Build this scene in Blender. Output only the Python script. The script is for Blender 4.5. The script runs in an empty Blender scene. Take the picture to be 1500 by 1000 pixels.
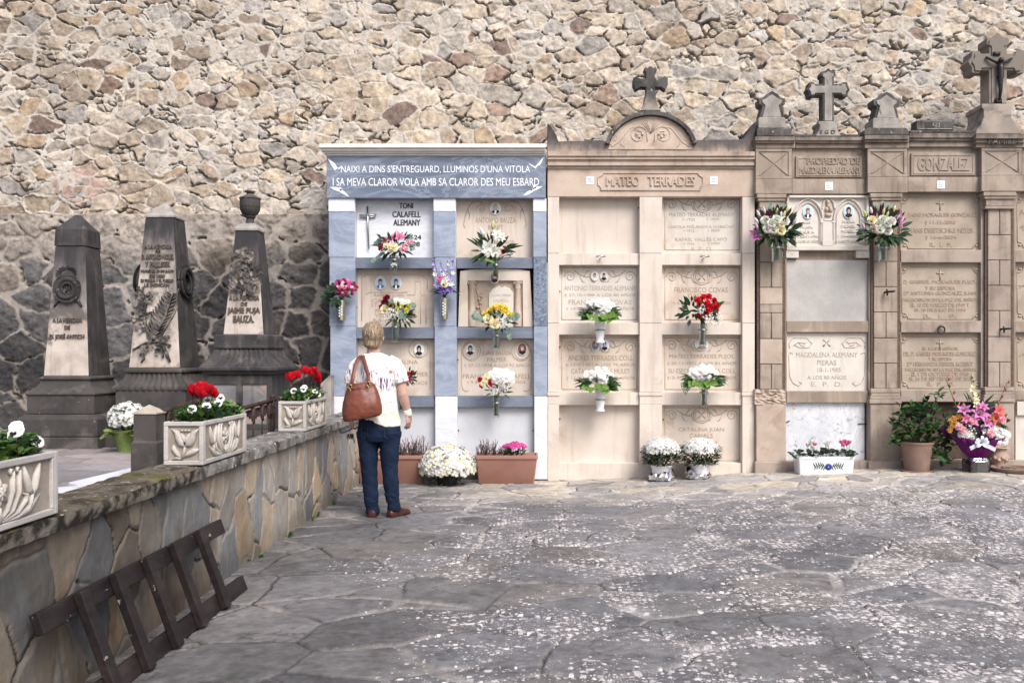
import bpy, math, random
import numpy as np
from mathutils import Vector, Matrix, Quaternion

random.seed(7)
PI = math.pi
R = math.radians
C = bpy.context.scene.collection

# ------------------------------------------------------------------ measures
K, VX, VY, H = 1280.0, 790.0, 520.0, 1.36     # focal length, vanishing point (photo pixels), eye height (m)
FY = 9.41                                     # distance of the tomb fronts


def W(px, py, d):
    return Vector(((px - VX) / K * d, d, H - (py - VY) / K * d))


def wx(px, d): return (px - VX) / K * d
def wz(py, d): return H - (py - VY) / K * d


def lin(c):
    c = c / 255.0
    return c / 12.92 if c <= 0.04045 else ((c + 0.055) / 1.055) ** 2.4


def col(r, g, b, k=1.0):
    return (lin(r) * k, lin(g) * k, lin(b) * k, 1.0)


DS = .66


def desat(c, k=None):
    k = DS if k is None else k
    g = .3 * c[0] + .59 * c[1] + .11 * c[2]
    return tuple(g + (x - g) * k for x in c[:3]) + (1.0,)


# ------------------------------------------------------------------ materials
class NT:
    def __init__(self, name):
        self.m = bpy.data.materials.new(name)
        self.m.use_nodes = True
        self.t = self.m.node_tree
        self.t.nodes.clear()
        self.out = self.t.nodes.new('ShaderNodeOutputMaterial')
        self.b = self.t.nodes.new('ShaderNodeBsdfPrincipled')
        self.t.links.new(self.b.outputs[0], self.out.inputs[0])

    def n(self, typ, **kw):
        nd = self.t.nodes.new('ShaderNode' + typ)
        for k, v in kw.items():
            setattr(nd, k, v)
        return nd

    def put(self, sock, v):
        if isinstance(v, bpy.types.NodeSocket):
            self.t.links.new(v, sock)
        else:
            sock.default_value = v

    def pos(self, scale=None):
        g = self.n('NewGeometry').outputs['Position']
        if scale is None:
            return g
        mp = self.n('VectorMath', operation='MULTIPLY')
        self.put(mp.inputs[0], g)
        mp.inputs[1].default_value = scale
        return mp.outputs[0]

    def noise(self, vec, scale, detail=5, rough=0.55, dist=0.0):
        nd = self.n('TexNoise')
        self.put(nd.inputs['Vector'], vec)
        nd.inputs['Scale'].default_value = scale
        nd.inputs['Detail'].default_value = detail
        nd.inputs['Roughness'].default_value = rough
        nd.inputs['Distortion'].default_value = dist
        return nd.outputs[0]

    def ramp(self, v, a, b, lo=0.0, hi=1.0):
        nd = self.n('MapRange', interpolation_type='SMOOTHSTEP')
        self.put(nd.inputs[0], v)
        nd.inputs[1].default_value = a
        nd.inputs[2].default_value = b
        nd.inputs[3].default_value = lo
        nd.inputs[4].default_value = hi
        return nd.outputs[0]

    def math(self, op, a, b=0.0):
        nd = self.n('Math', operation=op)
        self.put(nd.inputs[0], a)
        self.put(nd.inputs[1], b)
        return nd.outputs[0]

    def mix(self, f, a, b, mode='MIX'):
        nd = self.n('Mix', data_type='RGBA', blend_type=mode)
        self.put(nd.inputs[0], f)
        self.put(nd.inputs[6], a)
        self.put(nd.inputs[7], b)
        return nd.outputs[2]

    def bump(self, h, strength, dist=0.01):
        nd = self.n('Bump')
        nd.inputs['Strength'].default_value = strength
        nd.inputs['Distance'].default_value = dist
        self.put(nd.inputs['Height'], h)
        self.put(self.b.inputs['Normal'], nd.outputs[0])

    def done(self, c, rough=0.8, spec=0.3):
        self.put(self.b.inputs['Base Color'], c)
        self.put(self.b.inputs['Roughness'], rough)
        self.b.inputs['Specular IOR Level'].default_value = spec
        return self.m


def stone(name, c1, c2, scale=5, c3=None, s3=3, t3=(.55, .7), zs=None, rough=.85, bump=.3, bs=70,
          streak=None, speck=None, bd=.006):
    """c1/c2 mottled; c3 patches; zs=[(color, z0, z1, amp, nscale)] weathering by height; streak=(color, amount)."""
    t = NT(name)
    p = t.pos()
    c1, c2 = desat(c1), desat(c2)
    c3 = c3 and desat(c3)
    c = t.mix(t.ramp(t.noise(p, scale, 6), .33, .67), c1, c2)
    if c3:
        c = t.mix(t.ramp(t.noise(p, s3, 7, .65, .6), t3[0], t3[1]), c, c3)
    if streak:
        s = t.noise(t.pos((14, 14, 1.1)), 1.0, 5, .6)
        c = t.mix(t.ramp(s, .5, .72, 0, streak[1]), c, desat(streak[0]))
    for zc, z0, z1, amp, ns in (zs or []):
        sx = t.n('SeparateXYZ')
        t.put(sx.inputs[0], p)
        nz = t.noise(t.pos((ns, ns, ns * .35)), 1.0, 6, .65)
        v = t.math('ADD', sx.outputs[2], t.math('MULTIPLY', t.math('SUBTRACT', nz, .5), amp))
        c = t.mix(t.ramp(v, z0, z1), c, zc)
    if speck:
        c = t.mix(t.ramp(t.noise(p, speck[1], 3, .5), speck[2], speck[2] + .05), c, speck[0])
    fine = t.noise(p, bs * 2.2, 3)
    c = t.mix(t.ramp(fine, .3, .7, .0, .35), c, t.mix(.5, c, (0.02, .02, .02, 1)))
    h = t.math('ADD', t.noise(p, bs * .25, 6, .6), t.math('MULTIPLY', fine, .25))
    t.bump(h, bump, bd)
    return t.done(c, rough, .25)


def plain(name, c, rough=.6, metal=0.0, var=.15, spec=.3, nscale=30, bump=0):
    t = NT(name)
    p = t.pos()
    n = t.noise(p, nscale, 3)
    dark = tuple(x * (1 - var * 1.6) for x in c[:3]) + (1,)
    lite = tuple(min(1, x * (1 + var)) for x in c[:3]) + (1,)
    t.b.inputs['Metallic'].default_value = metal
    if bump:
        t.bump(n, bump, .004)
    return t.done(t.mix(t.ramp(n, .3, .7), dark, lite), rough, spec)


def petal_mat(name, c, var=.2, trans=.25):
    """thin petal or leaf: diffuse with some light let through"""
    t = NT(name)
    p = t.pos()
    n = t.noise(p, 45, 2)
    dark = tuple(x * (1 - var) for x in c[:3]) + (1,)
    lite = tuple(min(.95, x * (1 + var)) for x in c[:3]) + (1,)
    cc = t.mix(t.ramp(n, .3, .7), dark, lite)
    t.done(cc, .55, .25)
    tr = t.n('BsdfTranslucent')
    t.put(tr.inputs[0], cc)
    ms = t.n('MixShader')
    ms.inputs[0].default_value = trans
    t.t.links.new(t.b.outputs[0], ms.inputs[1])
    t.t.links.new(tr.outputs[0], ms.inputs[2])
    t.t.links.new(ms.outputs[0], t.out.inputs[0])
    return t.m


def glass_mat(name, tint=(.93, .97, .95, 1), gl=.12):
    t = NT(name)
    tr = t.n('BsdfTransparent')
    tr.inputs[0].default_value = tint
    go = t.n('BsdfGlossy')
    go.inputs['Roughness'].default_value = .05
    lw = t.n('LayerWeight')
    lw.inputs[0].default_value = .35
    f = t.math('ADD', t.math('MULTIPLY', lw.outputs['Facing'], .75), gl)
    ms = t.n('MixShader')
    t.put(ms.inputs[0], f)
    t.t.links.new(tr.outputs[0], ms.inputs[1])
    t.t.links.new(go.outputs[0], ms.inputs[2])
    t.t.links.new(ms.outputs[0], t.out.inputs[0])
    return t.m


# ------------------------------------------------------------------ mesh builder
class MB:
    def __init__(self):
        self.v, self.f, self.m = [], [], []
        self.mi = 0

    def add(self, vs, fs, mi=None):
        o = len(self.v)
        self.v += [tuple(x) for x in vs]
        k = self.mi if mi is None else mi
        for f in fs:
            self.f.append(tuple(i + o for i in f))
            self.m.append(k)

    def box(self, x0, x1, y0, y1, z0, z1, mi=None):
        self.add([(x0, y0, z0), (x1, y0, z0), (x1, y1, z0), (x0, y1, z0),
                  (x0, y0, z1), (x1, y0, z1), (x1, y1, z1), (x0, y1, z1)],
                 [(0, 3, 2, 1), (4, 5, 6, 7), (0, 1, 5, 4), (1, 2, 6, 5), (2, 3, 7, 6), (3, 0, 4, 7)], mi)

    def fbox(self, px0, px1, py0, py1, off, back, mi=None):
        """box given by photo pixels of its front face, standing 'off' metres behind the tomb front plane"""
        d = FY + off
        self.box(wx(px0, d), wx(px1, d), d, d + back, wz(py1, d), wz(py0, d), mi)

    def quad(self, a, b, c, d, mi=None):
        self.add([a, b, c, d], [(0, 1, 2, 3)], mi)

    def prism(self, outline, y0, y1, mi=None):
        """outline of (x, z) counter-clockwise seen from -Y, extruded from y0 (front) to y1"""
        n = len(outline)
        vs = [(x, y0, z) for x, z in outline] + [(x, y1, z) for x, z in outline]
        fs = [tuple(range(n)), tuple(range(2 * n - 1, n - 1, -1))]
        for i in range(n):
            j = (i + 1) % n
            fs.append((i, i + n, j + n, j))
        self.add(vs, fs, mi)

    def rings(self, rs, cap=True, mi=None, closed=True):
        n = len(rs[0])
        vs = [p for r in rs for p in r]
        fs = []
        for k in range(len(rs) - 1):
            for i in range(n if closed else n - 1):
                j = (i + 1) % n
                fs.append((k * n + i, k * n + j, (k + 1) * n + j, (k + 1) * n + i))
        if cap:
            fs.append(tuple(range(n - 1, -1, -1)))
            fs.append(tuple((len(rs) - 1) * n + i for i in range(n)))
        self.add(vs, fs, mi)

    def lathe(self, prof, c, seg=20, cap=True, mi=None, flute=0, sq=None):
        """prof list of (r, z) from bottom to top about the vertical axis at c"""
        rs = []
        for r, z in prof:
            ring = []
            for i in range(seg):
                a = 2 * PI * i / seg
                rr = r * (1 + flute * (1 if i % 2 else -1))
                if sq:
                    rr = r / max(abs(math.cos(a)), abs(math.sin(a))) if sq == 1 else rr
                ring.append((c[0] + rr * math.cos(a), c[1] + rr * math.sin(a), c[2] + z))
            rs.append(ring)
        self.rings(rs, cap, mi)

    def frus(self, levels, cx, cy, mi=None, cap=True):
        """square stacked frustum: levels of (half_x, half_y, z)"""
        rs = [[(cx - a, cy - b, z), (cx + a, cy - b, z), (cx + a, cy + b, z), (cx - a, cy + b, z)] for a, b, z in levels]
        self.rings(rs, cap, mi)

    def tube(self, pts, rad, seg=6, mi=None, cap=True, up=None):
        """tube through pts; rad a number, list, or list of (a, b) with a along the side vector and b along the normal"""
        pts = [Vector(p) for p in pts]
        n = len(pts)
        if not isinstance(rad, (list, tuple)):
            rad = [rad] * n
        rs = []
        prev = None
        for i in range(n):
            t = (pts[min(i + 1, n - 1)] - pts[max(i - 1, 0)])
            if t.length < 1e-9:
                t = Vector((0, 0, 1))
            t.normalize()
            if prev is None:
                ref = Vector(up) if up is not None else (Vector((0, 0, 1)) if abs(t.z) < .9 else Vector((0, 1, 0)))
                s = t.cross(ref)
                s.normalize()
            else:
                s = prev - t * prev.dot(t)
                if s.length < 1e-6:
                    s = t.orthogonal()
                s.normalize()
            prev = s
            b = s.cross(t)
            ra, rb = rad[i] if isinstance(rad[i], (list, tuple)) else (rad[i], rad[i])
            rs.append([pts[i] + s * (ra * math.cos(2 * PI * k / seg)) + b * (rb * math.sin(2 * PI * k / seg)) for k in range(seg)])
        self.rings(rs, cap, mi)

    def ball(self, c, r, seg=8, rows=5, mi=None, sc=(1, 1, 1)):
        rs = []
        for j in range(1, rows):
            a = -PI / 2 + PI * j / rows
            rs.append([(c[0] + sc[0] * r * math.cos(a) * math.cos(2 * PI * i / seg),
                        c[1] + sc[1] * r * math.cos(a) * math.sin(2 * PI * i / seg),
                        c[2] + sc[2] * r * math.sin(a)) for i in range(seg)])
        n = seg
        vs = [p for q in rs for p in q] + [(c[0], c[1], c[2] - r * sc[2]), (c[0], c[1], c[2] + r * sc[2])]
        fs = []
        for k in range(len(rs) - 1):
            for i in range(n):
                j = (i + 1) % n
                fs.append((k * n + i, k * n + j, (k + 1) * n + j, (k + 1) * n + i))
        b, t = len(vs) - 2, len(vs) - 1
        for i in range(n):
            fs.append((b, (i + 1) % n, i))
            fs.append(((len(rs) - 1) * n + i, (len(rs) - 1) * n + (i + 1) % n, t))
        self.add(vs, fs, mi)

    def ridge(self, O, U, V, N, pts, wid, hgt, mi=None):
        """carved ridge on a plane: pts (u,v), half widths wid (list or number), height hgt"""
        n = len(pts)
        if not isinstance(wid, (list, tuple)):
            wid = [wid] * n
        O, U, V, N = Vector(O), Vector(U), Vector(V), Vector(N)
        rs = []
        prof = [(-1, -.15), (-.8, .55), (-.3, .95), (.3, .95), (.8, .55), (1, -.15)]
        for i in range(n):
            a = Vector(pts[max(i - 1, 0)])
            b = Vector(pts[min(i + 1, n - 1)])
            t = (b - a)
            if t.length < 1e-9:
                t = Vector((1, 0))
            t.normalize()
            s = Vector((-t.y, t.x))
            w = max(wid[i], 1e-4)
            k = min(1, w / (max(wid) * .5 + 1e-9))
            ring = []
            for q, h in prof:
                uv = Vector(pts[i]) + s * (q * w)
                ring.append(O + U * uv.x + V * uv.y + N * (h * hgt * (.35 + .65 * k)))
            rs.append(ring)
        self.rings(rs, True, mi, closed=True)


def world_off(parent):
    o = Vector((0, 0, 0))
    while parent is not None:
        o += parent.location
        parent = parent.parent
    return o


def part(name, mb, mats, parent=None, smooth=False, bevel=0, label=None, angle=None):
    if not isinstance(mats, (list, tuple)):
        mats = [mats]
    me = bpy.data.meshes.new(name)
    off = world_off(parent)
    if parent is not None:
        vs = [(x - off.x, y - off.y, z - off.z) for x, y, z in mb.v]
    else:
        vs = mb.v
    me.from_pydata(vs, [], mb.f)
    for m in mats:
        me.materials.append(m)
    if len(mats) > 1:
        me.polygons.foreach_set('material_index', mb.m)
    if smooth:
        me.polygons.foreach_set('use_smooth', [True] * len(me.polygons))
        if angle:
            me.set_sharp_from_angle(angle=R(angle))
    me.update()
    o = bpy.data.objects.new(name, me)
    C.objects.link(o)
    if parent is not None:
        o.parent = parent
    if bevel:
        b = o.modifiers.new('bevel', 'BEVEL')
        b.width = bevel
        b.segments = 2
        b.limit_method = 'ANGLE'
        b.angle_limit = R(40)
    if label:
        o['label'] = label
    return o


def thing(name, label, cat, loc, group=None):
    o = bpy.data.objects.new(name, None)
    o.empty_display_size = .1
    C.objects.link(o)
    o.location = loc
    o['label'] = label
    o['category'] = cat
    if group:
        o['group'] = group
    return o


def tag(o, label=None, cat=None, group=None, kind=None):
    if label: o['label'] = label
    if cat: o['category'] = cat
    if group: o['group'] = group
    if kind: o['kind'] = kind
    return o


# ------------------------------------------------------------------ lettering
_glyphs = {}


def text_geo(s, bold=0.0):
    key = (s, bold)
    if key not in _glyphs:
        cu = bpy.data.curves.new('lettering', 'FONT')
        cu.body = s
        cu.extrude = .5
        cu.resolution_u = 3
        o = bpy.data.objects.new('lettering', cu)
        C.objects.link(o)
        dg = bpy.context.evaluated_depsgraph_get()
        dg.update()
        me = bpy.data.meshes.new_from_object(o.evaluated_get(dg))
        vs = np.array([v.co[:] for v in me.vertices]) if len(me.vertices) else np.zeros((0, 3))
        fs = [tuple(p.vertices) for p in me.polygons]
        bpy.data.objects.remove(o)
        bpy.data.curves.remove(cu)
        bpy.data.meshes.remove(me)
        _glyphs[key] = (vs, fs)
    return _glyphs[key]


def letters(mb, s, O, U, V, N, w, h, depth, bold=0.0, mi=None):
    """write s centred at O, w wide and h high on the plane U,V, raised by depth along N"""
    vs, fs = text_geo(s, bold)
    if not len(vs):
        return
    lo, hi = vs.min(0), vs.max(0)
    cx, cy = (lo[0] + hi[0]) / 2, (lo[1] + hi[1]) / 2
    sx = w / max(hi[0] - lo[0], 1e-6)
    sy = h / max(hi[1] - lo[1], 1e-6)
    if len(s) <= 2:
        sx = min(sx, sy * 1.1)
    O, U, V, N = Vector(O), Vector(U), Vector(V), Vector(N)
    if bold:      # heavier letters: a second pass a hair to the side and prouder
        O = O - U * (h * .035)
        O2 = O + U * (h * .07)
        mb.add([O2 + U * ((x - cx) * sx) + V * ((y - cy) * sy) + N * ((z + .5) * depth * 1.08 - .0012) for x, y, z in vs], fs, mi)
    out = [O + U * ((x - cx) * sx) + V * ((y - cy) * sy) + N * ((z + .5) * depth - .0015) for x, y, z in vs]
    mb.add(out, fs, mi)


def ftext(mb, s, pcx, pcy, pw, ph, off, depth=.004, bold=0.0, mi=None):
    d = FY + off
    letters(mb, s, (wx(pcx, d), d, wz(pcy, d)), (1, 0, 0), (0, 0, 1), (0, -1, 0), pw * d / K, ph * d / K, depth, bold, mi)


# ------------------------------------------------------------------ numpy noise and stones
def vnoise(x, y, seed):
    rs = np.random.RandomState(seed)
    n = 256
    tab = rs.rand(n, n)
    xi = np.floor(x).astype(int)
    yi = np.floor(y).astype(int)
    fx = x - xi
    fy = y - yi
    fx = fx * fx * (3 - 2 * fx)
    fy = fy * fy * (3 - 2 * fy)
    a = tab[xi % n, yi % n]
    b = tab[(xi + 1) % n, yi % n]
    c = tab[xi % n, (yi + 1) % n]
    d = tab[(xi + 1) % n, (yi + 1) % n]
    return (a * (1 - fx) + b * fx) * (1 - fy) + (c * (1 - fx) + d * fx) * fy


def fbm(x, y, seed, oct=4, gain=.5):
    s = np.zeros_like(x)
    a, t = 1.0, 0.0
    for k in range(oct):
        s += a * vnoise(x * 2 ** k + 17.3 * k, y * 2 ** k + 9.1 * k, seed + k)
        t += a
        a *= gain
    return s / t


def sstep(a, b, x):
    t = np.clip((x - a) / (b - a), 0, 1)
    return t * t * (3 - 2 * t)


def voronoi(u, v, cu, cv, seed, drop=.2, jit=.8, wmax=.25, stagger=.5):
    """weighted cells: returns cell id, distance to the cell edge (m), local u, local v (m)"""
    rs = np.random.RandomState(seed)
    n = 128
    ju = (rs.rand(n, n) - .5) * jit
    jv = (rs.rand(n, n) - .5) * jit
    ww = rs.rand(n, n) * wmax
    ww[rs.rand(n, n) < drop] = -9
    a = u / cu
    b = v / cv
    bi = np.floor(b).astype(int)
    best = np.full(a.shape, 1e9)
    bid = np.zeros(a.shape, int)
    bu = np.zeros(a.shape)
    bv = np.zeros(a.shape)
    offs = [(i, j) for i in range(-3, 4) for j in range(-2, 3)]

    def site(i, j):
        jj = bi + j
        st = (jj % 2) * stagger
        ii = np.floor(a - st).astype(int) + i
        return ii + st + .5 + ju[ii % n, jj % n], jj + .5 + jv[ii % n, jj % n], ww[ii % n, jj % n], (ii % n) * n + (jj % n)

    for i, j in offs:
        su, sv, w, sid = site(i, j)
        d = (a - su) ** 2 + (b - sv) ** 2 - w
        k = d < best
        best[k] = d[k]
        bid[k] = sid[k]
        bu[k] = su[k]
        bv[k] = sv[k]
    edge = np.full(a.shape, 1e9)
    for i, j in offs:
        su, sv, w, sid = site(i, j)
        d = (a - su) ** 2 + (b - sv) ** 2 - w
        L = np.sqrt((su - bu) ** 2 + (sv - bv) ** 2)
        e = (d - best) / (2 * L + 1e-9)
        e[(sid == bid) | (w < -5)] = 1e9
        edge = np.minimum(edge, e)
    return bid, edge * min(cu, cv), (a - bu) * cu, (b - bv) * cv


def per(seed, lo=0.0, hi=1.0):
    return lo + (hi - lo) * np.random.RandomState(seed).rand(128 * 128)


def facets(bid, lu, lv, seed, k=4, slope=.45, span=.05):
    h = np.full(lu.shape, 1e9)
    for q in range(k):
        g = per(seed + q * 3, -slope, slope)[bid]
        g2 = per(seed + q * 3 + 1, -slope, slope)[bid]
        c = per(seed + q * 3 + 2, 0, span)[bid]
        h = np.minimum(h, c + g * lu + g2 * lv)
    return h


def field_mesh(name, P, colr, mat, extra=None, skirt=None):
    """grid P (n, m, 3) with a colour per point; skirt = vector added to a copy of the border to give thickness"""
    n, m = P.shape[:2]
    idx = np.arange(n * m).reshape(n, m)
    q = np.stack([idx[:-1, :-1], idx[:-1, 1:], idx[1:, 1:], idx[1:, :-1]], -1).reshape(-1, 4)
    V = P.reshape(-1, 3)
    colr = colr.reshape(-1, 3)
    if skirt is not None:
        border = np.concatenate([idx[0, :], idx[1:, -1], idx[-1, -2::-1], idx[-2:0:-1, 0]])
        b0 = len(V)
        V = np.concatenate([V, V[border] + np.array(skirt)])
        colr = np.concatenate([colr, colr[border]])
        k = np.arange(len(border))
        k2 = (k + 1) % len(border)
        sq = np.stack([border[k], b0 + k, b0 + k2, border[k2]], -1)
        q = np.concatenate([q, sq])
    me = bpy.data.meshes.new(name)
    me.vertices.add(len(V))
    me.vertices.foreach_set('co', V.astype(np.float32).ravel())
    me.loops.add(len(q) * 4)
    me.loops.foreach_set('vertex_index', q.astype(np.int32).ravel())
    me.polygons.add(len(q))
    me.polygons.foreach_set('loop_start', (np.arange(len(q)) * 4).astype(np.int32))
    me.polygons.foreach_set('use_smooth', np.ones(len(q), bool))
    at = me.attributes.new('Col', 'FLOAT_COLOR', 'POINT')
    rgba = np.ones((len(V), 4), np.float32)
    rgba[:, :3] = colr
    at.data.foreach_set('color', rgba.ravel())
    for nm, arr in (extra or {}).items():
        a2 = me.attributes.new(nm, 'FLOAT', 'POINT')
        full = np.zeros(len(V), np.float32)
        full[:arr.size] = arr.ravel()
        a2.data.foreach_set('value', full)
    me.materials.append(mat)
    me.update(calc_edges=True)
    me.validate()
    o = bpy.data.objects.new(name, me)
    C.objects.link(o)
    return o


def pal(colors, weights, bid, seed):
    rs = np.random.RandomState(seed)
    w = np.array(weights, float)
    pick = rs.choice(len(colors), 128 * 128, p=w / w.sum())
    cl = np.array([desat((lin(a), lin(b), lin(c)), .68)[:3] for a, b, c in colors])
    k = (rs.rand(128 * 128) * .36 + .82)[:, None]
    return (cl[pick] * k)[bid]


def L3(r, g, b): return np.array(desat((lin(r), lin(g), lin(b)), .68)[:3])
EXPOSURE = .9
# ------------------------------------------------------------------ camera, light, sky
sc = bpy.context.scene
cam = bpy.data.cameras.new('camera')
cam.sensor_fit = 'HORIZONTAL'
cam.sensor_width = 36
cam.lens = 36 * K / 1500
cam.shift_x = (750 - VX) / 1500
cam.shift_y = (VY - 500) / 1500
cam.clip_start = .1
cam.clip_end = 400
co = bpy.data.objects.new('camera', cam)
C.objects.link(co)
co.location = (0, 0, H)
co.rotation_euler = (PI / 2, 0, 0)
sc.camera = co

SUN_EL, SUN_AZ = R(48), R(150)      # azimuth clockwise from +Y (north): behind the camera, to the right
wd = bpy.data.worlds.new('World')
sc.world = wd
wd.use_nodes = True
nt = wd.node_tree
bg = nt.nodes['Background']
sky = nt.nodes.new('ShaderNodeTexSky')
sky.sky_type = 'NISHITA'
sky.sun_disc = False
sky.sun_elevation = SUN_EL
sky.sun_rotation = SUN_AZ
sky.air_density = 1.0
sky.dust_density = 4.0
sky.ozone_density = .6
nt.links.new(sky.outputs[0], bg.inputs[0])
bg.inputs[1].default_value = .11
sl = bpy.data.lights.new('sun', 'SUN')
sl.energy = 1.7
sl.angle = R(28)
sl.color = (1, .985, .97)
so = bpy.data.objects.new('sun', sl)
C.objects.link(so)
so.location = (4, -4, 9)
to_sun = Vector((math.sin(SUN_AZ) * math.cos(SUN_EL), math.cos(SUN_AZ) * math.cos(SUN_EL), math.sin(SUN_EL)))
so.rotation_euler = (-to_sun).to_track_quat('-Z', 'Y').to_euler()
sc.view_settings.view_transform = 'Standard'
sc.view_settings.look = 'None'
sc.view_settings.exposure = EXPOSURE
sc.view_settings.gamma = 1
sc.cycles.use_adaptive_sampling = False
sc.render.filter_size = 1.2
sc.cycles.max_bounces = 6
sc.cycles.transparent_max_bounces = 12
sc.cycles.caustics_reflective = False
sc.cycles.caustics_refractive = False

# ------------------------------------------------------------------ masonry material (per stone colour carried by the mesh)


def masonry_mat(name, bump=.35, mott=.35, bs=40, spk=None, rough=.88, lichen=False, moss=False, edge=None):
    t = NT(name)
    p = t.pos()
    at = t.n('Attribute', attribute_name='Col')
    c = at.outputs['Color']
    n1 = t.noise(p, 9, 7, .65, .3)
    n2 = t.noise(p, bs, 5, .65)
    c = t.mix(t.ramp(n1, .3, .7, mott, 0), c, t.mix(1.0, c, (.42, .40, .40, 1), 'MULTIPLY'))
    c = t.mix(t.ramp(n2, .35, .75, 0, mott), c, t.mix(1.0, c, (1.42, 1.38, 1.34, 1), 'MULTIPLY'))
    rust = t.noise(p, 5, 5, .6, .8)
    c = t.mix(t.ramp(rust, .6, .75, 0, mott * .7), c, t.mix(1.0, c, (1.08, .9, .76, 1), 'MULTIPLY'))
    if spk:
        c = t.mix(t.ramp(t.noise(p, 60, 4, .6), spk[1], spk[1] + .04), c, spk[0])
    if lichen:
        la = t.n('Attribute', attribute_name='lich').outputs['Fac']
        wob = t.n('VectorMath', operation='ADD')
        nz = t.n('TexNoise')
        t.put(nz.inputs['Vector'], p)
        nz.inputs['Scale'].default_value = 22
        sc_ = t.n('VectorMath', operation='SCALE')
        t.put(sc_.inputs[0], nz.outputs['Color'])
        sc_.inputs['Scale'].default_value = .020
        t.put(wob.inputs[0], p)
        t.put(wob.inputs[1], sc_.outputs[0])
        for scale, k, cc in ((14, .30, (lin(200), lin(193), lin(191), 1)), (21, .36, (lin(212), lin(205), lin(203), 1)),
                             (34, .42, (lin(202), lin(194), lin(192), 1)), (75, .44, (lin(188), lin(180), lin(177), 1))):
            vo = t.n('TexVoronoi', feature='F1', voronoi_dimensions='2D')
            t.put(vo.inputs['Vector'], wob.outputs[0])
            vo.inputs['Scale'].default_value = scale
            vo.inputs['Randomness'].default_value = .9
            sp = t.n('SeparateColor')
            t.put(sp.inputs[0], vo.outputs['Color'])
            thr = t.math('MULTIPLY', t.ramp(t.math('SUBTRACT', la, t.math('MULTIPLY', sp.outputs[0], .95)), -.05, .35), k)
            f = t.ramp(t.math('SUBTRACT', thr, vo.outputs['Distance']), .0, .12)
            f = t.math('MULTIPLY', t.math('MULTIPLY', f, t.ramp(t.noise(p, 110, 3), .25, .6, .4, 1.0)), t.ramp(sp.outputs[1], 0, .7, .35, 1.0))
            c = t.mix(f, c, cc)
        oc = t.noise(p, 8, 6, .7, .5)
        f = t.math('MULTIPLY', t.ramp(oc, .62, .72), t.ramp(t.noise(p, 70, 3), .5, .6, 0, .7))
        c = t.mix(f, c, (lin(140), lin(120), lin(92), 1))
        # pale roundish wear left by shoes and lichen dust
        f = t.math('MULTIPLY', t.ramp(t.noise(t.pos((1, .6, 1)), 3.2, 7, .7, .4), .5, .68), t.math('MULTIPLY', la, .45))
        c = t.mix(f, c, (lin(160), lin(153), lin(150), 1))
    h = t.math('ADD', t.noise(p, bs * .6, 7, .65), t.math('MULTIPLY', t.noise(p, bs * 3, 3), .2))
    t.bump(h, bump, .012)
    return t.done(c, rough, .25)


M = {}
M['rubble'] = masonry_mat('rubble stone', .42, .34, 34)
M['base'] = masonry_mat('dark base stone', .6, .45, 30, ((.28, .26, .24, 1), .70))
M['clad'] = masonry_mat('split slate cladding', .18, .3, 45)
M['pave'] = masonry_mat('slate paving', .7, .5, 34, lichen=True, rough=.72)
M['terr'] = masonry_mat('terrace paving', .3, .35, 40)


def spaced(a, b, s, far_lo, far_hi):
    core = np.arange(a, b + 1e-6, s)
    lo = [a - d for d in (.5, 2, 8, 40) if a - d > far_lo] + [far_lo]
    hi = [b + d for d in (.5, 2, 8, 40) if b + d < far_hi] + [far_hi]
    return np.concatenate([sorted(lo), core, hi])


def ground_z(x, y):
    return .15 * sstep(-.3, 4.4, np.asarray(x, float)) * sstep(5.5, 9.1, np.asarray(y, float))


def gz(x, y):
    return float(ground_z(np.array([x]), np.array([y]))[0])


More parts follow.
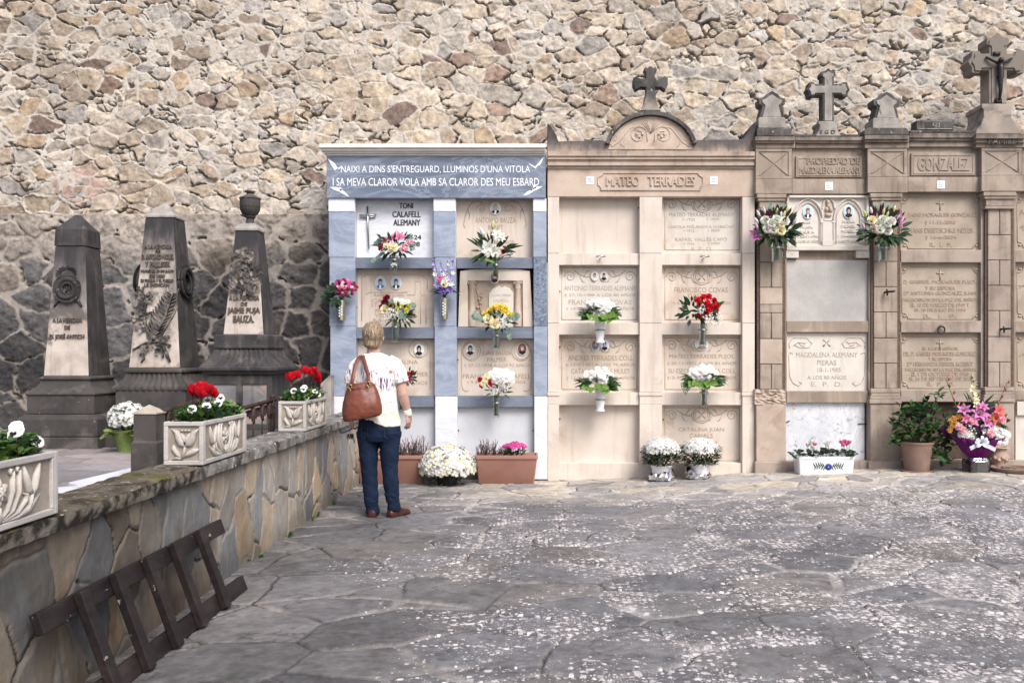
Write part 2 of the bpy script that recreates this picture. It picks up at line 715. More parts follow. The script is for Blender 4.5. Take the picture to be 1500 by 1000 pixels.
# ------------------------------------------------------------------ plaza ground
def build_ground():
    xs = spaced(-1.98, 6.0, .0085, -70, 70)
    ys = spaced(3.25, 9.62, .0125, -70, 12)
    X, Y = np.meshgrid(xs, ys)
    wu = X + .09 * (fbm(X * 2.2, Y * 2.2, 11) - .5) + .03 * (fbm(X * 11, Y * 11, 12) - .5)
    wv = Y + .09 * (fbm(X * 2.2, Y * 2.2, 21) - .5) + .03 * (fbm(X * 11, Y * 11, 22) - .5)
    rot = .35
    a = wu * math.cos(rot) + wv * math.sin(rot)
    b = -wu * math.sin(rot) + wv * math.cos(rot)
    bid, e, lu, lv = voronoi(a + 40, b + 40, .50, .38, 5, drop=.25, jit=.95, wmax=.45)
    b2, e2, lu2, lv2 = voronoi(a + 11, b + 60, .30, .26, 6, drop=.2, jit=.95, wmax=.4)
    sm = Y + .9 * (fbm(X * 1.3, Y * 1.3, 71) - .5) > 7.7
    bid, e, lu, lv = np.where(sm, b2, bid), np.where(sm, e2, e), np.where(sm, lu2, lu), np.where(sm, lv2, lv)
    jn = fbm(X * 1.7, Y * 1.7, 31)
    jw = .003 + .032 * sstep(.42, .72, jn) * (.4 + .6 * fbm(X * 9, Y * 9, 33))
    st = sstep(0, .007, e - jw)
    h = st * (.003 + per(41, 0, .005)[bid] + lu * per(42, -.010, .010)[bid] + lv * per(43, -.010, .010)[bid]
              + .006 * fbm(X * 14, Y * 14, 44))
    # some joints are open cracks
    crack = (fbm(X * 1.2, Y * 1.2, 46) > .52) & (e < .006)
    h -= np.where(crack, .006, 0)
    h += .003 * fbm(X * 30, Y * 40, 45, 3) + .006 * np.abs(fbm(X * 5, Y * 8, 47, 5) - .5)
    Z = h + ground_z(X, Y)
    core = (X > -1.99) & (X < 6.1) & (Y > 3.2) & (Y < 9.7)
    Z = np.where(core, Z, 0.0 + ground_z(X, np.minimum(Y, 9.6)))
    dark = pal([(124, 123, 126), (116, 116, 121), (128, 126, 127), (126, 122, 119), (112, 112, 117)], [3, 3, 2, 1.5, 2], bid, 51)
    tan = pal([(182, 174, 162), (164, 160, 157), (192, 178, 156), (156, 152, 151)], [3, 2, 2, 2], bid, 52)
    near = (sstep(7.3, 8.7, Y + 1.1 * (fbm(X * 1.1, Y * 1.1, 53) - .5)) * sstep(-1.6, .3, X))[..., None]
    colr = dark * (1 - near) + tan * near
    mort = L3(158, 153, 150) * (1 - near) + L3(196, 186, 174) * near
    mm = (sstep(.45, .6, jn)[..., None] * .8 + .1)
    mcol = mort * mm + L3(84, 81, 80) * (1 - mm)
    s3 = st[..., None]
    colr = colr * s3 + mcol * (1 - s3)
    colr = np.where(crack[..., None], L3(76, 74, 73), colr)
    colr *= (.60 + .5 * fbm(X * 1.3, Y * 1.3, 55, 5) + .40 * (fbm(X * 7, Y * 9, 56, 4) - .5) + .45 * (fbm(X * 24, Y * 34, 59, 3) - .5) + .14 * near[..., 0])[..., None]
    vein = np.abs(fbm(X * 2.6, Y * 5, 58, 5) - .5)
    colr = np.where((vein < .010)[..., None] & (st > .5)[..., None], colr * .62, colr)
    # darker strip along the low wall
    dark_strip = (1 - sstep(-1.7, .3, X - .25 * (5 - Y) + .8 * (fbm(X * 2, Y * 2, 57) - .5)))[..., None] * .32 * (1 - .7 * sstep(6.5, 8, Y))[..., None]
    colr = colr * (1 - dark_strip) + colr * L3(160, 150, 140) * dark_strip
    zone = sstep(-1.8, -.2, X - .10 * (5.5 - Y) + .8 * (fbm(X * 1.5, Y * 1.5, 61) - .5)) * (1 - .85 * sstep(7.8, 8.8, Y))
    big = fbm(X * .9, Y * .9, 62, 3)
    lich = zone * np.clip(.42 + .8 * (big - .5) + per(63, -.20, .08)[bid] + .10 * (1 - sstep(0, .06, e)) + .9 * (fbm(X * 4, Y * 4, 64) - .5), 0, 1)
    lich = np.where(core, lich, .15)
    colr = np.where(core[..., None], colr, L3(120, 116, 114))
    o = field_mesh('paved_ground', np.stack([X, Y, Z], -1), colr, M['pave'], {'lich': lich})
    o['kind'] = 'structure'
    return o


build_ground()


# ------------------------------------------------------------------ great rubble wall behind everything
def rubble(name, x0, x1, z0, z1, step, y, cu, cv, seed, style):
    xs = np.arange(x0, x1 + 1e-6, step)
    zs = np.arange(z0, z1 + 1e-6, step)
    X, Z = np.meshgrid(xs, zs)
    wu = X + .10 * (fbm(X * 3.5, Z * 3.5, seed + 1) - .5) + .06 * (fbm(X * 14, Z * 14, seed + 2, 5) - .5)
    wv = Z + .08 * (fbm(X * 3.5, Z * 3.5, seed + 3) - .5) + .06 * (fbm(X * 14, Z * 14, seed + 4, 5) - .5)
    if style != 'up':
        wu = wu + .16 * (fbm(X * 2.6, Z * 2.6, seed + 15, 3) - .5)
        wv = wv + .14 * (fbm(X * 2.6, Z * 2.6, seed + 16, 3) - .5)
    bid, e, lu, lv = voronoi(wu + 50, wv + 20, cu, cv, seed, drop=.34 if style == 'up' else .2, jit=.95 if style == 'up' else .62, wmax=.6 if style == 'up' else .14, stagger=.5)
    mn = fbm(X * 1.6, Z * 1.6, seed + 5)
    if style == 'up':
        # second, finer set of stones: packs the joints with small chips in places
        bid2, e2, lu2, lv2 = voronoi(wu + 31, wv + 47, cu * .5, cv * .6, seed + 70, drop=.2, jit=.95, wmax=.3)
        split = per(seed + 71)[bid] < .16
        bid = np.where(split, bid2, bid)
        lu = np.where(split, lu2, lu)
        lv = np.where(split, lv2, lv)
        e = np.where(split, np.minimum(e, e2), e)
    jw = (.001 + .026 * sstep(.36, .66, mn) * fbm(X * 9, Z * 9, seed + 6, 5)) if style == 'up' else (.002 + .022 * sstep(.35, .7, fbm(X * 4, Z * 4, seed + 6)))
    st = sstep(0, .010 if style == 'up' else .020, e - jw)
    rough = fbm(X * 11, Z * 11, seed + 7, 6, .62) - .5
    ridg = np.abs(fbm(X * 6, Z * 6, seed + 8, 4) - .5)
    face = facets(bid, lu, lv, seed + 20, 3, .14, .012) + per(seed + 40, .003, .018)[bid]
    if style != 'up':
        face = facets(bid, lu, lv, seed + 20, 3, .05, .01) + per(seed + 40, .006, .02)[bid]
    if style != 'up':
        face = face + .03 * rough
    h = st * (face + .034 * rough - .018 * ridg) + (1 - st) * (.010 * (fbm(X * 20, Z * 20, seed + 9) - .5) + .010 * sstep(.36, .62, mn))
    if style == 'up':
        h -= .010 * (1 - sstep(.001, .006, np.abs(e - jw))) * fbm(X * 5, Z * 5, seed + 12)
    gn = fbm(X * 8.5, Z * 8.5, seed + 10, 3)
    gap = sstep(.54, .60, gn) * (1 - sstep(.002, .009, e - .006 * (lv < -.02))) * np.where(lv < 0, 1, .4) if style == 'up' else sstep(.6, .66, gn) * (1 - sstep(.004, .014, e))
    h = h - gap * .05
    Y = y - h
    if style == 'up':
        c = pal([(208, 190, 166), (198, 178, 151), (206, 184, 152), (198, 186, 170), (182, 174, 166), (186, 163, 138),
                 (168, 138, 116), (148, 122, 108), (200, 170, 130)],
                [7, 6, 3, 6, 2, 3, .9, .5, 1], bid, seed + 60)
        mort = L3(206, 196, 182)
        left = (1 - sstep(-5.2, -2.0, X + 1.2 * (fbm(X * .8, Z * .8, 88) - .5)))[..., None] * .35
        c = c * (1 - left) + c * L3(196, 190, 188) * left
        # old pink plaster patch left of the monuments, with one framed stone in it
        px, pz = wx(108, 10), wz(272, 10)
        r = np.hypot((X - px) / .33, (Z - pz - .02) / .28) + .7 * (fbm(X * 7, Z * 7, 91) - .5)
        pk = (1 - sstep(.75, .95, r))
        pk3 = pk[..., None]
        c = c * (1 - pk3) + L3(196, 158, 140) * pk3
        Y = Y * (1 - pk * .8) + (y - .028 - .012 * rough) * pk * .8
        fr = np.maximum(np.abs(X - wx(111, 10)) / .075, np.abs(Z - wz(273, 10)) / .095)
        f3 = ((fr < 1.0) & (fr > .62))[..., None]
        c = np.where(f3, L3(172, 172, 172), c)
        c = np.where((fr <= .62)[..., None], L3(176, 140, 100), c)
    else:
        c = pal([(134, 131, 130), (116, 114, 115), (150, 142, 134), (104, 102, 103), (126, 121, 120), (140, 126, 114)], [4, 4, 2, 3, 2, 1], bid, seed + 60)
        mort = L3(168, 158, 146)
        # soot-black weathering rising from the ground, strongest beside the marble tomb
        soot = sstep(.0, 1.0, (2.75 - Z) / 1.5 + .45 * sstep(-4.6, -3.0, X) + 1.0 * (fbm(X * 2.2, Z * 1.4, 93, 5) - .5))[..., None]
        pale = sstep(2.2, 2.75, Z + .5 * (fbm(X * 2, Z * 2, 97) - .5))[..., None]
        c = c * (1 - pale) + (c * .4 + L3(186, 168, 148) * .5) * pale
        c = c * (1 - soot) + c * L3(142, 140, 143) * soot
        mort = mort * (1 - .40 * soot)
    s3 = st[..., None]
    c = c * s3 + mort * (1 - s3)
    chip = fbm(X * 17 + lu * 9, Z * 21, seed + 33, 4)
    fis = np.abs(fbm(X * 9 + per(seed + 90, 0, 40)[bid], Z * 14, seed + 35, 4) - .5)
    c = c * (1 + .75 * (chip - .5) * s3[..., 0] - .28 * (fis < .018) * s3[..., 0])[..., None]
    g3 = (gap * .6)[..., None]
    c = c * (1 - g3) + L3(60, 50, 42) * g3
    c = c * ((.66 if style == 'up' else .82) + .36 * fbm(X * 2.5, Z * 2.5, seed + 80, 5))[..., None]
    return field_mesh(name, np.stack([X, Y, Z], -1), c, M['rubble' if style == 'up' else 'base'], skirt=(0, .7, 0))


ow = rubble('stone_wall', -7.4, 7.0, 2.5, 5.9, .0088, 10.10, .195, .120, 301, 'up')
tag(ow, 'tall tan rubble stone wall rising behind all the tombs', 'wall')
ob = rubble('stone_wall', -7.4, -2.2, .3, 2.985, .012, 10.02, .37, .27, 501, 'low')
tag(ob, 'dark sooty stone wall foot with a ledge behind the three obelisks', 'wall')


# ------------------------------------------------------------------ terrace behind the low wall
TZ = .485


def build_terrace():
    xs = np.arange(-7.6, -2.09, .022)
    ys = np.arange(1.5, 10.2, .022)
    X, Y = np.meshgrid(xs, ys)
    bid, e, lu, lv = voronoi(X + 20 + .05 * fbm(X * 3, Y * 3, 3), Y + 20, .5, .36, 77, drop=.1, jit=.5)
    st = sstep(.003, .014, e)
    Z = TZ + st * .008 + .006 * fbm(X * 12, Y * 12, 5)
    c = pal([(142, 136, 137), (150, 136, 135), (132, 128, 130), (154, 146, 143)], [2, 2, 2, 1], bid, 8)
    c = c * st[..., None] + L3(116, 106, 104) * (1 - st[..., None])
    c = c * (.65 + .6 * fbm(X * 2, Y * 2, 9, 5))[..., None]
    edge = sstep(9.5, 9.95, Y + .4 * (fbm(X * 3, Y * 3, 10) - .5))[..., None]
    c = c * (1 - edge) + L3(196, 188, 184) * edge
    o = field_mesh('terrace', np.stack([X, Y, Z], -1), c, M['terr'], skirt=(0, 0, -.45))
    o['kind'] = 'structure'


build_terrace()


# ------------------------------------------------------------------ low retaining wall
LX = -1.90            # face of the cladding
CZ0, CZ1 = .672, .75  # coping


def build_low_wall():
    y0, y1 = 1.6, FY - .02
    ys = np.arange(y0, y1, .0085)
    zs = np.arange(-.03, CZ0 + .002, .0075)
    Yg, Zg = np.meshgrid(ys, zs)
    wu = Yg + .11 * (fbm(Yg * 5, Zg * 5, 201) - .5) + .012 * (fbm(Yg * 22, Zg * 22, 202) - .5)
    wv = Zg + .11 * (fbm(Yg * 5, Zg * 5, 203) - .5) + .012 * (fbm(Yg * 22, Zg * 22, 204) - .5)
    bid, e, lu, lv = voronoi(wu + 9, wv + 7.13, .195, .31, 611, drop=.25, jit=.98, wmax=.5)
    jn = fbm(Yg * 3, Zg * 3, 205)
    jw = .002 + .010 * sstep(.35, .7, jn)
    st = sstep(0, .006, e - jw)
    h = st * (.004 + per(206, 0, .004)[bid] + lu * per(207, -.02, .02)[bid] + .004 * fbm(Yg * 18, Zg * 18, 208)) + (1 - st) * .003 * fbm(Yg * 30, Zg * 30, 209)
    c = pal([(190, 168, 138), (182, 166, 144), (144, 147, 150), (168, 160, 149), (194, 166, 126), (130, 134, 138), (152, 137, 121), (178, 168, 154)],
            [2, 3, 3.4, 3.4, .8, 2.2, 1.4, 3], bid, 210)
    mort = L3(164, 155, 144)
    crack = ((fbm(Yg * 4, Zg * 4, 212) > .53) & (e < .004))
    h = h - np.where(crack, .006, 0)
    s3 = st[..., None]
    grain = fbm(lu * 60 + per(214, 0, 90)[bid], lv * 8, 213, 4)
    rust = sstep(.55, .75, fbm(Yg * 7 + per(215, 0, 50)[bid], Zg * 5, 216, 4))[..., None] * .45
    c = c * (.66 + .45 * grain + .22 * fbm(Yg * 26, Zg * 14, 220, 4))[..., None]
    c = c * (1 - rust) + c * L3(236, 204, 160) * 1.1 * rust
    c = c * s3 + mort * (1 - s3)
    c = np.where(crack[..., None], L3(62, 54, 48), c)
    # darker under the coping, along the foot, and over the near end
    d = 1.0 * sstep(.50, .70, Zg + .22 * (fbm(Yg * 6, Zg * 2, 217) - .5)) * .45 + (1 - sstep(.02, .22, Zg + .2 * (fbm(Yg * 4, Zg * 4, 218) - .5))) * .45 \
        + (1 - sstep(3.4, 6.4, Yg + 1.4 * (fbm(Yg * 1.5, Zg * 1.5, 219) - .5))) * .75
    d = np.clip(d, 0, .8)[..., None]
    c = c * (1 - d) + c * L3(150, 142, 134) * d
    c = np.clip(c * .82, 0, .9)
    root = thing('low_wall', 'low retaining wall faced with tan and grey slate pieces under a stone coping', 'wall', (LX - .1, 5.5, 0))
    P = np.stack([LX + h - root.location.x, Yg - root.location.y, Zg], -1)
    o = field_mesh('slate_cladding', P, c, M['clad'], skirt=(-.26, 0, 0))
    o.parent = root
    cop = stone('weathered coping', col(150, 144, 136), col(108, 104, 100), 7, col(60, 58, 54), 4.5, (.48, .62), bump=.6, bs=50,
                speck=(col(196, 190, 180), 26, .62))
    # moss on the near stretch
    t = NT('mossy coping')
    p = t.pos()
    c0 = t.mix(t.ramp(t.noise(p, 9, 6), .35, .65), col(112, 104, 92), col(66, 62, 54))
    c0 = t.mix(t.ramp(t.noise(p, 3.2, 7, .7, .5), .47, .60), c0, col(94, 92, 52))
    c0 = t.mix(t.ramp(t.noise(p, 48, 4, .6), .55, .68), c0, col(92, 66, 48))
    c0 = t.mix(t.ramp(t.noise(p, 30, 4, .6), .62, .68), c0, col(168, 160, 148))
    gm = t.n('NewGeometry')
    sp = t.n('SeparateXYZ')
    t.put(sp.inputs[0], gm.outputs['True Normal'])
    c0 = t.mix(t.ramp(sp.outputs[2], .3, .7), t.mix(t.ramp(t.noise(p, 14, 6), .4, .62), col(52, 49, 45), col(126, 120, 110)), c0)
    t.bump(t.math('ADD', t.noise(p, 34, 7, .7), t.math('MULTIPLY', t.noise(p, 140, 3), .4)), .8, .02)
    mossy = t.done(c0, .95, .1)
    js = [1.6, 2.7, 3.46, 4.10, 4.78, 5.5, 6.1, 6.75, 7.5, 8.25, FY - .03]
    rnd = random.Random(4)
    for a, b in zip(js[:-1], js[1:]):
        mb = MB()
        x0, x1 = -2.125, -1.862
        ny, nx = max(6, int((b - a) / .05)), 6
        zt = CZ1 + rnd.uniform(-.004, .004)
        # top grid, slightly uneven, with a broken front edge
        rs = []
        for i in range(ny + 1):
            y = a + .004 + (b - a - .008) * i / ny
            row = []
            row.append((x0, y, CZ0 + .002))
            for k in range(nx + 1):
                x = x0 + (x1 - x0) * k / nx
                z = zt + rnd.uniform(-.004, .004) - (.010 if k == nx else 0)
                row.append((x + (rnd.uniform(-.006, .006) if k == nx else 0), y, z))
            row.append((x1 + rnd.uniform(-.004, .010), y, CZ0 + .045 + rnd.uniform(-.008, .008)))
            row.append((x1 + rnd.uniform(-.010, .004), y, CZ0 + .004))
            rs.append(row)
        mb.rings(rs, True)
        part('coping_slab', mb, mossy if b < 4.8 else cop, root, smooth=True, angle=50)
    mb = MB()
    for y in js[1:-1]:
        mb.box(-2.10, -1.875, y - .007, y + .007, CZ0 + .01, CZ1 - .004)
    part('mortar_joint', mb, plain('pale mortar', col(186, 180, 170), .9, nscale=60), root)


build_low_wall()
# ------------------------------------------------------------------ tomb materials


def marble(name, c1, c2, c3, scale=2.2, rough=.35, stretch=(1, 1, 2.6), amt=1.0, fine=None):
    t = NT(name)
    c1, c2, c3 = desat(c1, .8), desat(c2, .8), desat(c3, .8)
    p = t.pos(stretch)
    w = t.noise(p, scale, 6, .6, 2.2)
    c = t.mix(t.ramp(w, .32, .68), c1, c2)
    v = t.math('ABSOLUTE', t.math('SUBTRACT', t.noise(p, scale * 1.1, 7, .62, 3.0), .5))
    c = t.mix(t.ramp(v, .0, .05, amt, 0), c, c3)
    if fine:
        c = t.mix(t.ramp(t.noise(t.pos(), 14, 5, .7, 1.2), .58, .68), c, fine)
    t.bump(t.noise(t.pos(), 160, 2), .05, .003)
    return t.done(c, rough, .4)


M['blue'] = marble('blue grey marble', col(124, 138, 164), col(150, 163, 186), col(176, 186, 204), 1.3, .38, (.7, 1, 1.8), .3)
M['frieze'] = marble('dark blue marble', col(92, 104, 126), col(116, 129, 151), col(160, 172, 190), 1.2, .36, (.7, 1, 1.8), .4)
M['bluedark'] = marble('ledge blue marble', col(100, 110, 130), col(118, 128, 148), col(140, 150, 168), 1.5, .4, amt=.2)
M['bluerough'] = marble('split blue marble', col(74, 88, 112), col(110, 124, 148), col(160, 172, 190), 9, .7, (1, 1, 1), .6)
M['white'] = marble('white marble', col(222, 224, 231), col(208, 212, 222), col(188, 194, 208), 2.0, .35, amt=.5)
M['vein'] = marble('veined white marble', col(216, 218, 223), col(196, 200, 207), col(168, 173, 180), 1.6, .4, (1.4, 1, 1), .4, col(120, 124, 130))
M['pale'] = stone('pale rendered panel', col(212, 216, 224), col(198, 203, 213), 2.5, rough=.6, bump=.05)
M['beige'] = stone('beige stone', col(222, 206, 190), col(212, 195, 178), 3, col(196, 174, 152), 2.2, (.58, .75), bump=.10, bs=90,
                   streak=(col(178, 152, 128), .45))
M['beigeslab'] = stone('beige slab', col(220, 203, 185), col(210, 191, 172), 2.5, col(196, 168, 138), 2.4, (.50, .72), bump=.12, bs=90, streak=(col(182, 152, 124), .4))
M['cream'] = stone('cream slab', col(220, 211, 199), col(208, 198, 185), 3, col(198, 182, 164), 2.4, (.54, .74), bump=.10, bs=90, streak=(col(186, 168, 148), .35))
M['carved'] = plain('carved lettering', col(160, 140, 122), .9, var=.1)  # groove dirt plus relief shading, both put into a darker letter colour
M['carvedlight'] = plain('carved lettering on cream', col(166, 154, 142), .9, var=.1)  # same for cream slabs: relief shading and groove dirt in the colour
M['black'] = plain('black lettering', col(52, 52, 58), .5)
M['engrave'] = plain('white engraving', col(232, 236, 242), .6, var=.05)
M['cornwhite'] = stone('white cornice marble', col(232, 228, 222), col(220, 214, 206), 5, col(196, 186, 174), 3, (.62, .75), bump=.08)
dk = col(58, 56, 56)
M['mateotop'] = stone('weathered beige parapet', col(198, 172, 148), col(182, 154, 130), 4, col(160, 138, 120), 3, (.55, .7), bump=.4,
                      streak=(col(96, 88, 84), .45), zs=[(col(104, 98, 96), 3.50, 3.66, .40, 5), (dk, 3.58, 3.85, .55, 9)])
M['mateocross'] = stone('weathered cross stone', col(188, 168, 148), col(150, 138, 128), 6, bump=.4, zs=[(col(82, 80, 80), 4.0, 4.25, .4, 8)])
M['mateofrieze'] = stone('tan frieze stone', col(208, 182, 158), col(192, 164, 140), 3, col(172, 138, 110), 2.5, (.52, .72), bump=.2,
                         zs=[(col(110, 92, 80), 3.30, 3.48, .22, 7)])
M['tymp'] = stone('gable relief stone', col(206, 180, 156), col(184, 158, 136), 5, col(150, 130, 116), 4, (.56, .7), bump=.3, bs=50)
M['brown'] = stone('brown sandstone', col(178, 157, 134), col(158, 138, 118), 4, col(138, 118, 102), 3, (.48, .70), bump=.35,
                   streak=(col(112, 94, 82), .6), bs=60)
M['browntop'] = stone('weathered sandstone cornice', col(166, 146, 127), col(144, 124, 107), 4, col(120, 104, 92), 4, (.5, .68), bump=.4,
                      streak=(col(90, 80, 74), .5), zs=[(col(72, 68, 66), 3.60, 3.76, .30, 8)])
M['brownpale'] = stone('worn pink sandstone', col(196, 172, 150), col(180, 154, 132), 5, col(170, 136, 112), 3, (.55, .7), bump=.3)
M['ledge'] = stone('ledge sandstone', col(162, 140, 118), col(143, 122, 103), 3, col(190, 164, 142), 4, (.58, .7), bump=.3,
                   streak=(col(200, 178, 158), .35))
M['greybrown'] = stone('grey sandstone', col(176, 156, 138), col(160, 140, 124), 4, col(142, 122, 106), 3, (.5, .7), bump=.3, streak=(col(112, 98, 88), .5))
M['slabgrey'] = stone('sandstone slab', col(182, 164, 142), col(168, 150, 128), 4, col(160, 134, 110), 3, (.55, .75), bump=.25, bs=80)
M['plaster'] = stone('grey plaster panel', col(186, 182, 176), col(168, 166, 162), 3.5, col(178, 162, 138), 2.5, (.55, .72), bump=.2)
M['topdark'] = stone('blackened finial stone', col(98, 93, 90), col(70, 67, 66), 5, col(58, 56, 56), 5, (.5, .64), bump=.6, bs=60,
                     streak=(col(150, 140, 130), .4), speck=(col(170, 166, 158), 30, .66))
M['finial'] = stone('grey finial stone', col(172, 164, 154), col(140, 132, 124), 6, col(92, 88, 84), 5, (.56, .7), bump=.5, bs=60,
                    streak=(col(110, 104, 100), .3))
M['bigcross'] = stone('large cross stone', col(176, 158, 140), col(150, 136, 122), 5, col(120, 110, 102), 4, (.5, .66), bump=.4,
                      zs=[(col(128, 120, 112), 4.15, 4.45, .4, 6)])
M['iron'] = plain('dark iron', col(60, 58, 58), .5, .6, .2)
M['steel'] = plain('steel', col(176, 176, 178), .28, 1.0, .08)
M['joint'] = plain('dark joint', col(96, 82, 72), .95)
M['hollow'] = plain('dark gap', col(54, 50, 48), .95)
M['ticket'] = plain('white enamel ticket', col(226, 234, 244), .4, var=.06)
M['ticketink'] = plain('ticket ink', col(150, 166, 190), .5)
# portrait enamel colours
M['p_sky'] = plain('portrait sky', col(176, 204, 232), .25, var=.05)
M['p_pale'] = plain('portrait pale ground', col(214, 212, 210), .25, var=.06)
M['p_mid'] = plain('portrait mid ground', col(142, 122, 122), .25, var=.1)
M['p_skin'] = plain('portrait skin', col(206, 162, 138), .3, var=.06)
M['p_grey'] = plain('portrait grey face', col(190, 182, 176), .3, var=.06)
M['p_dark'] = plain('portrait dark cloth', col(34, 32, 38), .3)
M['p_blue'] = plain('portrait blue cloth', col(62, 104, 150), .3)
M['p_shirt'] = plain('portrait shirt', col(228, 232, 238), .3, var=.04)
M['p_sepia'] = plain('portrait sepia ground', col(122, 72, 72), .3)
M['p_rim'] = plain('portrait rim', col(232, 230, 226), .25, var=.04)


def oval(mb, cx, cz, y, rx, rz, th, mi, seg=20, half=None):
    pts = []
    for i in range(seg):
        a = 2 * PI * i / seg
        pts.append((cx + rx * math.cos(a), cz + rz * math.sin(a)))
    mb.prism(pts, y - th, y, mi)


def portrait(parent, px, py, pw, ph, off, bgm='p_sky', cloth='p_dark', shirt=True, hair=(40, 34, 32), face='p_skin', label=None, lady=False):
    """small oval enamel photograph on a grave slab: rim, ground, shoulders, head, hair"""
    d = FY + off
    cx, cz = wx(px, d), wz(py, d)
    rx, rz = pw * d / K / 2, ph * d / K / 2
    mb = MB()
    oval(mb, cx, cz, d, rx, rz, .012, 0)
    oval(mb, cx, cz, d - .0122, rx * .90, rz * .92, .0015, 1)

    def clip(pts):   # keep the drawing inside the oval
        out = []
        for x, z in pts:
            k = math.hypot(x, z)
            s = min(1, .9 / max(k, 1e-6))
            out.append((cx + x * s * rx, cz + z * s * rz))
        return out
    y = d - .0140
    sh = [(-.80, -.95), (0, -1), (.80, -.95), (.78, -.55), (.45, -.30), (.16, -.20), (-.16, -.20), (-.45, -.30), (-.78, -.55)]
    mb.prism(clip(sh), y - .001, y, 2)
    if shirt:
        mb.prism(clip([(-.16, -.92), (.12, -.92), (.20, -.22), (-.20, -.22)]), y - .002, y, 3)
    oval(mb, cx, cz + .12 * rz, y, rx * .36, rz * .46, .003, 4)                     # hair behind the face
    mb.prism([(cx + rx * .27 * math.cos(a) + .02 * rx, cz + .06 * rz + rz * .36 * math.sin(a)) for a in [2 * PI * i / 14 for i in range(14)]], y - .004, y, 5)
    if lady:
        oval(mb, cx, cz + .20 * rz, y, rx * .46, rz * .52, .0032, 4)
        oval(mb, cx, cz + .46 * rz, y, rx * .30, rz * .14, .0046, 4, 10)
    else:
        mb.prism([(cx + q * rx, cz + z * rz) for q, z in [(-.32, .18), (-.1, .30), (.30, .24), (.34, .40), (.18, .58), (-.2, .58), (-.36, .40)]], y - .0048, y, 4)
    for s in (-1, 1):
        oval(mb, cx + .02 * rx + s * .11 * rx, cz + .12 * rz, y, rx * .05, rz * .035, .0048, 6, 8)
    mb.prism([(cx - .08 * rx, cz - .13 * rz), (cx + .12 * rx, cz - .13 * rz), (cx + .10 * rx, cz - .09 * rz), (cx - .06 * rx, cz - .09 * rz)], y - .0048, y, 6)
    hm = plain('portrait hair', col(*hair), .4)
    return part('portrait', mb, [M['p_rim'], M[bgm], M[cloth], M['p_shirt'], hm, M[face], M['p_dark']], parent, label=label)


def slab(root, px0, px1, py0, py1, off, mat, lines=(), lmat='carved', border=0, orn=None, depth=.0035, bold=.0, th=.05, label=None, cross=False):
    """grave slab with its lettering and carved ornament as sub-parts; lines = (text, cx, cy, w, h) in photo pixels"""
    mb = MB()
    mb.fbox(px0, px1, py0, py1, off, th)
    s = part('grave_slab', mb, M[mat], root, bevel=.004, label=label)
    if lines:
        mb = MB()
        for ln in lines:
            ftext(mb, *ln, off=off, depth=depth, bold=bold)
        part('lettering', mb, M[lmat], s)
    mb = MB()
    d = FY + off
    if border:
        x0, x1, z0, z1 = wx(px0 + border, d), wx(px1 - border, d), wz(py1 - border, d), wz(py0 + border, d)
        w = .0035
        for a, b in (((x0, z0), (x1, z0)), ((x1, z0), (x1, z1)), ((x1, z1), (x0, z1)), ((x0, z1), (x0, z0))):
            mb.ridge((0, d, 0), (1, 0, 0), (0, 0, 1), (0, -1, 0), [a, b], w, .005)
    if orn:
        orn(mb, d)
    if mb.v:
        part('carved_ornament', mb, M[lmat] if orn is None else M['ornament'], s, smooth=True)
    return s


M['ornament'] = stone('carved ornament stone', col(196, 172, 148), col(180, 156, 132), 6, bump=.1)


def scroll_pts(cx, cz, r, turns, flip=1, start=0.0):
    pts = []
    n = int(16 * turns)
    for i in range(n + 1):
        a = start + 2 * PI * turns * i / n
        q = r * (1 - .82 * i / n)
        pts.append((cx + flip * q * math.cos(a), cz + q * math.sin(a)))
    return pts


PL = dict(U=(1, 0, 0), V=(0, 0, 1), N=(0, -1, 0))


def rd(mb, d, pts, w=.006, h=.006):
    mb.ridge((0, d, 0), PL['U'], PL['V'], PL['N'], pts, w, h)


def circle_pts(cx, cz, r, n=24, rz=None, a0=0, a1=2 * PI):
    return [(cx + r * math.cos(a0 + (a1 - a0) * i / n), cz + (rz or r) * math.sin(a0 + (a1 - a0) * i / n)) for i in range(n + 1)]


def mateo_orn(pcx, pcy, span=50, r=15, withcircle=True):
    """circle with a cross, flanked by two acanthus scrolls"""
    def f(mb, d):
        s = d / K
        cx, cz = wx(pcx, d), wz(pcy, d)
        if withcircle:
            rd(mb, d, circle_pts(cx, cz, r * .85 * s))
            rd(mb, d, circle_pts(cx, cz, r * .65 * s), .003)
            for a in (0, 1, 2, 3):
                t = a * PI / 2 + PI / 4
                rd(mb, d, [(cx, cz), (cx + r * .5 * s * math.cos(t), cz + r * .5 * s * math.sin(t))], [.003, .010])
        for fl in (-1, 1):
            x = cx + fl * span * s
            rd(mb, d, scroll_pts(x, cz - 1 * s, 8 * s, 1.6, fl), .004)
            rd(mb, d, [(x - fl * 6 * s, cz + 8 * s), (x - fl * 16 * s, cz + 1 * s), (x - fl * 26 * s, cz - 2 * s), (x - fl * 33 * s, cz + 5 * s)], [.003, .007, .006, .002])
            for k in range(3):
                q = x - fl * (14 + 7 * k) * s
                rd(mb, d, [(q, cz), (q - fl * 4 * s, cz + (7 if k % 2 else -8) * s), (q - fl * 8 * s, cz + (8 if k % 2 else -10) * s)], [.003, .006, .001])
    return f


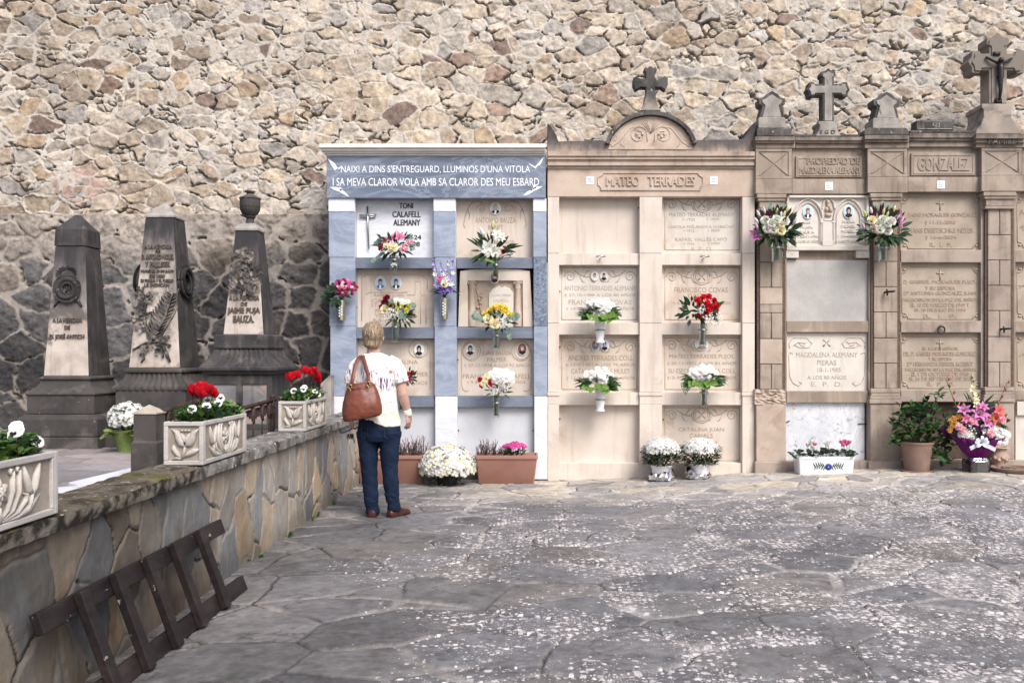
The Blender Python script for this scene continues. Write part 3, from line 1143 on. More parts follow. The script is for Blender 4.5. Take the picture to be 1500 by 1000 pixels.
def hooks(root, pts, off, ring=True):
    """iron vase holders fixed to the masonry"""
    for px, py in pts:
        d = FY + off
        x, z = wx(px, d), wz(py, d)
        mb = MB()
        mb.tube([(x, d + .01, z), (x, d - .045, z), (x, d - .05, z + .01)], .006, 6)
        mb.tube([(x + .052 * math.cos(a), d - .055 + .052 * math.sin(a) - .03, z + .014) for a in [2 * PI * i / 18 for i in range(19)]], .0045, 6)
        part('vase_holder', mb, M['steel'], root, smooth=True)


def pegs(root, pts, off):
    for px, py in pts:
        d = FY + off
        x, z = wx(px, d), wz(py, d)
        mb = MB()
        mb.tube([(x, d + .01, z), (x, d - .03, z)], .006, 5)
        mb.ball((x, d - .03, z), .009, 6, 4)
        part('slab_peg', mb, M['iron'], root, smooth=True)


# ------------------------------------------------------------------ tomb of blue marble
RB = .13   # recess of slabs


def blue_tomb():
    root = thing('niche_tomb', 'blue grey marble niche tomb with white cornice and white verse lettering', 'tomb', (wx(640, FY), FY + .3, 0))
    mb = MB()
    mb.fbox(490, 800, 226, 700, RB + .06, .46)
    part('core', mb, M['hollow'], root)
    mb = MB()
    mb.fbox(467, 799.5, 210.5, 216.5, -.11, .7)
    mb.fbox(470, 799, 217, 221, -.085, .7)
    mb.fbox(474, 799, 221.2, 224.5, -.06, .7)
    mb.fbox(477, 799, 224.7, 228, -.035, .6)
    part('cornice', mb, M['cornwhite'], root, bevel=.006)
    mb = MB()
    mb.fbox(478.5, 799.5, 228, 290, -.02, .6)
    fr = part('frieze', mb, M['frieze'], root, bevel=.003)
    mb = MB()
    ftext(mb, "NAIXI A DINS S\u2019ENTREGUARD, LLUMINOS D\u2019UNA VITOLA", 638, 248.5, 277, 11.5, -.02, .002)
    ftext(mb, "I SA MEVA CLAROR VOLA AMB SA CLAROR DES MEU ESBARD", 638.5, 266.5, 302, 11.5, -.02, .002)
    part('lettering', mb, M['engrave'], fr)
    d = FY - .02
    birds = [  # each: list of polygons in photo pixels
        [[(480, 232), (490, 239), (496, 248), (491, 251), (486, 243)], [(490, 250), (496, 246), (501, 243), (497, 248), (492, 251)]],
        [[(797, 229), (790, 237), (784, 244), (788, 246), (793, 239)], [(774, 239), (780, 242), (788, 246), (784, 247), (778, 243)], [(785, 246), (790, 242), (788, 247)]],
        [[(483, 274), (493, 274), (502, 278), (497, 281), (489, 278)], [(500, 277), (506, 282), (512, 289), (504, 285), (497, 281)], [(497, 274), (502, 277), (498, 279)]],
        [[(795, 273), (784, 274), (776, 279), (782, 280), (789, 277)], [(779, 277), (772, 281), (766, 287), (774, 285), (781, 281)], [(782, 271), (786, 275), (780, 278)]]]
    for b in birds:
        mb = MB()
        for poly in b:
            pts = [(wx(x, d), wz(y, d)) for x, y in poly]
            ar = sum(pts[i][0] * pts[(i + 1) % len(pts)][1] - pts[(i + 1) % len(pts)][0] * pts[i][1] for i in range(len(pts)))
            if ar < 0:
                pts.reverse()
            mb.prism(pts, d - .0025, d - .0004)
        part('engraved_bird', mb, M['engrave'], fr)
    # pillars: stacked blocks
    for (a0, a1, b0, b1) in ((481, 519, 486, 523), (635, 667, 638, 670.5), (781, 800, 783, 803)):
        cuts = [(290, 310, 'white', 0), (310, 377, 'blue', 0), (377, 478, 'blue', .002), (478, 580, 'blue', 0), (580, 702, 'white', .001)]
        for y0, y1, m, o in cuts:
            if a0 > 700 and y0 == 377:
                m = 'bluerough'
            k = ((y0 + y1) / 2 - 300) / 400
            mb = MB()
            mb.fbox(a0 + (b0 - a0) * k, a1 + (b1 - a1) * k, y0 + .35, y1 - .35, o, .4)
            part('pillar_block', mb, M[m], root, bevel=.003)
        mb = MB()
        mb.fbox((a0 + b0) / 2 + 1, (a1 + b1) / 2 - 1, 291, 700, .012, .3)
        part('pillar_core', mb, M['pale'], root)
    for y0, y1 in ((377, 393), (479, 495.5), (579.5, 596)):
        for x0, x1 in ((520, 637), (669, 784)):
            mb = MB()
            mb.fbox(x0, x1, y0, y1, .035, .25)
            part('ledge', mb, M['bluedark'], root, bevel=.003)
    s = slab(root, 514, 640, 285, 382, RB, 'white', [("TONI", 595, 301.5, 20, 8), ("CALAFELL", 595.5, 314, 41, 8.5), ("ALEMANY", 596, 326, 39, 8.5),
             ("23-12-24", 597, 347.5, 40, 6.5), ("8-10-98", 597, 357.5, 36, 6.5)], 'black', depth=.006, bold=.012,
             label='white marble slab with dark raised letters and a thin steel cross')
    d = FY + RB
    mb = MB()
    mb.tube([(wx(539, d), d - .025, wz(303, d)), (wx(539.5, d), d - .025, wz(333, d)), (wx(541, d), d - .025, wz(365, d))], [.009, .011, .008], 6)
    mb.tube([(wx(527, d), d - .028, wz(316, d)), (wx(540, d), d - .028, wz(316.5, d)), (wx(552, d), d - .028, wz(315, d))], .009, 6)
    mb.tube([(wx(528, d), d - .024, wz(318.5, d)), (wx(540, d), d - .024, wz(319, d)), (wx(551, d), d - .024, wz(317.5, d))], .006, 6)
    mb.tube([(wx(539.5, d), d, wz(318, d)), (wx(539.5, d), d - .03, wz(318, d))], .008, 6)
    mb.tube([(wx(540.5, d), d, wz(350, d)), (wx(540.5, d), d - .03, wz(350, d))], .006, 6)
    part('metal_cross', mb, M['steel'], s, smooth=True)

    def orn_b(mb, d):
        sc_ = d / K
        for fl in (-1, 1):
            cx = wx(725 + fl * 20, d)
            rd(mb, d, scroll_pts(cx, wz(306, d), 7 * sc_, 1.2, fl), .004)
            rd(mb, d, [(wx(725 + fl * q, d), wz(z, d)) for q, z in ((13, 300), (24, 295), (34, 297), (40, 306), (44, 318), (46, 330), (44, 334))], [.003, .005, .005, .005, .004, .005, .002])
            rd(mb, d, [(wx(725 + fl * q, d), wz(z, d)) for q, z in ((40, 306), (37, 314), (38, 322))], [.005, .004, .001])
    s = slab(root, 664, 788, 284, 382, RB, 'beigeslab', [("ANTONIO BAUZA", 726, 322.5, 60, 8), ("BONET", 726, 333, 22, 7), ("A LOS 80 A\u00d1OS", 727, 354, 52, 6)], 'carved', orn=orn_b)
    portrait(s, 726, 305.5, 16, 19, RB - .001, 'p_pale', 'p_dark', True, (190, 184, 178), 'p_grey', lady=True)

    def orn_c(mb, d):
        for pts in ([(530, 470), (530, 408), (536, 402), (618, 402), (626, 410), (626, 424)], [(536, 431), (542, 428), (597, 428), (597, 432), (608, 432), (608, 412), (616, 412), (616, 432), (624, 432)],
                    [(608, 432), (608, 465), (605, 466), (605, 472), (578, 472)], [(616, 432), (616, 474)], [(624, 436), (624, 474)]):
            rd(mb, d, [(wx(x, d), wz(y, d)) for x, y in pts], .0035, .005)
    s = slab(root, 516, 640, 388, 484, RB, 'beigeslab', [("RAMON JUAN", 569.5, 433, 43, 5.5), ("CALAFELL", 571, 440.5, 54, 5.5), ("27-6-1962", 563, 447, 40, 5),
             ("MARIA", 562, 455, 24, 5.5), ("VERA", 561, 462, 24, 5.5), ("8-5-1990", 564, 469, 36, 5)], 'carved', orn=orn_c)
    portrait(s, 557.5, 414.5, 15.5, 19.5, RB - .001, 'p_sky', 'p_blue', True, (36, 32, 32))
    portrait(s, 580.5, 414.5, 15.5, 19.5, RB - .001, 'p_sky', 'p_dark', True, (44, 38, 36))

    # leaning aedicule slab
    d = FY + .06
    mb = MB()
    mb.fbox(664, 788, 388, 484, RB + .03, .03)
    part('niche_back', mb, M['hollow'], root)
    mb = MB()
    P = lambda x, y: (wx(x, d), wz(y, d))
    mb.prism([P(671, 478.5), P(674, 397), P(690, 394.5), P(725, 393.5), P(760, 394.5), P(776, 397), P(781, 478.5), P(766, 478.5), P(765.5, 411), P(685, 411), P(686, 478.5)], d, d + .08)
    s = part('carved_slab', mb, M['beigeslab'], root, bevel=.003, label='leaning carved slab shaped as a small temple front with two columns')
    mb = MB()
    mb.fbox(684, 767, 410, 478.5, .095, .04)
    part('sunk_field', mb, M['ornament'], s)
    for cx in (691.5, 758.5):
        mb = MB()
        dd = d + .02
        r = 4.4 * dd / K
        x = wx(cx, dd)
        mb.lathe([(r * 1.3, wz(478, dd)), (r * 1.3, wz(457, dd)), (r * 1.05, wz(455, dd)), (r * .95, wz(424, dd)), (r * 1.1, wz(422, dd)), (r * 1.0, wz(421, dd)), (r * 1.35, wz(414, dd)), (r * 1.5, wz(411.5, dd))], (x, dd, 0), 14)
        for sgn in (-1, 1):
            mb.ball((x + sgn * r * 1.2, dd - .03, wz(415, dd)), .011, 7, 5)
        part('carved_column', mb, M['ornament'], s, smooth=True, angle=40)
    mb = MB()
    dd = FY + .09
    P = lambda x, y: (wx(x, dd), wz(y, dd))
    mb.prism([P(716, 479), P(716, 430), P(722, 423), P(731, 419), P(735, 421.5), P(739, 419), P(747, 423), P(752, 430), P(752, 479)], dd - .012, dd + .02)
    t2 = part('tablet', mb, M['cream'], s, bevel=.003)
    mb = MB()
    ftext(mb, "JUAN TERES", 734, 433, 27, 4, .078, .003)
    ftext(mb, "CALAFELL", 734, 440, 24, 4, .078, .003)
    part('lettering', mb, M['carvedlight'], t2)
    mb = MB()
    rdq = lambda pts, w: mb.ridge((0, dd + .004, 0), PL['U'], PL['V'], PL['N'], [(wx(x, dd), wz(y, dd)) for x, y in pts], w, .016)
    rdq([(698, 424), (701, 433), (703, 445), (705, 462)], [.006, .009, .012, .006])
    rdq([(706, 428), (704, 436), (702, 446)], [.002, .007, .003])
    for cx, cy in ((704, 444), (702, 438), (705, 434), (700, 450)):
        mb.ball((wx(cx, dd), dd - .006, wz(cy, dd)), .018, 8, 6)
    part('carved_flowers', mb, M['ornament'], s, smooth=True)
    portrait(s, 724.5, 406, 13.5, 19, .058, 'p_mid', 'p_dark', False, (90, 76, 80), 'p_grey')

    def orn_d(mb, d):
        rd(mb, d, circle_pts(wx(613, d), wz(511, d), 14 * d / K, 24, 13 * d / K), .004)
        rd(mb, d, [(wx(x, d), wz(y, d)) for x, y in ((530, 505), (560, 503), (590, 503))], .003)
        rd(mb, d, [(wx(x, d), wz(y, d)) for x, y in ((628, 505), (630, 515), (630, 570))], .003)
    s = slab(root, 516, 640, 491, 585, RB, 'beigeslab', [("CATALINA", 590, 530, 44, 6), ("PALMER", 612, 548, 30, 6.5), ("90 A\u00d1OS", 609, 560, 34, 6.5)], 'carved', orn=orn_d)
    portrait(s, 614, 512.5, 14.5, 18.5, RB - .001, 'p_shirt', 'p_dark', False, (30, 28, 30), 'p_grey', lady=True)

    def orn_e(mb, d):
        for fl in (-1, 1):
            cx = 727 + fl * 37.5
            rd(mb, d, circle_pts(wx(cx - fl * 1, d), wz(514, d), 13.5 * d / K, 24, 14 * d / K), .004)
            rd(mb, d, circle_pts(wx(cx, d), wz(514, d), 11 * d / K, 20, 12 * d / K), .003)
            rd(mb, d, [(wx(727 + fl * x, d), wz(y, d)) for x, y in ((46, 504), (51, 512), (51, 560), (49, 570), (44, 573), (40, 571))], .004)
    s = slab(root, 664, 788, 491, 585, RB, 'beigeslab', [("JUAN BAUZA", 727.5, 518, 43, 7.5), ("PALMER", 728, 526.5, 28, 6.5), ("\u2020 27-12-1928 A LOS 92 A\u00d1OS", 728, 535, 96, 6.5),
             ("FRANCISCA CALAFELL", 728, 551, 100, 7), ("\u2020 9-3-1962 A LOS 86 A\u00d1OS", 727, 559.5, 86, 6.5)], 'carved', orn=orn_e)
    portrait(s, 689, 512, 14, 18, RB - .001, 'p_pale', 'p_dark', False, (52, 44, 46), 'p_grey', lady=True)
    portrait(s, 765, 511, 14, 18, RB - .001, 'p_sepia', 'p_dark', False, (150, 120, 116), 'p_grey')
    for x0, x1 in ((518, 641), (668, 786)):
        mb = MB()
        mb.fbox(x0, x1, 590, 704, RB - .02, .05)
        part('lower_panel', mb, M['pale'], root, bevel=.003)
    pegs(root, ((521, 327), (523, 450), (638, 450), (783, 526), (671, 527), (672, 630), (781, 630)), RB - .02)
    # low dark kerb at the foot
    mb = MB()
    mb.fbox(521, 784, 692, 712, .09, .1)
    part('kerb', mb, M['topdark'], root, bevel=.004)


blue_tomb()


# ------------------------------------------------------------------ beige tomb with arched gable
def beige_tomb():
    root = thing('niche_tomb', 'pale beige stone niche tomb with an arched scroll gable and stone cross', 'tomb', (wx(953, FY), FY + .3, 0))
    mb = MB()
    mb.fbox(803, 1105, 226, 700, .19, .46)
    part('core', mb, M['beige'], root)
    # parapet with corner horns and arched gable
    d = FY + .03
    P = lambda x, y: (wx(x, d), wz(y, d))
    n = 22
    arc = [P(953 + 67 * math.cos(a), 222 - 55 * math.sin(a)) for a in [PI * (.08 + .84 * i / n) for i in range(n + 1)]]
    mb = MB()
    out = [P(802, 223), P(1106, 223), P(1106, 178), P(1100, 186), P(1094, 197), P(1088, 204), P(1022, 205)] + arc + [P(884, 205), P(818, 207), P(815, 198), P(808, 186), P(802, 180)]
    mb.prism(out, d, d + .45)
    par = part('parapet', mb, M['mateotop'], root, bevel=.008)
    mb = MB()
    arco = [(wx(953 + 68 * math.cos(a), d), wz(222 - 58 * math.sin(a), d)) for a in [PI * (.06 + .88 * i / n) for i in range(n + 1)]]
    arci = [(wx(953 + 62 * math.cos(a), d), wz(222 - 52 * math.sin(a), d)) for a in [PI * (.06 + .88 * i / n) for i in range(n + 1)]]
    rs = [[(a[0], d - .05, a[1]), (b[0], d - .05, b[1]), (b[0], d + .01, b[1]), (a[0], d + .46, a[1])] for a, b in zip(arco, arci)]
    mb.rings(rs)
    part('gable_moulding', mb, M['topdark'], par, bevel=.004)
    mb = MB()
    q = lambda pts, w: rd(mb, d, [(wx(x, d), wz(y, d)) for x, y in pts], w, .012)
    s = d / K
    for fl in (-1, 1):
        f = lambda x: 953 + fl * x
        rd(mb, d, scroll_pts(wx(f(18), d), wz(198, d), 13 * s, 1.7, -fl, PI * .2), .008, .014)
        q([(f(5), 208), (f(6), 192), (f(16), 184), (f(30), 188), (f(38), 198), (f(46), 208), (f(56), 215), (f(61), 210), (f(55), 205), (f(51), 208)], [.006, .010, .010, .010, .010, .009, .008, .006, .005, .003])
        rd(mb, d, scroll_pts(wx(f(52), d), wz(203, d), 5 * s, 1.2, fl), .005, .010)
        for k in range(5):
            a = k * .35
            q([(f(0), 196), (f(4 + k * 2.2), 186 - 7 * math.cos(a)), (f(7 + 3.2 * k), 182 - 6 * math.cos(a))], [.004, .008, .001])
        for k in range(3):
            mb.ball((wx(f(20 - 4 * k), d), d - .006, wz(197 + 4 * (k % 2), d)), .018, 7, 5)
        q([(f(38), 216), (f(44), 211), (f(41), 206)], [.004, .010, .002])
    part('carved_scrolls', mb, M['tymp'], par, smooth=True)
    mb = MB()
    mb.prism([(wx(891, d), wz(219, d)), (wx(1015, d), wz(219, d))] + [(x, z) for x, z in [(wx(953 + 61 * math.cos(a), d), wz(222 - 51 * math.sin(a), d)) for a in [PI * (.07 + .86 * i / n) for i in range(n + 1)]]], d - .006, d + .02)
    part('tympanum', mb, M['tymp'], par)
    mb = MB()
    for y0, y1, o in ((222, 229, -.07), (229, 234, -.055), (234.2, 238, -.035), (238, 243, -.045), (243, 247.5, -.02)):
        mb.fbox(802, 1106, y0, y1 - .2, o, .5)
    part('cornice', mb, M['mateotop'], root, bevel=.006)
    mb = MB()
    mb.fbox(802, 1106, 247.5, 288, -.005, .5)
    fr = part('frieze', mb, M['mateofrieze'], root, bevel=.004)
    d = FY - .005
    mb = MB()
    P = lambda x, y: (wx(x, d), wz(y, d))
    o8 = [(880, 279), (1026, 279), (1026, 274), (1029.5, 271), (1029.5, 260), (1024, 257), (1022, 253.5), (884, 253.5), (882, 257), (876, 260), (876, 271), (880, 274)]
    mb.ridge((0, d, 0), (1, 0, 0), (0, 0, 1), (0, -1, 0), [P(*p) for p in o8 + [o8[0]]], .008, .012)
    pq = part('name_plaque', mb, M['mateofrieze'], fr, smooth=True)
    mb = MB()
    ftext(mb, "MATEO   TERRADES", 953, 265.5, 129, 14, -.005, .014, .010)
    part('lettering', mb, M['mateofrieze'], pq, bevel=.002)
    for px in (864.5, 1045.5):
        mb = MB()
        mb.fbox(px - 5.5, px + 5.5, 258.5, 270, -.009, .006)
        tk = part('number_ticket', mb, M['ticket'], fr)
        mb = MB()
        for k in range(3):
            mb.fbox(px - 3.5, px + 2 + k, 261 + 2.6 * k, 262 + 2.6 * k, -.0105, .001)
        part('print', mb, M['ticketink'], tk)
    for a, b in ((802.5, 819), (937, 970), (1087.5, 1105.5)):
        mb = MB()
        cuts = [288, 371, 473, 574]
        for y0, y1 in zip(cuts[:-1], cuts[1:]):
            mb.fbox(a, b, y0 + .25, y1 - .25, .0, .25)
        part('pillar_shaft', mb, M['beige'], root, bevel=.002)
        mb = MB()
        mb.fbox(a - .8, b + .8, 574.2, 580, -.012, .25)
        mb.fbox(a + .0, b + .0, 580, 592, -.004, .25)
        part('pillar_moulding', mb, M['beige'], root, bevel=.006)
        mb = MB()
        mb.fbox(a, b, 592, 704, -.008, .25)
        part('pillar_base', mb, M['beige'], root, bevel=.003)
    for y0, y1 in ((371, 388), (472.5, 490), (574.5, 593)):
        for x0, x1 in ((818, 938), (969, 1088)):
            mb = MB()
            mb.fbox(x0, x1, y0, y1, .03, .25)
            part('ledge', mb, M['beige'], root, bevel=.003)
    for x0, x1 in ((818, 938), (969, 1088)):
        mb = MB()
        mb.fbox(x0, x1, 678, 703, .02, .25)
        part('plinth', mb, M['beige'], root, bevel=.004)
    b = RB - .01
    slab(root, 815, 941, 284, 374, b, 'beige', label='blank beige slab at the top left of its tomb')
    slab(root, 966, 1091, 284, 374, b, 'cream', [("MATEO TERRADES ALEMANY", 1028, 314.5, 96, 5.5), ("\u2217 1925", 1009, 321.5, 18, 4), ("\u2020 1999", 1044, 321.5, 18, 4),
         ("CAROLA MI\u0160LANOV\u00c1 HORE\u010cNY", 1027, 331.5, 98, 5.5), ("\u2217 1912", 1009, 338, 16, 4), ("\u2020 2005", 1045, 338, 18, 4),
         ("RAFAEL VALL\u00c9S CAP\u00d3", 1027, 350, 76, 6), ("\u2217 1926", 1009, 357, 16, 4), ("\u2020 2009", 1045, 357, 18, 4), ("E  P  D", 1027, 364.5, 28, 5)],
         'carvedlight', border=8, orn=mateo_orn(1028, 299, 44, 14))
    s = slab(root, 815, 941, 384, 476, b, 'cream', [("ANTONIO TERRADES ALEMANY", 879, 422, 106, 7), ("\u2020 27-10-1988 A LOS 80 A\u00d1OS", 879, 432, 104, 6),
         ("FRANCISCA COVAS", 879, 442.5, 92, 7), ("\u2020 14-3-1996 A LOS 82 A\u00d1OS", 879, 452, 100, 6)], 'carvedlight', border=8, orn=mateo_orn(879, 404, 44, 14, False))
    portrait(s, 871, 404.5, 11, 14.5, b - .001, 'p_pale', 'p_pale', True, (84, 70, 66))
    portrait(s, 884.5, 404.5, 11, 14.5, b - .001, 'p_pale', 'p_dark', False, (36, 32, 32))
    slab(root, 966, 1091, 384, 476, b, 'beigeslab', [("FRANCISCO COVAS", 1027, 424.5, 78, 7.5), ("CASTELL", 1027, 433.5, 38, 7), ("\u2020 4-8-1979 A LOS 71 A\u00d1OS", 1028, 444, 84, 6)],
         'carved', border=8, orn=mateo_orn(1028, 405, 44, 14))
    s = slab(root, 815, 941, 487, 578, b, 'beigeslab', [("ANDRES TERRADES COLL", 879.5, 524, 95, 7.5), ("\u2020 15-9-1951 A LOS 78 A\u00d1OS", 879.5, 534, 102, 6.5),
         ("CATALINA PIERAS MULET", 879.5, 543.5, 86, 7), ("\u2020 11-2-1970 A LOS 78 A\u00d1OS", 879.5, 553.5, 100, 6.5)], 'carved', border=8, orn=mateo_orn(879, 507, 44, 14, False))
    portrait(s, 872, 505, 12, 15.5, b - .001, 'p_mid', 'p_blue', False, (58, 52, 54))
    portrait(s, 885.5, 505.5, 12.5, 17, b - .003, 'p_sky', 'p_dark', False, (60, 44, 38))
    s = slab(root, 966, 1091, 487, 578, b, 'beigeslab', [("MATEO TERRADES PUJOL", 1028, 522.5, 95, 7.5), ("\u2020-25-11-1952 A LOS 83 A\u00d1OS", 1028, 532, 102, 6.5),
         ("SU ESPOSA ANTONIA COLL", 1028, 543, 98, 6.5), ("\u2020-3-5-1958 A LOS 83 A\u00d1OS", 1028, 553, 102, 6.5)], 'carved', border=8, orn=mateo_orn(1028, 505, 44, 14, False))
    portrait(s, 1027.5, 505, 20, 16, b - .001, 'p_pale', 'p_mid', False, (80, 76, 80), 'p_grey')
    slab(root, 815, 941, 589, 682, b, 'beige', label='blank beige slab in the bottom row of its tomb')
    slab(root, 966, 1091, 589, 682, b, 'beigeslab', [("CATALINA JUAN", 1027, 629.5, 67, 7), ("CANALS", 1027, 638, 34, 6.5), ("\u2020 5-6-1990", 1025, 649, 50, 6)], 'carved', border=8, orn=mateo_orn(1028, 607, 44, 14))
    hooks(root, ((879, 379), (1030, 379)), .03)
    pegs(root, ((935, 305), (936, 450), (820, 427), (1086, 318), (1086, 410), (936, 507), (820, 508), (936, 614), (820, 613), (971, 614)), .10)


beige_tomb()


# ------------------------------------------------------------------ brown sandstone tombs
def joints(mb, x0, x1, y0, y1, off, rows):
    pass


def pilaster(root, x0, x1, capx, worn=False, mat='brown', split=None, dz=0):
    """ashlar pilaster: capital, shaft blocks with joints, base moulding, pedestal"""
    mb = MB()
    a, b = capx
    for y0, y1, g in ((284, 290, 4), (290, 294.5, 2.5), (294.5, 305, .5), (305, 309, 1.8)):
        mb.fbox(a + 4 - g, b - 4 + g, y0 + dz, y1 + dz - .2, -.05 - g * .008, .3)
    part('capital', mb, M[mat], root, bevel=.004)
    rows = [(309, 347), (347, 384), (384, 421), (421, 458), (458, 496), (496, 533), (533, 570)]
    mid = split or (x0 + x1) / 2
    for i, (y0, y1) in enumerate(rows):
        cells = [(x0, mid), (mid, x1)] if i % 2 == 0 else [(x0, x1)]
        if worn and i == 3:
            mb = MB()
            mb.fbox(x0 + .3, x1 - .3, y0 + .4 + dz, 445.6 + dz, -.035, .25)
            part('shaft_block', mb, M['brownpale'], root, bevel=.005)
            mb = MB()
            mb.fbox(x0 + .3, x1 - .3, 446.2 + dz, y1 - .4 + dz, -.035, .25)
            part('shaft_block', mb, M[mat], root, bevel=.005)
            continue
        for c0, c1 in cells:
            mb = MB()
            mb.fbox(c0 + .45, c1 - .45, y0 + .45 + dz, y1 - .45 + dz, -.035, .25)
            part('shaft_block', mb, M['brownpale'] if (worn and i > 3 and i % 2) else M[mat], root, bevel=.005)
    mb = MB()
    mb.fbox(x0 - 4, x1 + 4, 309 + dz, 572 + dz, -.018, .25)
    part('shaft_core', mb, M['joint'], root)
    mb = MB()
    if worn:
        rnd = random.Random(8)
        d = FY - .05
        rs = []
        for k in range(10):
            y = 570 + 22 * k / 9
            ring = []
            for i in range(10):
                x = 1105.5 + 44.5 * i / 9
                o = rnd.uniform(-.03, .015)
                ring.append((wx(x, d), d + o, wz(y, d)))
            ring += [(wx(1150, d), d + .2, wz(y, d)), (wx(1105.5, d), d + .2, wz(y, d))]
            rs.append(ring)
        mb.rings(rs)
        part('base_moulding', mb, M['brownpale'], root, bevel=0, label='crumbled base moulding')
    else:
        for y0, y1, g in ((570, 576, 4), (576, 581, 3), (581, 586, 5), (586, 592, 7)):
            mb.fbox(x0 - 2 - g * .6, x1 + 2 + g * .6, y0 + dz, y1 + dz - .2, -.04 - g * .006, .3)
        part('base_moulding', mb, M[mat], root, bevel=.005)
    mb = MB()
    mb.fbox(x0 - 5, x1 + 5, 592 + dz, 676 + dz, -.065, .3)
    part('pedestal', mb, M['brownpale'] if worn else M[mat], root, bevel=.006)
    mb = MB()
    mb.fbox(x0 - 7, x1 + 7, 676 + dz, 704 + dz, -.085, .3)
    part('plinth', mb, M['greybrown'], root, bevel=.008)


def frieze_block(root, x0, x1, y0, y1, proj, mat='brown', diamond=True):
    """square block over a pilaster with a sunk panel cut by two diagonals"""
    d = FY + proj
    mb = MB()
    mb.fbox(x0, x1, y0, y1, proj + .012, .3)
    m = 8
    mb.fbox(x0, x1, y0, y0 + 5, proj, .02)
    mb.fbox(x0, x1, y1 - 4, y1, proj, .02)
    mb.fbox(x0, x0 + 5, y0 + 5, y1 - 4, proj, .02)
    mb.fbox(x1 - 5, x1, y0 + 5, y1 - 4, proj, .02)
    o = part('frieze_block', mb, M[mat], root, bevel=.004)
    mb = MB()
    dd = d + .012
    a, b, c, e = x0 + 5, x1 - 5, y0 + 5, y1 - 4
    cx, cy = (a + b) / 2, (c + e) / 2
    P = lambda x, y, o: (wx(x, dd), dd + o, wz(y, dd))
    vs = [P(a, c, -.001), P(b, c, -.001), P(b, e, -.001), P(a, e, -.001), P(cx, cy, -.007)]
    mb.add(vs, [(0, 4, 1), (1, 4, 2), (2, 4, 3), (3, 4, 0)])
    for A, B in (((a + 1, c + 1), (b - 1, e - 1)), ((a + 1, e - 1), (b - 1, c + 1))):
        mb.ridge((0, dd - .004, 0), (1, 0, 0), (0, 0, 1), (0, -1, 0), [(wx(A[0], dd), wz(A[1], dd)), (wx(cx, dd), wz(cy, dd)), (wx(B[0], dd), wz(B[1], dd))], .005, .008)
    part('diamond_panel', mb, M[mat], o)


def name_panel(root, x0, x1, y0, y1, off, lines, mat='brown'):
    mb = MB()
    mb.fbox(x0, x1, y0, y1, off - .025, .04)
    pn = part('name_panel', mb, M[mat], root, bevel=.005)
    mb = MB()
    for a in ((x0 + 3, x1 - 3, y0 + 2.5, y0 + 4), (x0 + 3, x1 - 3, y1 - 4, y1 - 2.5), (x0 + 3, x0 + 4.2, y0 + 4, y1 - 4), (x1 - 4.2, x1 - 3, y0 + 4, y1 - 4)):
        mb.fbox(a[0], a[1], a[2], a[3], off - .031, .01)
    part('panel_border', mb, M[mat], pn)
    mb = MB()
    for t, cx, cy, w, h in lines:
        ftext(mb, t, cx, cy, w, h, off - .025, .010, .012)
    part('lettering', mb, M[mat], pn, bevel=.0015)


def ticket(root, px, py, off):
    mb = MB()
    mb.fbox(px - 5.5, px + 5.5, py - 5.8, py + 5.8, off - .004, .006)
    tk = part('number_ticket', mb, M['ticket'], root)
    mb = MB()
    for k in range(3):
        mb.fbox(px - 3.5, px + 1 + k, py - 3 + 2.6 * k, py - 2 + 2.6 * k, off - .0055, .001)
    part('print', mb, M['ticketink'], tk)


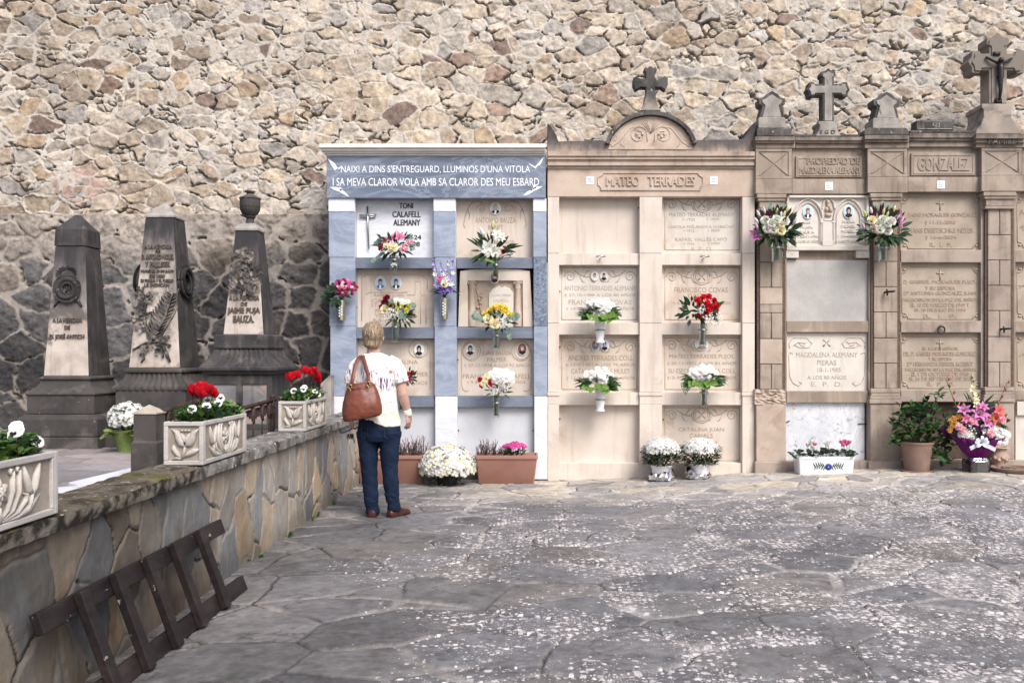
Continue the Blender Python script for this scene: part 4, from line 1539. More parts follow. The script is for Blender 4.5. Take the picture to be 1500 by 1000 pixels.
def brown_tomb_arches():
    root = thing('niche_tomb', 'brown sandstone niche tomb bay with twin pointed arches on its top slab', 'tomb', (wx(1190, FY), FY + .3, 0))
    mb = MB()
    mb.fbox(1107, 1273, 215, 690, .21, .4)
    part('core', mb, M['ledge'], root)
    # cornice, breaking forward over the pilaster
    mb = MB()
    for y0, y1, g in ((200, 206, .05), (206, 209.5, .03), (209.7, 217, .0)):
        mb.fbox(1107 - g * 20, 1165, y0, y1, -.08 - g, .55)
        mb.fbox(1165.2, 1269, y0 + .3, y1 - .1, -.02 - g, .5)
    part('cornice', mb, M['browntop'], root, bevel=.005)
    mb = MB()
    mb.fbox(1109, 1160, 188, 199.8, -.05, .5)
    part('parapet_block', mb, M['topdark'], root, bevel=.008)
    mb = MB()
    mb.fbox(1160.5, 1266, 200 - 3, 199.8, .05, .4)
    part('parapet_slab', mb, M['topdark'], root, bevel=.004)
    frieze_block(root, 1107, 1160, 217.2, 262, -.07)
    mb = MB()
    mb.fbox(1160.3, 1269, 217.2, 262, .02, .3)
    part('frieze', mb, M['brown'], root, bevel=.003)
    name_panel(root, 1166, 1263, 228.5, 259.5, .02, [("PROPIEDAD DE", 1221, 236, 77, 9.5), ("MAGDALENA ALEMANY", 1216, 249.5, 90, 9.5)])
    mb = MB()
    mb.fbox(1107, 1160, 262.2, 283.6, -.085, .4)
    mb.fbox(1160.3, 1270, 262.2, 284, -.02, .35)
    part('architrave', mb, M['brown'], root, bevel=.004)
    ticket(root, 1214.5, 272.5, -.02)
    pilaster(root, 1113, 1146.5, (1109, 1152), worn=True, split=1130)
    mb = MB()
    mb.fbox(1147, 1152.5, 284, 590, .0, .25)
    part('jamb', mb, M['ledge'], root)
    # arched slab
    off = -.01
    d = FY + off
    P = lambda x, y: (wx(x, d), wz(y, d))
    mb = MB()
    mb.fbox(1152.5, 1273, 286, 366, off + .03, .1)
    s = part('grave_slab', mb, M['cream'], root, bevel=.003, label='cream slab with two pointed arches and two oval portraits')
    mb = MB()
    for a in ((1152.5, 1273, 286, 289.5), (1152.5, 1273, 360, 366.5), (1152.5, 1156, 289.5, 360), (1269.5, 1273, 289.5, 360)):
        mb.fbox(*a, off - .01, .06)
    part('slab_frame', mb, M['cream'], s, bevel=.004)

    def parch(cx, half, base, spring, top):
        pts = []
        for i in range(9):
            t = i / 8
            pts.append((cx - half + half * (1 - math.cos(t * PI / 2)) * 1.0, spring - (spring - top) * math.sin(t * PI / 2 * .9) / math.sin(PI / 2 * .9)))
        pts = [(cx - half, base)] + pts
        return pts + [(2 * cx - x, y) for x, y in reversed(pts[:-1])]
    mb = MB()
    dd = FY + off + .03
    for cx in (1183, 1242.5):
        for w, hw, o in ((.012, 21.5, .026), (.008, 17.5, .018)):
            pts = parch(cx, hw, 356, 322, 291 + (21.5 - hw) * 1.4)
            mb.ridge((0, dd, 0), (1, 0, 0), (0, 0, 1), (0, -1, 0), [(wx(x, dd), wz(y, dd)) for x, y in pts], w, o)
    pts = [(1204, 306), (1206, 296), (1213, 289), (1220, 296), (1222, 306)]
    mb.ridge((0, dd, 0), (1, 0, 0), (0, 0, 1), (0, -1, 0), [(wx(x, dd), wz(y, dd)) for x, y in pts], .009, .022)
    mb.fbox(1206.5, 1219.5, 323, 354, off + .012, .03)
    mb.fbox(1205, 1221, 352, 359.5, off + .004, .03)
    mb.fbox(1205, 1221, 320.5, 323, off + .006, .03)
    for cx in (1204.5, 1221.5):
        mb.fbox(cx - 1.4, cx + 1.4, 326, 354, off + .012, .03)
        mb.fbox(cx - 2.4, cx + 2.4, 320, 326, off + .006, .03)
    part('arch_moulding', mb, M['cream'], s, smooth=True, angle=30)
    mb = MB()
    for cx, cy, r in ((1212.5, 297, .030), (1210.5, 307, .026), (1216.5, 308, .028), (1213, 302, .03)):
        mb.ball((wx(cx, dd), dd - .012, wz(cy, dd)), r, 9, 6, sc=(.8, .7, 1.1))
    mb.fbox(1209, 1218, 312, 317, off + .01, .03)
    part('carved_figures', mb, M['ornament'], s, smooth=True)
    mb = MB()
    for t, cx, cy, w, h in (("JUAN", 1181, 326.5, 12, 4), ("PUJOL", 1182, 333, 18, 4.2), ("SALVA", 1182, 339.5, 21, 4.2), ("\u2020 22-11-1995", 1184, 346.5, 33, 4.2), ("A LOS 60 A\u00d1OS", 1184, 353, 34, 4.2),
                            ("MARIA", 1243, 324.5, 18, 4), ("PALMER", 1242, 331.5, 20, 4.2), ("MORELL", 1242, 338.5, 19, 4.2), ("\u2020 15-4-2003", 1242, 346, 33, 4.2), ("A LOS 77 A\u00d1OS", 1242, 353, 34, 4.2)):
        ftext(mb, t, cx, cy, w, h, off + .03, .008, .006)
    part('lettering', mb, M['cream'], s)
    portrait(s, 1183, 311, 15, 20, off + .029, 'p_sky', 'p_dark', True, (120, 92, 70))
    portrait(s, 1242.5, 310.5, 15, 20, off + .029, 'p_sky', 'p_dark', False, (26, 24, 26), lady=True)
    for a, b in ((1151.5, 1170), (1254.5, 1273.5)):
        mb = MB()
        mb.fbox(a, b, 366.7, 377.5, -.01, .2)
        mb.ball((wx((a + b) / 2, FY - .01), FY - .012, wz(372, FY)), .008, 6, 4)
        part('slab_bracket', mb, M['cream'], root, bevel=.002)
    mb = MB()
    mb.fbox(1152.5, 1272.5, 366.5, 383, .05, .2)
    part('lintel', mb, M['ledge'], root, bevel=.003)
    mb = MB()
    mb.fbox(1150, 1275, 381, 472, .035, .08)
    part('plaster_panel', mb, M['plaster'], root)
    for y0, y1 in ((470, 486.5), (572.5, 589.5)):
        mb = MB()
        mb.fbox(1151, 1272, y0, y1, .0, .25)
        part('ledge', mb, M['ledge'], root, bevel=.005)

    def orn(mb, d):
        q = lambda pts, w: rd(mb, d, [(wx(x, d), wz(y, d)) for x, y in pts], w, .006)
        for fl in (-1, 1):
            f = lambda x: 1211.5 + fl * x
            q([(f(55), 510), (f(56), 503), (f(50), 495), (f(30), 495), (f(22), 503), (f(26), 509), (f(40), 509), (f(48), 505)], .0035)
            q([(f(50), 507), (f(42), 501), (f(32), 503), (f(28), 500)], [.002, .006, .005, .002])
            q([(f(42), 501), (f(38), 506), (f(32), 507)], [.004, .004, .001])
            q([(f(50), 518), (f(55), 516), (f(56), 520), (f(55), 550), (f(50), 561), (f(42), 565), (f(37), 561), (f(41), 559)], .0035)
        for a in range(4):
            t = a * PI / 2 + PI / 4
            rd(mb, d, [(wx(1211, d), wz(502, d)), (wx(1211 + 7 * math.cos(t), d), wz(502 + 7 * math.sin(t), d))], [.003, .012], .006)
    slab(root, 1150, 1272, 487, 574, .045, 'cream', [("MAGDALENA ALEMANY", 1211, 519.5, 90, 7.5), ("PIERAS", 1211, 531, 28, 7.5), ("18-1-1985", 1214.5, 541.5, 34, 6.5),
         ("A LOS 80 A\u00d1OS.", 1211.5, 552, 58, 6.5), ("E.  P.  D.", 1211, 562.5, 46, 6.5)], 'carvedlight', orn=orn)
    mb = MB()
    mb.fbox(1268, 1276, 588, 676, .10, .1)
    part('dark_gap', mb, M['hollow'], root)
    mb = MB()
    mb.fbox(1149, 1266.5, 588.5, 676, .05, .08)
    part('marble_panel', mb, M['vein'], root, bevel=.003, label='white veined marble panel in the bottom row')
    mb = MB()
    d = FY + .04
    mb.tube([(wx(1257, d), d, wz(620.5, d)), (wx(1271, d), d, wz(620.5, d))], .005, 5)
    mb.tube([(wx(1150, d), d, wz(619, d)), (wx(1157, d), d, wz(616, d))], .005, 5)
    part('iron_pin', mb, M['iron'], root)
    mb = MB()
    mb.fbox(1152, 1274, 675, 704, -.03, .3)
    part('step', mb, M['greybrown'], root, bevel=.008)


def brown_tomb_name():
    root = thing('niche_tomb', 'greyish brown sandstone niche tomb bay with GONZALEZ carved in its frieze panel', 'tomb', (wx(1360, FY), FY + .3, 0))
    z = -4
    mb = MB()
    mb.fbox(1274, 1437, 212, 690, .21, .4)
    part('core', mb, M['ledge'], root)
    mb = MB()
    for y0, y1, g in ((198, 204, .05), (204, 208, .03), (208.2, 217, .0)):
        mb.fbox(1267, 1332, y0, y1, -.08 - g, .55)
        mb.fbox(1332.2, 1429, y0 - 3, y1 - 2.1, -.02 - g, .5)
    part('cornice', mb, M['browntop'], root, bevel=.005)
    mb = MB()
    d = FY - .06
    mb.prism([(wx(x, d), wz(y, d)) for x, y in ((1266, 198), (1332, 198), (1332, 192), (1328, 187), (1271, 187), (1266, 192))], d, d + .5)
    part('parapet_block', mb, M['topdark'], root, bevel=.01)
    mb = MB()
    mb.fbox(1333, 1427, 191, 194.8, .03, .4)
    part('parapet_slab', mb, M['topdark'], root, bevel=.005)
    frieze_block(root, 1271, 1329, 217.2, 259, -.07, 'brown')
    mb = MB()
    mb.fbox(1329.2, 1438, 215, 259, .02, .3)
    part('frieze', mb, M['greybrown'], root, bevel=.003)
    name_panel(root, 1335, 1429, 224, 257, .02, [("GONZALEZ", 1382.5, 240.5, 75, 19)], 'greybrown')
    mb = MB()
    mb.fbox(1271, 1330, 259.2, 282, -.085, .4)
    mb.fbox(1330.2, 1440, 259.2, 281, -.02, .35)
    part('architrave', mb, M['brown'], root, bevel=.004)
    ticket(root, 1378.5, 270.5, -.02)
    pilaster(root, 1280, 1315, (1275, 1322), split=1298, dz=-1)
    for a, b in ((1272.5, 1278), (1316.5, 1320)):
        mb = MB()
        mb.fbox(a, b, 284, 590, .0, .25)
        part('jamb', mb, M['ledge'], root)
    mb = MB()
    mb.fbox(1437, 1443, 283, 690, .01, .25)
    part('jamb', mb, M['greybrown'], root)
    for y0, y1 in ((366, 384.5), (470, 487), (571, 588.5)):
        mb = MB()
        mb.fbox(1318, 1438, y0, y1, .0, .25)
        part('ledge', mb, M['greybrown'], root, bevel=.007)

    def corners(y0, y1, x0=1321, x1=1434, rel=True):
        def f(mb, d):
            s = d / K
            for cx, sx in ((x0, 1), (x1, -1)):
                for cy, sy in ((y0, -1), (y1, 1)):
                    X, Z = wx(cx, d), wz(cy, d)
                    a = [(X + sx * 9 * s * math.cos(t), Z + sy * 9 * s * math.sin(t)) for t in [PI / 2 * i / 6 for i in range(7)]]
                    rd(mb, d, a, .006, .010)
                    rd(mb, d, [(X + sx * 1.5 * s, Z + sy * 4 * s), (X + sx * 6 * s, Z + sy * 4 * s)], .012, .012)
            rd(mb, d, [(wx(x0 + 10, d), wz(y0, d)), (wx(x1 - 10, d), wz(y0, d))], .004, .008)
            rd(mb, d, [(wx(x0 + 10, d), wz(y1, d)), (wx(x1 - 10, d), wz(y1, d))], .004, .008)
            rd(mb, d, [(wx(x0, d), wz(y0 + 10, d)), (wx(x0, d), wz(y1 - 10, d))], .004, .008)
            rd(mb, d, [(wx(x1, d), wz(y0 + 10, d)), (wx(x1, d), wz(y1 - 10, d))], .004, .008)
            cx = 1377
            rd(mb, d, [(wx(cx, d), wz(y0 + 5, d)), (wx(cx, d), wz(y0 + 19, d))], .007, .012)
            rd(mb, d, [(wx(cx - 5.5, d), wz(y0 + 9, d)), (wx(cx + 5.5, d), wz(y0 + 9, d))], .006, .012)
        return f
    kw = dict(depth=.005, bold=.012)
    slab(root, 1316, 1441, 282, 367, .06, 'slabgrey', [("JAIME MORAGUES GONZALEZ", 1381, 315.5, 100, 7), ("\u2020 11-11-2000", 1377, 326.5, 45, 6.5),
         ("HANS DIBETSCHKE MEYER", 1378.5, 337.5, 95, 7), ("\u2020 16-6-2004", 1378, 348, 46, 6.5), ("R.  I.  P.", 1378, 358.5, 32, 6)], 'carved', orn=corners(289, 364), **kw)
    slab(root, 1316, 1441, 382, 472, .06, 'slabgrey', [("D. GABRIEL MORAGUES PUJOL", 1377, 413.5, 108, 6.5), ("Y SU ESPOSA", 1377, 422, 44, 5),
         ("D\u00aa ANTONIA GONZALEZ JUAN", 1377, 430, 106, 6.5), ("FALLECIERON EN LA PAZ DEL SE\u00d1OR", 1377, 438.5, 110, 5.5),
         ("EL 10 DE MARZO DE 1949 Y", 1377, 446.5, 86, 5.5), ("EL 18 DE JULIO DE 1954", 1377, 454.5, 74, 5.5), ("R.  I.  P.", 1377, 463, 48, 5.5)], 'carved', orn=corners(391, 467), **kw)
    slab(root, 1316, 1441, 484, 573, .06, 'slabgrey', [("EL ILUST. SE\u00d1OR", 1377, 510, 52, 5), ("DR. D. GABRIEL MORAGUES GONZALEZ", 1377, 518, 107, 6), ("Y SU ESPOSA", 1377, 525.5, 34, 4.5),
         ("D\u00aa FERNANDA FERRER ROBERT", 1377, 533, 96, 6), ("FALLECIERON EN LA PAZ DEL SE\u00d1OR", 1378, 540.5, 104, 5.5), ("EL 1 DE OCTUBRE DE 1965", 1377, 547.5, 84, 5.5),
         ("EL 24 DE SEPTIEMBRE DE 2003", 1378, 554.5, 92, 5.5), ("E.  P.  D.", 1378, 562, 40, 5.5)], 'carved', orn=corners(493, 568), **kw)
    mb = MB()
    mb.fbox(1316, 1441, 588, 676, .12, .08)
    part('lower_panel', mb, M['joint'], root)
    mb = MB()
    mb.fbox(1320, 1440, 674, 704, -.03, .3)
    part('step', mb, M['greybrown'], root, bevel=.008)
    d = FY - .0
    mb = MB()
    x, zz = wx(1377, d), wz(483, d)
    mb.tube([(x + .038 * math.cos(a), d - .03, zz + .038 * math.sin(a)) for a in [2 * PI * i / 16 for i in range(17)]], .009, 6)
    mb.tube([(x, d + .02, zz + .038), (x, d - .035, zz + .04)], .012, 6)
    part('iron_ring', mb, M['iron'], root, smooth=True)
    hook(root, 1297, 428)


def hook(root, px, py):
    d = FY - .035
    x, z = wx(px, d), wz(py, d)
    mb = MB()
    mb.tube([(x - .01, d + .02, z), (x, d - .06, z)], .012, 6)
    mb.tube([(x - .01, d - .055, z + .03), (x, d - .06, z), (x - .005, d - .06, z - .04)], .010, 6)
    mb.tube([(x, d - .06, z), (x + .05, d - .075, z + .004), (x + .075, d - .07, z + .008)], [.012, .014, .008], 6)
    part('iron_hook', mb, M['iron'], root, smooth=True)


def brown_tomb_edge():
    root = thing('niche_tomb', 'dark sandstone niche tomb bay at the right edge under the crucifix', 'tomb', (wx(1520, FY), FY + .3, 0))
    mb = MB()
    mb.fbox(1438, 1660, 210, 690, .21, .4)
    part('core', mb, M['ledge'], root)
    mb = MB()
    for y0, y1, g in ((196, 203, .06), (203, 209, .03), (209.2, 216, .0)):
        mb.fbox(1430, 1502, y0, y1, -.08 - g, .55)
        mb.fbox(1502.2, 1660, y0, y1 - .1, -.02 - g, .5)
    cn = part('cornice', mb, M['browntop'], root, bevel=.005)
    mb = MB()
    ftext(mb, "FAMILIA", 1471, 207, 46, 8, -.085 - .03, .008, .006)
    part('lettering', mb, M['topdark'], cn)
    frieze_block(root, 1438, 1497, 216.2, 257, -.07, 'greybrown')
    mb = MB()
    mb.fbox(1497.2, 1660, 216, 257, .02, .3)
    part('frieze', mb, M['greybrown'], root, bevel=.003)
    mb = MB()
    mb.fbox(1438, 1500, 257.2, 280, -.085, .4)
    mb.fbox(1500.2, 1660, 257.2, 280, -.02, .35)
    part('architrave', mb, M['brown'], root, bevel=.004)
    pilaster(root, 1447, 1481, (1441, 1489), mat='greybrown', split=1464.5, dz=-3)
    for a, b in ((1482.5, 1487.5),):
        mb = MB()
        mb.fbox(a, b, 282, 590, .0, .25)
        part('jamb', mb, M['ledge'], root)
    for y0, y1 in ((366, 384), (470, 487), (571, 586)):
        mb = MB()
        mb.fbox(1487, 1620, y0, y1, .0, .25)
        part('ledge', mb, M['brown'], root, bevel=.007)

    def corn(y0, y1):
        def f(mb, d):
            s = d / K
            for cy, sy in ((y0, -1), (y1, 1)):
                X, Z = wx(1490, d), wz(cy, d)
                rd(mb, d, [(X + 9 * s * math.cos(t), Z + sy * 9 * s * math.sin(t)) for t in [PI / 2 * i / 6 for i in range(7)]], .006, .010)
                rd(mb, d, [(X + 1.5 * s, Z + sy * 4 * s), (X + 6 * s, Z + sy * 4 * s)], .012, .012)
            rd(mb, d, [(wx(1490, d), wz(y0 + 10, d)), (wx(1490, d), wz(y1 - 10, d))], .004, .008)
        return f
    kw = dict(depth=.005, bold=.012)
    slab(root, 1486, 1618, 282, 367, .06, 'slabgrey', [("JUAN MORAGUES PUJOL", 1548, 311, 110, 7), ("\u2020 2-4-1931", 1548, 334, 110, 7)], 'carved', orn=corn(288, 363), **kw)
    slab(root, 1486, 1618, 382, 472, .06, 'slabgrey', [("D\u00aa MARIA PUJOL", 1540, 421, 106, 7), ("\u2020 8-1-1940", 1552, 432, 100, 6)], 'carved', orn=corn(390, 467), **kw)
    slab(root, 1486, 1618, 484, 573, .06, 'slabgrey', [("ANA PUJOL", 1545, 520, 106, 7), ("R. I. P.", 1552, 548, 100, 6)], 'carved', orn=corn(492, 567), **kw)
    mb = MB()
    mb.fbox(1487.5, 1620, 586, 676, .03, .1)
    mb.fbox(1490, 1620, 588, 608, .0, .05)
    part('lower_panel', mb, M['cream'], root, bevel=.003)
    mb = MB()
    mb.fbox(1487, 1660, 674, 704, -.03, .3)
    part('step', mb, M['greybrown'], root, bevel=.008)
    hook(root, 1467, 482)


brown_tomb_arches()
brown_tomb_name()
brown_tomb_edge()


# ------------------------------------------------------------------ crosses and finials on the tombs
def outline_thing(name, label, cat, px, py_base, off, pieces, th, mats, group=None, rim=None):
    """pieces: list of (part name, outline in photo pixels, front offset, thickness, material)"""
    d = FY + off
    root = thing(name, label, cat, (wx(px, d), d, wz(py_base, d)), group)
    for pn, outl, o, t, m in pieces:
        dd = d + o
        pts = [(wx(x, dd), wz(y, dd)) for x, y in outl]
        ar = sum(pts[i][0] * pts[(i + 1) % len(pts)][1] - pts[(i + 1) % len(pts)][0] * pts[i][1] for i in range(len(pts)))
        if ar < 0:
            pts.reverse()
        mb = MB()
        mb.prism(pts, dd, dd + t)
        part(pn, mb, M[m], root, bevel=.008)
    return root


def mirror(pts, cx):
    return pts + [(2 * cx - x, y) for x, y in reversed(pts)]


cx = 953
ob_ = mirror([(938, 162), (941, 158), (944, 148), (946.5, 134)], cx)
cr = mirror([(946.5, 136), (946.5, 128), (938, 127.5), (931, 132), (927.5, 124), (927.5, 115), (932, 111), (938, 115), (946.5, 115), (946.5, 106), (943, 102), (945, 98), (949, 99.5), (951, 97)], cx)
outline_thing('stone_cross', 'small worn stone cross with flared arms on the arched gable', 'cross', 953, 162, .12,
              [('foot', ob_, 0, .16, 'mateocross'), ('cross', cr, .02, .12, 'topdark')], .1, None)


def trefoil_cross(cx, top, bot, army, half, w, tip):
    """latin cross with trefoil ends, left half outline from the bottom"""
    return mirror([(cx - w, bot), (cx - w, army + w * .95), (cx - half + tip * 1.1, army + w * .95), (cx - half + tip * .95, army + tip), (cx - half + tip * .35, army + tip * .95),
                   (cx - half + tip * .3, army + tip * .45), (cx - half, army), (cx - half + tip * .3, army - tip * .45), (cx - half + tip * .35, army - tip * .95),
                   (cx - half + tip * .95, army - tip), (cx - half + tip * 1.1, army - w * .95), (cx - w, army - w * .95), (cx - w, top + tip * 1.15), (cx - tip, top + tip * 1.0),
                   (cx - tip * .95, top + tip * .45), (cx - tip * .45, top + tip * .35), (cx, top)], cx)


c1 = trefoil_cross(1213.5, 100, 178, 131, 32, 8.5, 11)
c1i = trefoil_cross(1213.5, 104, 177, 131, 28, 5.5, 8)
t1 = outline_thing('stone_cross', 'dark grey trefoil stone cross on a small stepped foot lettered E G D', 'cross', 1213.5, 204, .08,
                   [('cross', c1, .0, .14, 'topdark'), ('raised_face', c1i, -.012, .012, 'finial'),
                    ('foot', [(1195, 199.5), (1200, 190), (1201, 183), (1199, 182), (1199, 177.5), (1228, 177.5), (1228, 182), (1226, 183), (1227, 190), (1232, 199.5)], -.06, .24, 'finial')], .1, None)
mb = MB()
ftext(mb, "E G D", 1212, 193.5, 22, 5.5, .02, .006, .01)
part('lettering', mb, M['topdark'], t1)


def stump(cx, y0, w, label, sh=0):
    o = mirror([(cx - 18 * w, y0 + 38), (cx - 14 * w, y0 + 22), (cx - 19 * w, y0 + 19), (cx - 19.5 * w, y0 + 11), (cx - 13 * w, y0 + 9), (cx - 8 * w, y0 + 4), (cx, y0)], cx)
    oi = mirror([(cx - 14 * w, y0 + 38), (cx - 9.5 * w, y0 + 21), (cx - 14 * w, y0 + 17), (cx - 14.5 * w, y0 + 13), (cx - 9 * w, y0 + 11), (cx, y0 + 4.5)], cx)
    outline_thing('stone_finial', label, 'finial', cx, y0 + 53, .06,
                  [('finial', o, 0, .18, 'topdark'), ('raised_face', oi, -.012, .012, 'finial'),
                   ('foot', [(cx - 20 * w, y0 + 54.5), (cx - 20 * w, y0 + 41), (cx - 18.5 * w, y0 + 38), (cx + 18.5 * w, y0 + 38), (cx + 20 * w, y0 + 41), (cx + 20 * w, y0 + 54.5)], -.02, .24, 'finial')], .1, None)


stump(1131, 133.5, 1.0, 'short blackened stone finial nearest the arched gable')
stump(1299, 134.5, 1.02, 'short stone finial between the lettered cross and the low block')
b6 = outline_thing('stone_block', 'low dark stone block lettered G J on the cornice', 'block', 1370, 191, .10,
                   [('block', [(1343, 191), (1343, 176), (1398, 175), (1398, 190.5)], 0, .16, 'topdark')], .1, None)
mb = MB()
ftext(mb, "G J", 1371, 183.5, 10, 7, .10, .006, .01)
mb.fbox(1346, 1395, 177.2, 178.2, .096, .01)
mb.fbox(1346, 1395, 188.4, 189.4, .096, .01)
part('lettering', mb, M['finial'], b6)

c2 = trefoil_cross(1462, 48, 152, 91, 44, 13, 17)
c2i = trefoil_cross(1462, 53, 151, 91, 38, 9, 13)
cr = outline_thing('stone_cross', 'large trefoil stone cross bearing a dark metal crucifix figure', 'cross', 1462, 197, .02,
                   [('cross', c2, 0, .2, 'bigcross'), ('raised_face', c2i, -.014, .014, 'bigcross'),
                    ('foot', [(1429, 196), (1431, 190), (1437, 183), (1441, 172), (1441, 160), (1438, 158), (1438, 152), (1484, 152), (1484, 158), (1482, 160), (1482, 172), (1488, 182), (1495, 190), (1497, 196)], -.10, .36, 'bigcross')], .1, None)
# dark corpus
d = FY + .02 - .05
mb = MB()
Pc = lambda x, y, o=0: Vector((wx(x, d), d + o, wz(y, d)))
mb.tube([Pc(1465, 92), Pc(1465, 101, -.01), Pc(1466, 112, -.008), Pc(1464, 122, -.02), Pc(1465.5, 132, -.005), Pc(1464, 146)], [.028, .036, .030, .026, .020, .014], 8)
mb.ball(Pc(1465, 89, -.02), .030, 8, 6)
mb.tube([Pc(1465, 94), Pc(1455, 89), Pc(1445, 83, .02)], [.018, .015, .012], 6)
mb.tube([Pc(1465, 94), Pc(1474, 90), Pc(1484, 85, .02)], [.018, .015, .012], 6)
mb.tube([Pc(1462, 112), Pc(1469, 113)], .032, 7)
mb.box(wx(1459, d), wx(1468, d), d + .0, d + .045, wz(152, d), wz(144, d))
mb.box(wx(1457, d), wx(1467, d), d + .02, d + .045, wz(80, d), wz(75, d))
part('metal_figure', mb, M['iron'], cr, smooth=True)
# ------------------------------------------------------------------ plants: petals, leaves, flower heads
M['leaf'] = petal_mat('leaf green', col(58, 88, 50), .35)
M['leafd'] = petal_mat('dark leaf green', col(38, 62, 42), .35)
M['leafl'] = petal_mat('fresh leaf green', col(98, 130, 62), .3)
M['euc'] = petal_mat('eucalyptus grey green', col(128, 150, 138), .2)
M['stem'] = petal_mat('stem green', col(92, 112, 62), .3)
M['pw'] = petal_mat('white petal', col(228, 228, 226), .06, .3)
M['prose'] = petal_mat('greenish white rose', col(226, 228, 216), .1, .3)
M['pcream'] = petal_mat('cream petal', col(244, 234, 200), .08, .3)
M['pyel'] = petal_mat('yellow petal', col(238, 216, 96), .12)
M['plime'] = petal_mat('lime yellow petal', col(196, 196, 70), .15)
M['pred'] = petal_mat('red petal', col(176, 24, 34), .25)
M['pdred'] = petal_mat('deep red petal', col(120, 16, 36), .25)
M['pcyc'] = petal_mat('bright red petal', col(206, 26, 44), .2)
M['ppink'] = petal_mat('pink petal', col(224, 120, 164), .2)
M['plpink'] = petal_mat('pale pink petal', col(238, 186, 196), .12)
M['pmag'] = petal_mat('magenta petal', col(190, 62, 140), .25)
M['plil'] = petal_mat('lilac petal', col(190, 172, 224), .15)
M['pviol'] = petal_mat('violet petal', col(140, 116, 196), .2)
M['psal'] = petal_mat('salmon petal', col(232, 118, 120), .2)
M['plily'] = petal_mat('pink lily petal', col(208, 130, 190), .2)
M['pburg'] = petal_mat('burgundy leaf', col(74, 34, 48), .3)
M['porg'] = petal_mat('ochre petal', col(206, 156, 80), .2)
M['budg'] = petal_mat('green white bud', col(206, 214, 150), .15)
M['budp'] = petal_mat('pink white bud', col(214, 186, 202), .15)
M['ctr'] = plain('flower centre', col(186, 160, 60), .8)
M['blk'] = plain('dark blotch', col(24, 18, 26), .8)
M['heath'] = petal_mat('heather bloom', col(150, 116, 128), .3)
M['heathd'] = petal_mat('heather stem', col(104, 96, 84), .3)
M['soil'] = plain('soil', col(62, 52, 44), .95, nscale=50)
M['glass'] = glass_mat('clear vase glass')

rnd = random.Random(21)


def basis(d):
    d = Vector(d).normalized()
    r = Vector((0, 0, 1)) if abs(d.z) < .9 else Vector((1, 0, 0))
    u = r.cross(d).normalized()
    return u, d.cross(u).normalized(), d


def petal(mb, p, out, up, L, w, curl=.5, lift=.2, mi=0, segs=3, fold=.0, tipw=.15, prof=None):
    """strip petal from p going along out, bending towards -up (curl>0) or up (curl<0)"""
    side = out.cross(up).normalized()
    vs = []
    ang = lift
    q = Vector(p)
    prof = prof or [.35, 1.0, .85, tipw]
    n = segs
    for k in range(n + 1):
        t = k / n
        f = t * (len(prof) - 1)
        i = min(int(f), len(prof) - 2)
        ww = w * (prof[i] + (prof[i + 1] - prof[i]) * (f - i))
        dirv = out * math.cos(ang) + up * math.sin(ang)
        nrm = up * math.cos(ang) - out * math.sin(ang)
        vs += [q - side * ww + nrm * fold * ww, q - nrm * fold * ww * .5, q + side * ww + nrm * fold * ww]
        q = q + dirv * (L / n)
        ang -= curl / n
    fs = []
    for k in range(n):
        a = k * 3
        fs += [(a, a + 1, a + 4, a + 3), (a + 1, a + 2, a + 5, a + 4)]
    mb.add(vs, fs, mi)


def leaf(mb, p, d, L, w, mi=0, up=(0, 0, 1), droop=.5, fold=.35, segs=3):
    d = Vector(d).normalized()
    up = Vector(up)
    up = (up - d * up.dot(d))
    if up.length < 1e-3:
        up = d.orthogonal()
    up.normalize()
    petal(mb, p, d, up, L, w, droop, droop * .4, mi, segs, fold, .05, [.15, .85, 1.0, .6, .05])


def daisy(mb, p, d, r, mp=0, mc=1, n=9, layers=1, cup=.15, dome=.25):
    u, v, d = basis(d)
    ph = rnd.random() * 6
    for ly in range(layers):
        rr = r * (1 - .28 * ly)
        for k in range(n):
            a = ph + 2 * PI * (k + .5 * ly) / n
            o = u * math.cos(a) + v * math.sin(a)
            petal(mb, p + d * (.04 * r * ly), o, d, rr, rr * 2.4 / n, .5, cup + .35 * ly, mp, 2, 0, .4, [.4, 1, .6])
    if mc is not None:
        mb.ball(p + d * r * .06, r * dome, 6, 4, mc, (1, 1, 1))


def pom(mb, p, d, r, mi, n=34):
    """dense ball of petals (chrysanthemum, carnation)"""
    u, v, d = basis(d)
    for k in range(n):
        t = (k + .5) / n
        ph = math.acos(1 - 1.35 * t)
        a = k * 2.39996
        o = (u * math.cos(a) + v * math.sin(a)) * math.sin(ph) + d * math.cos(ph)
        o = (o + Vector((rnd.uniform(-.15, .15), rnd.uniform(-.15, .15), rnd.uniform(-.15, .15)))).normalized()
        upv = (d - o * d.dot(o))
        upv = upv.normalized() if upv.length > .05 else u
        petal(mb, p + o * r * .25, o, upv, r * rnd.uniform(.65, .85), r * .22, rnd.uniform(-.2, .7), rnd.uniform(0, .3), mi, 2, .2, .6, [.6, 1, .7])
    mb.ball(p, r * .55, 7, 5, mi)


def rose(mb, p, d, r, mi):
    u, v, d = basis(d)
    for ly, (n, L, w, lift, cur, rad) in enumerate(((3, .9, .42, 1.35, -.5, .08), (4, 1.0, .5, 1.2, -.2, .2), (5, 1.05, .52, .95, .35, .32), (6, 1.0, .55, .6, .7, .36))):
        for k in range(n):
            a = 2 * PI * (k + .37 * ly) / n + ly
            o = u * math.cos(a) + v * math.sin(a)
            petal(mb, p + o * rad * r - d * r * .35, o, d, L * r, w * r, cur, lift, mi, 4, -.12, .5, [.5, 1.0, 1.1, .95, .45])


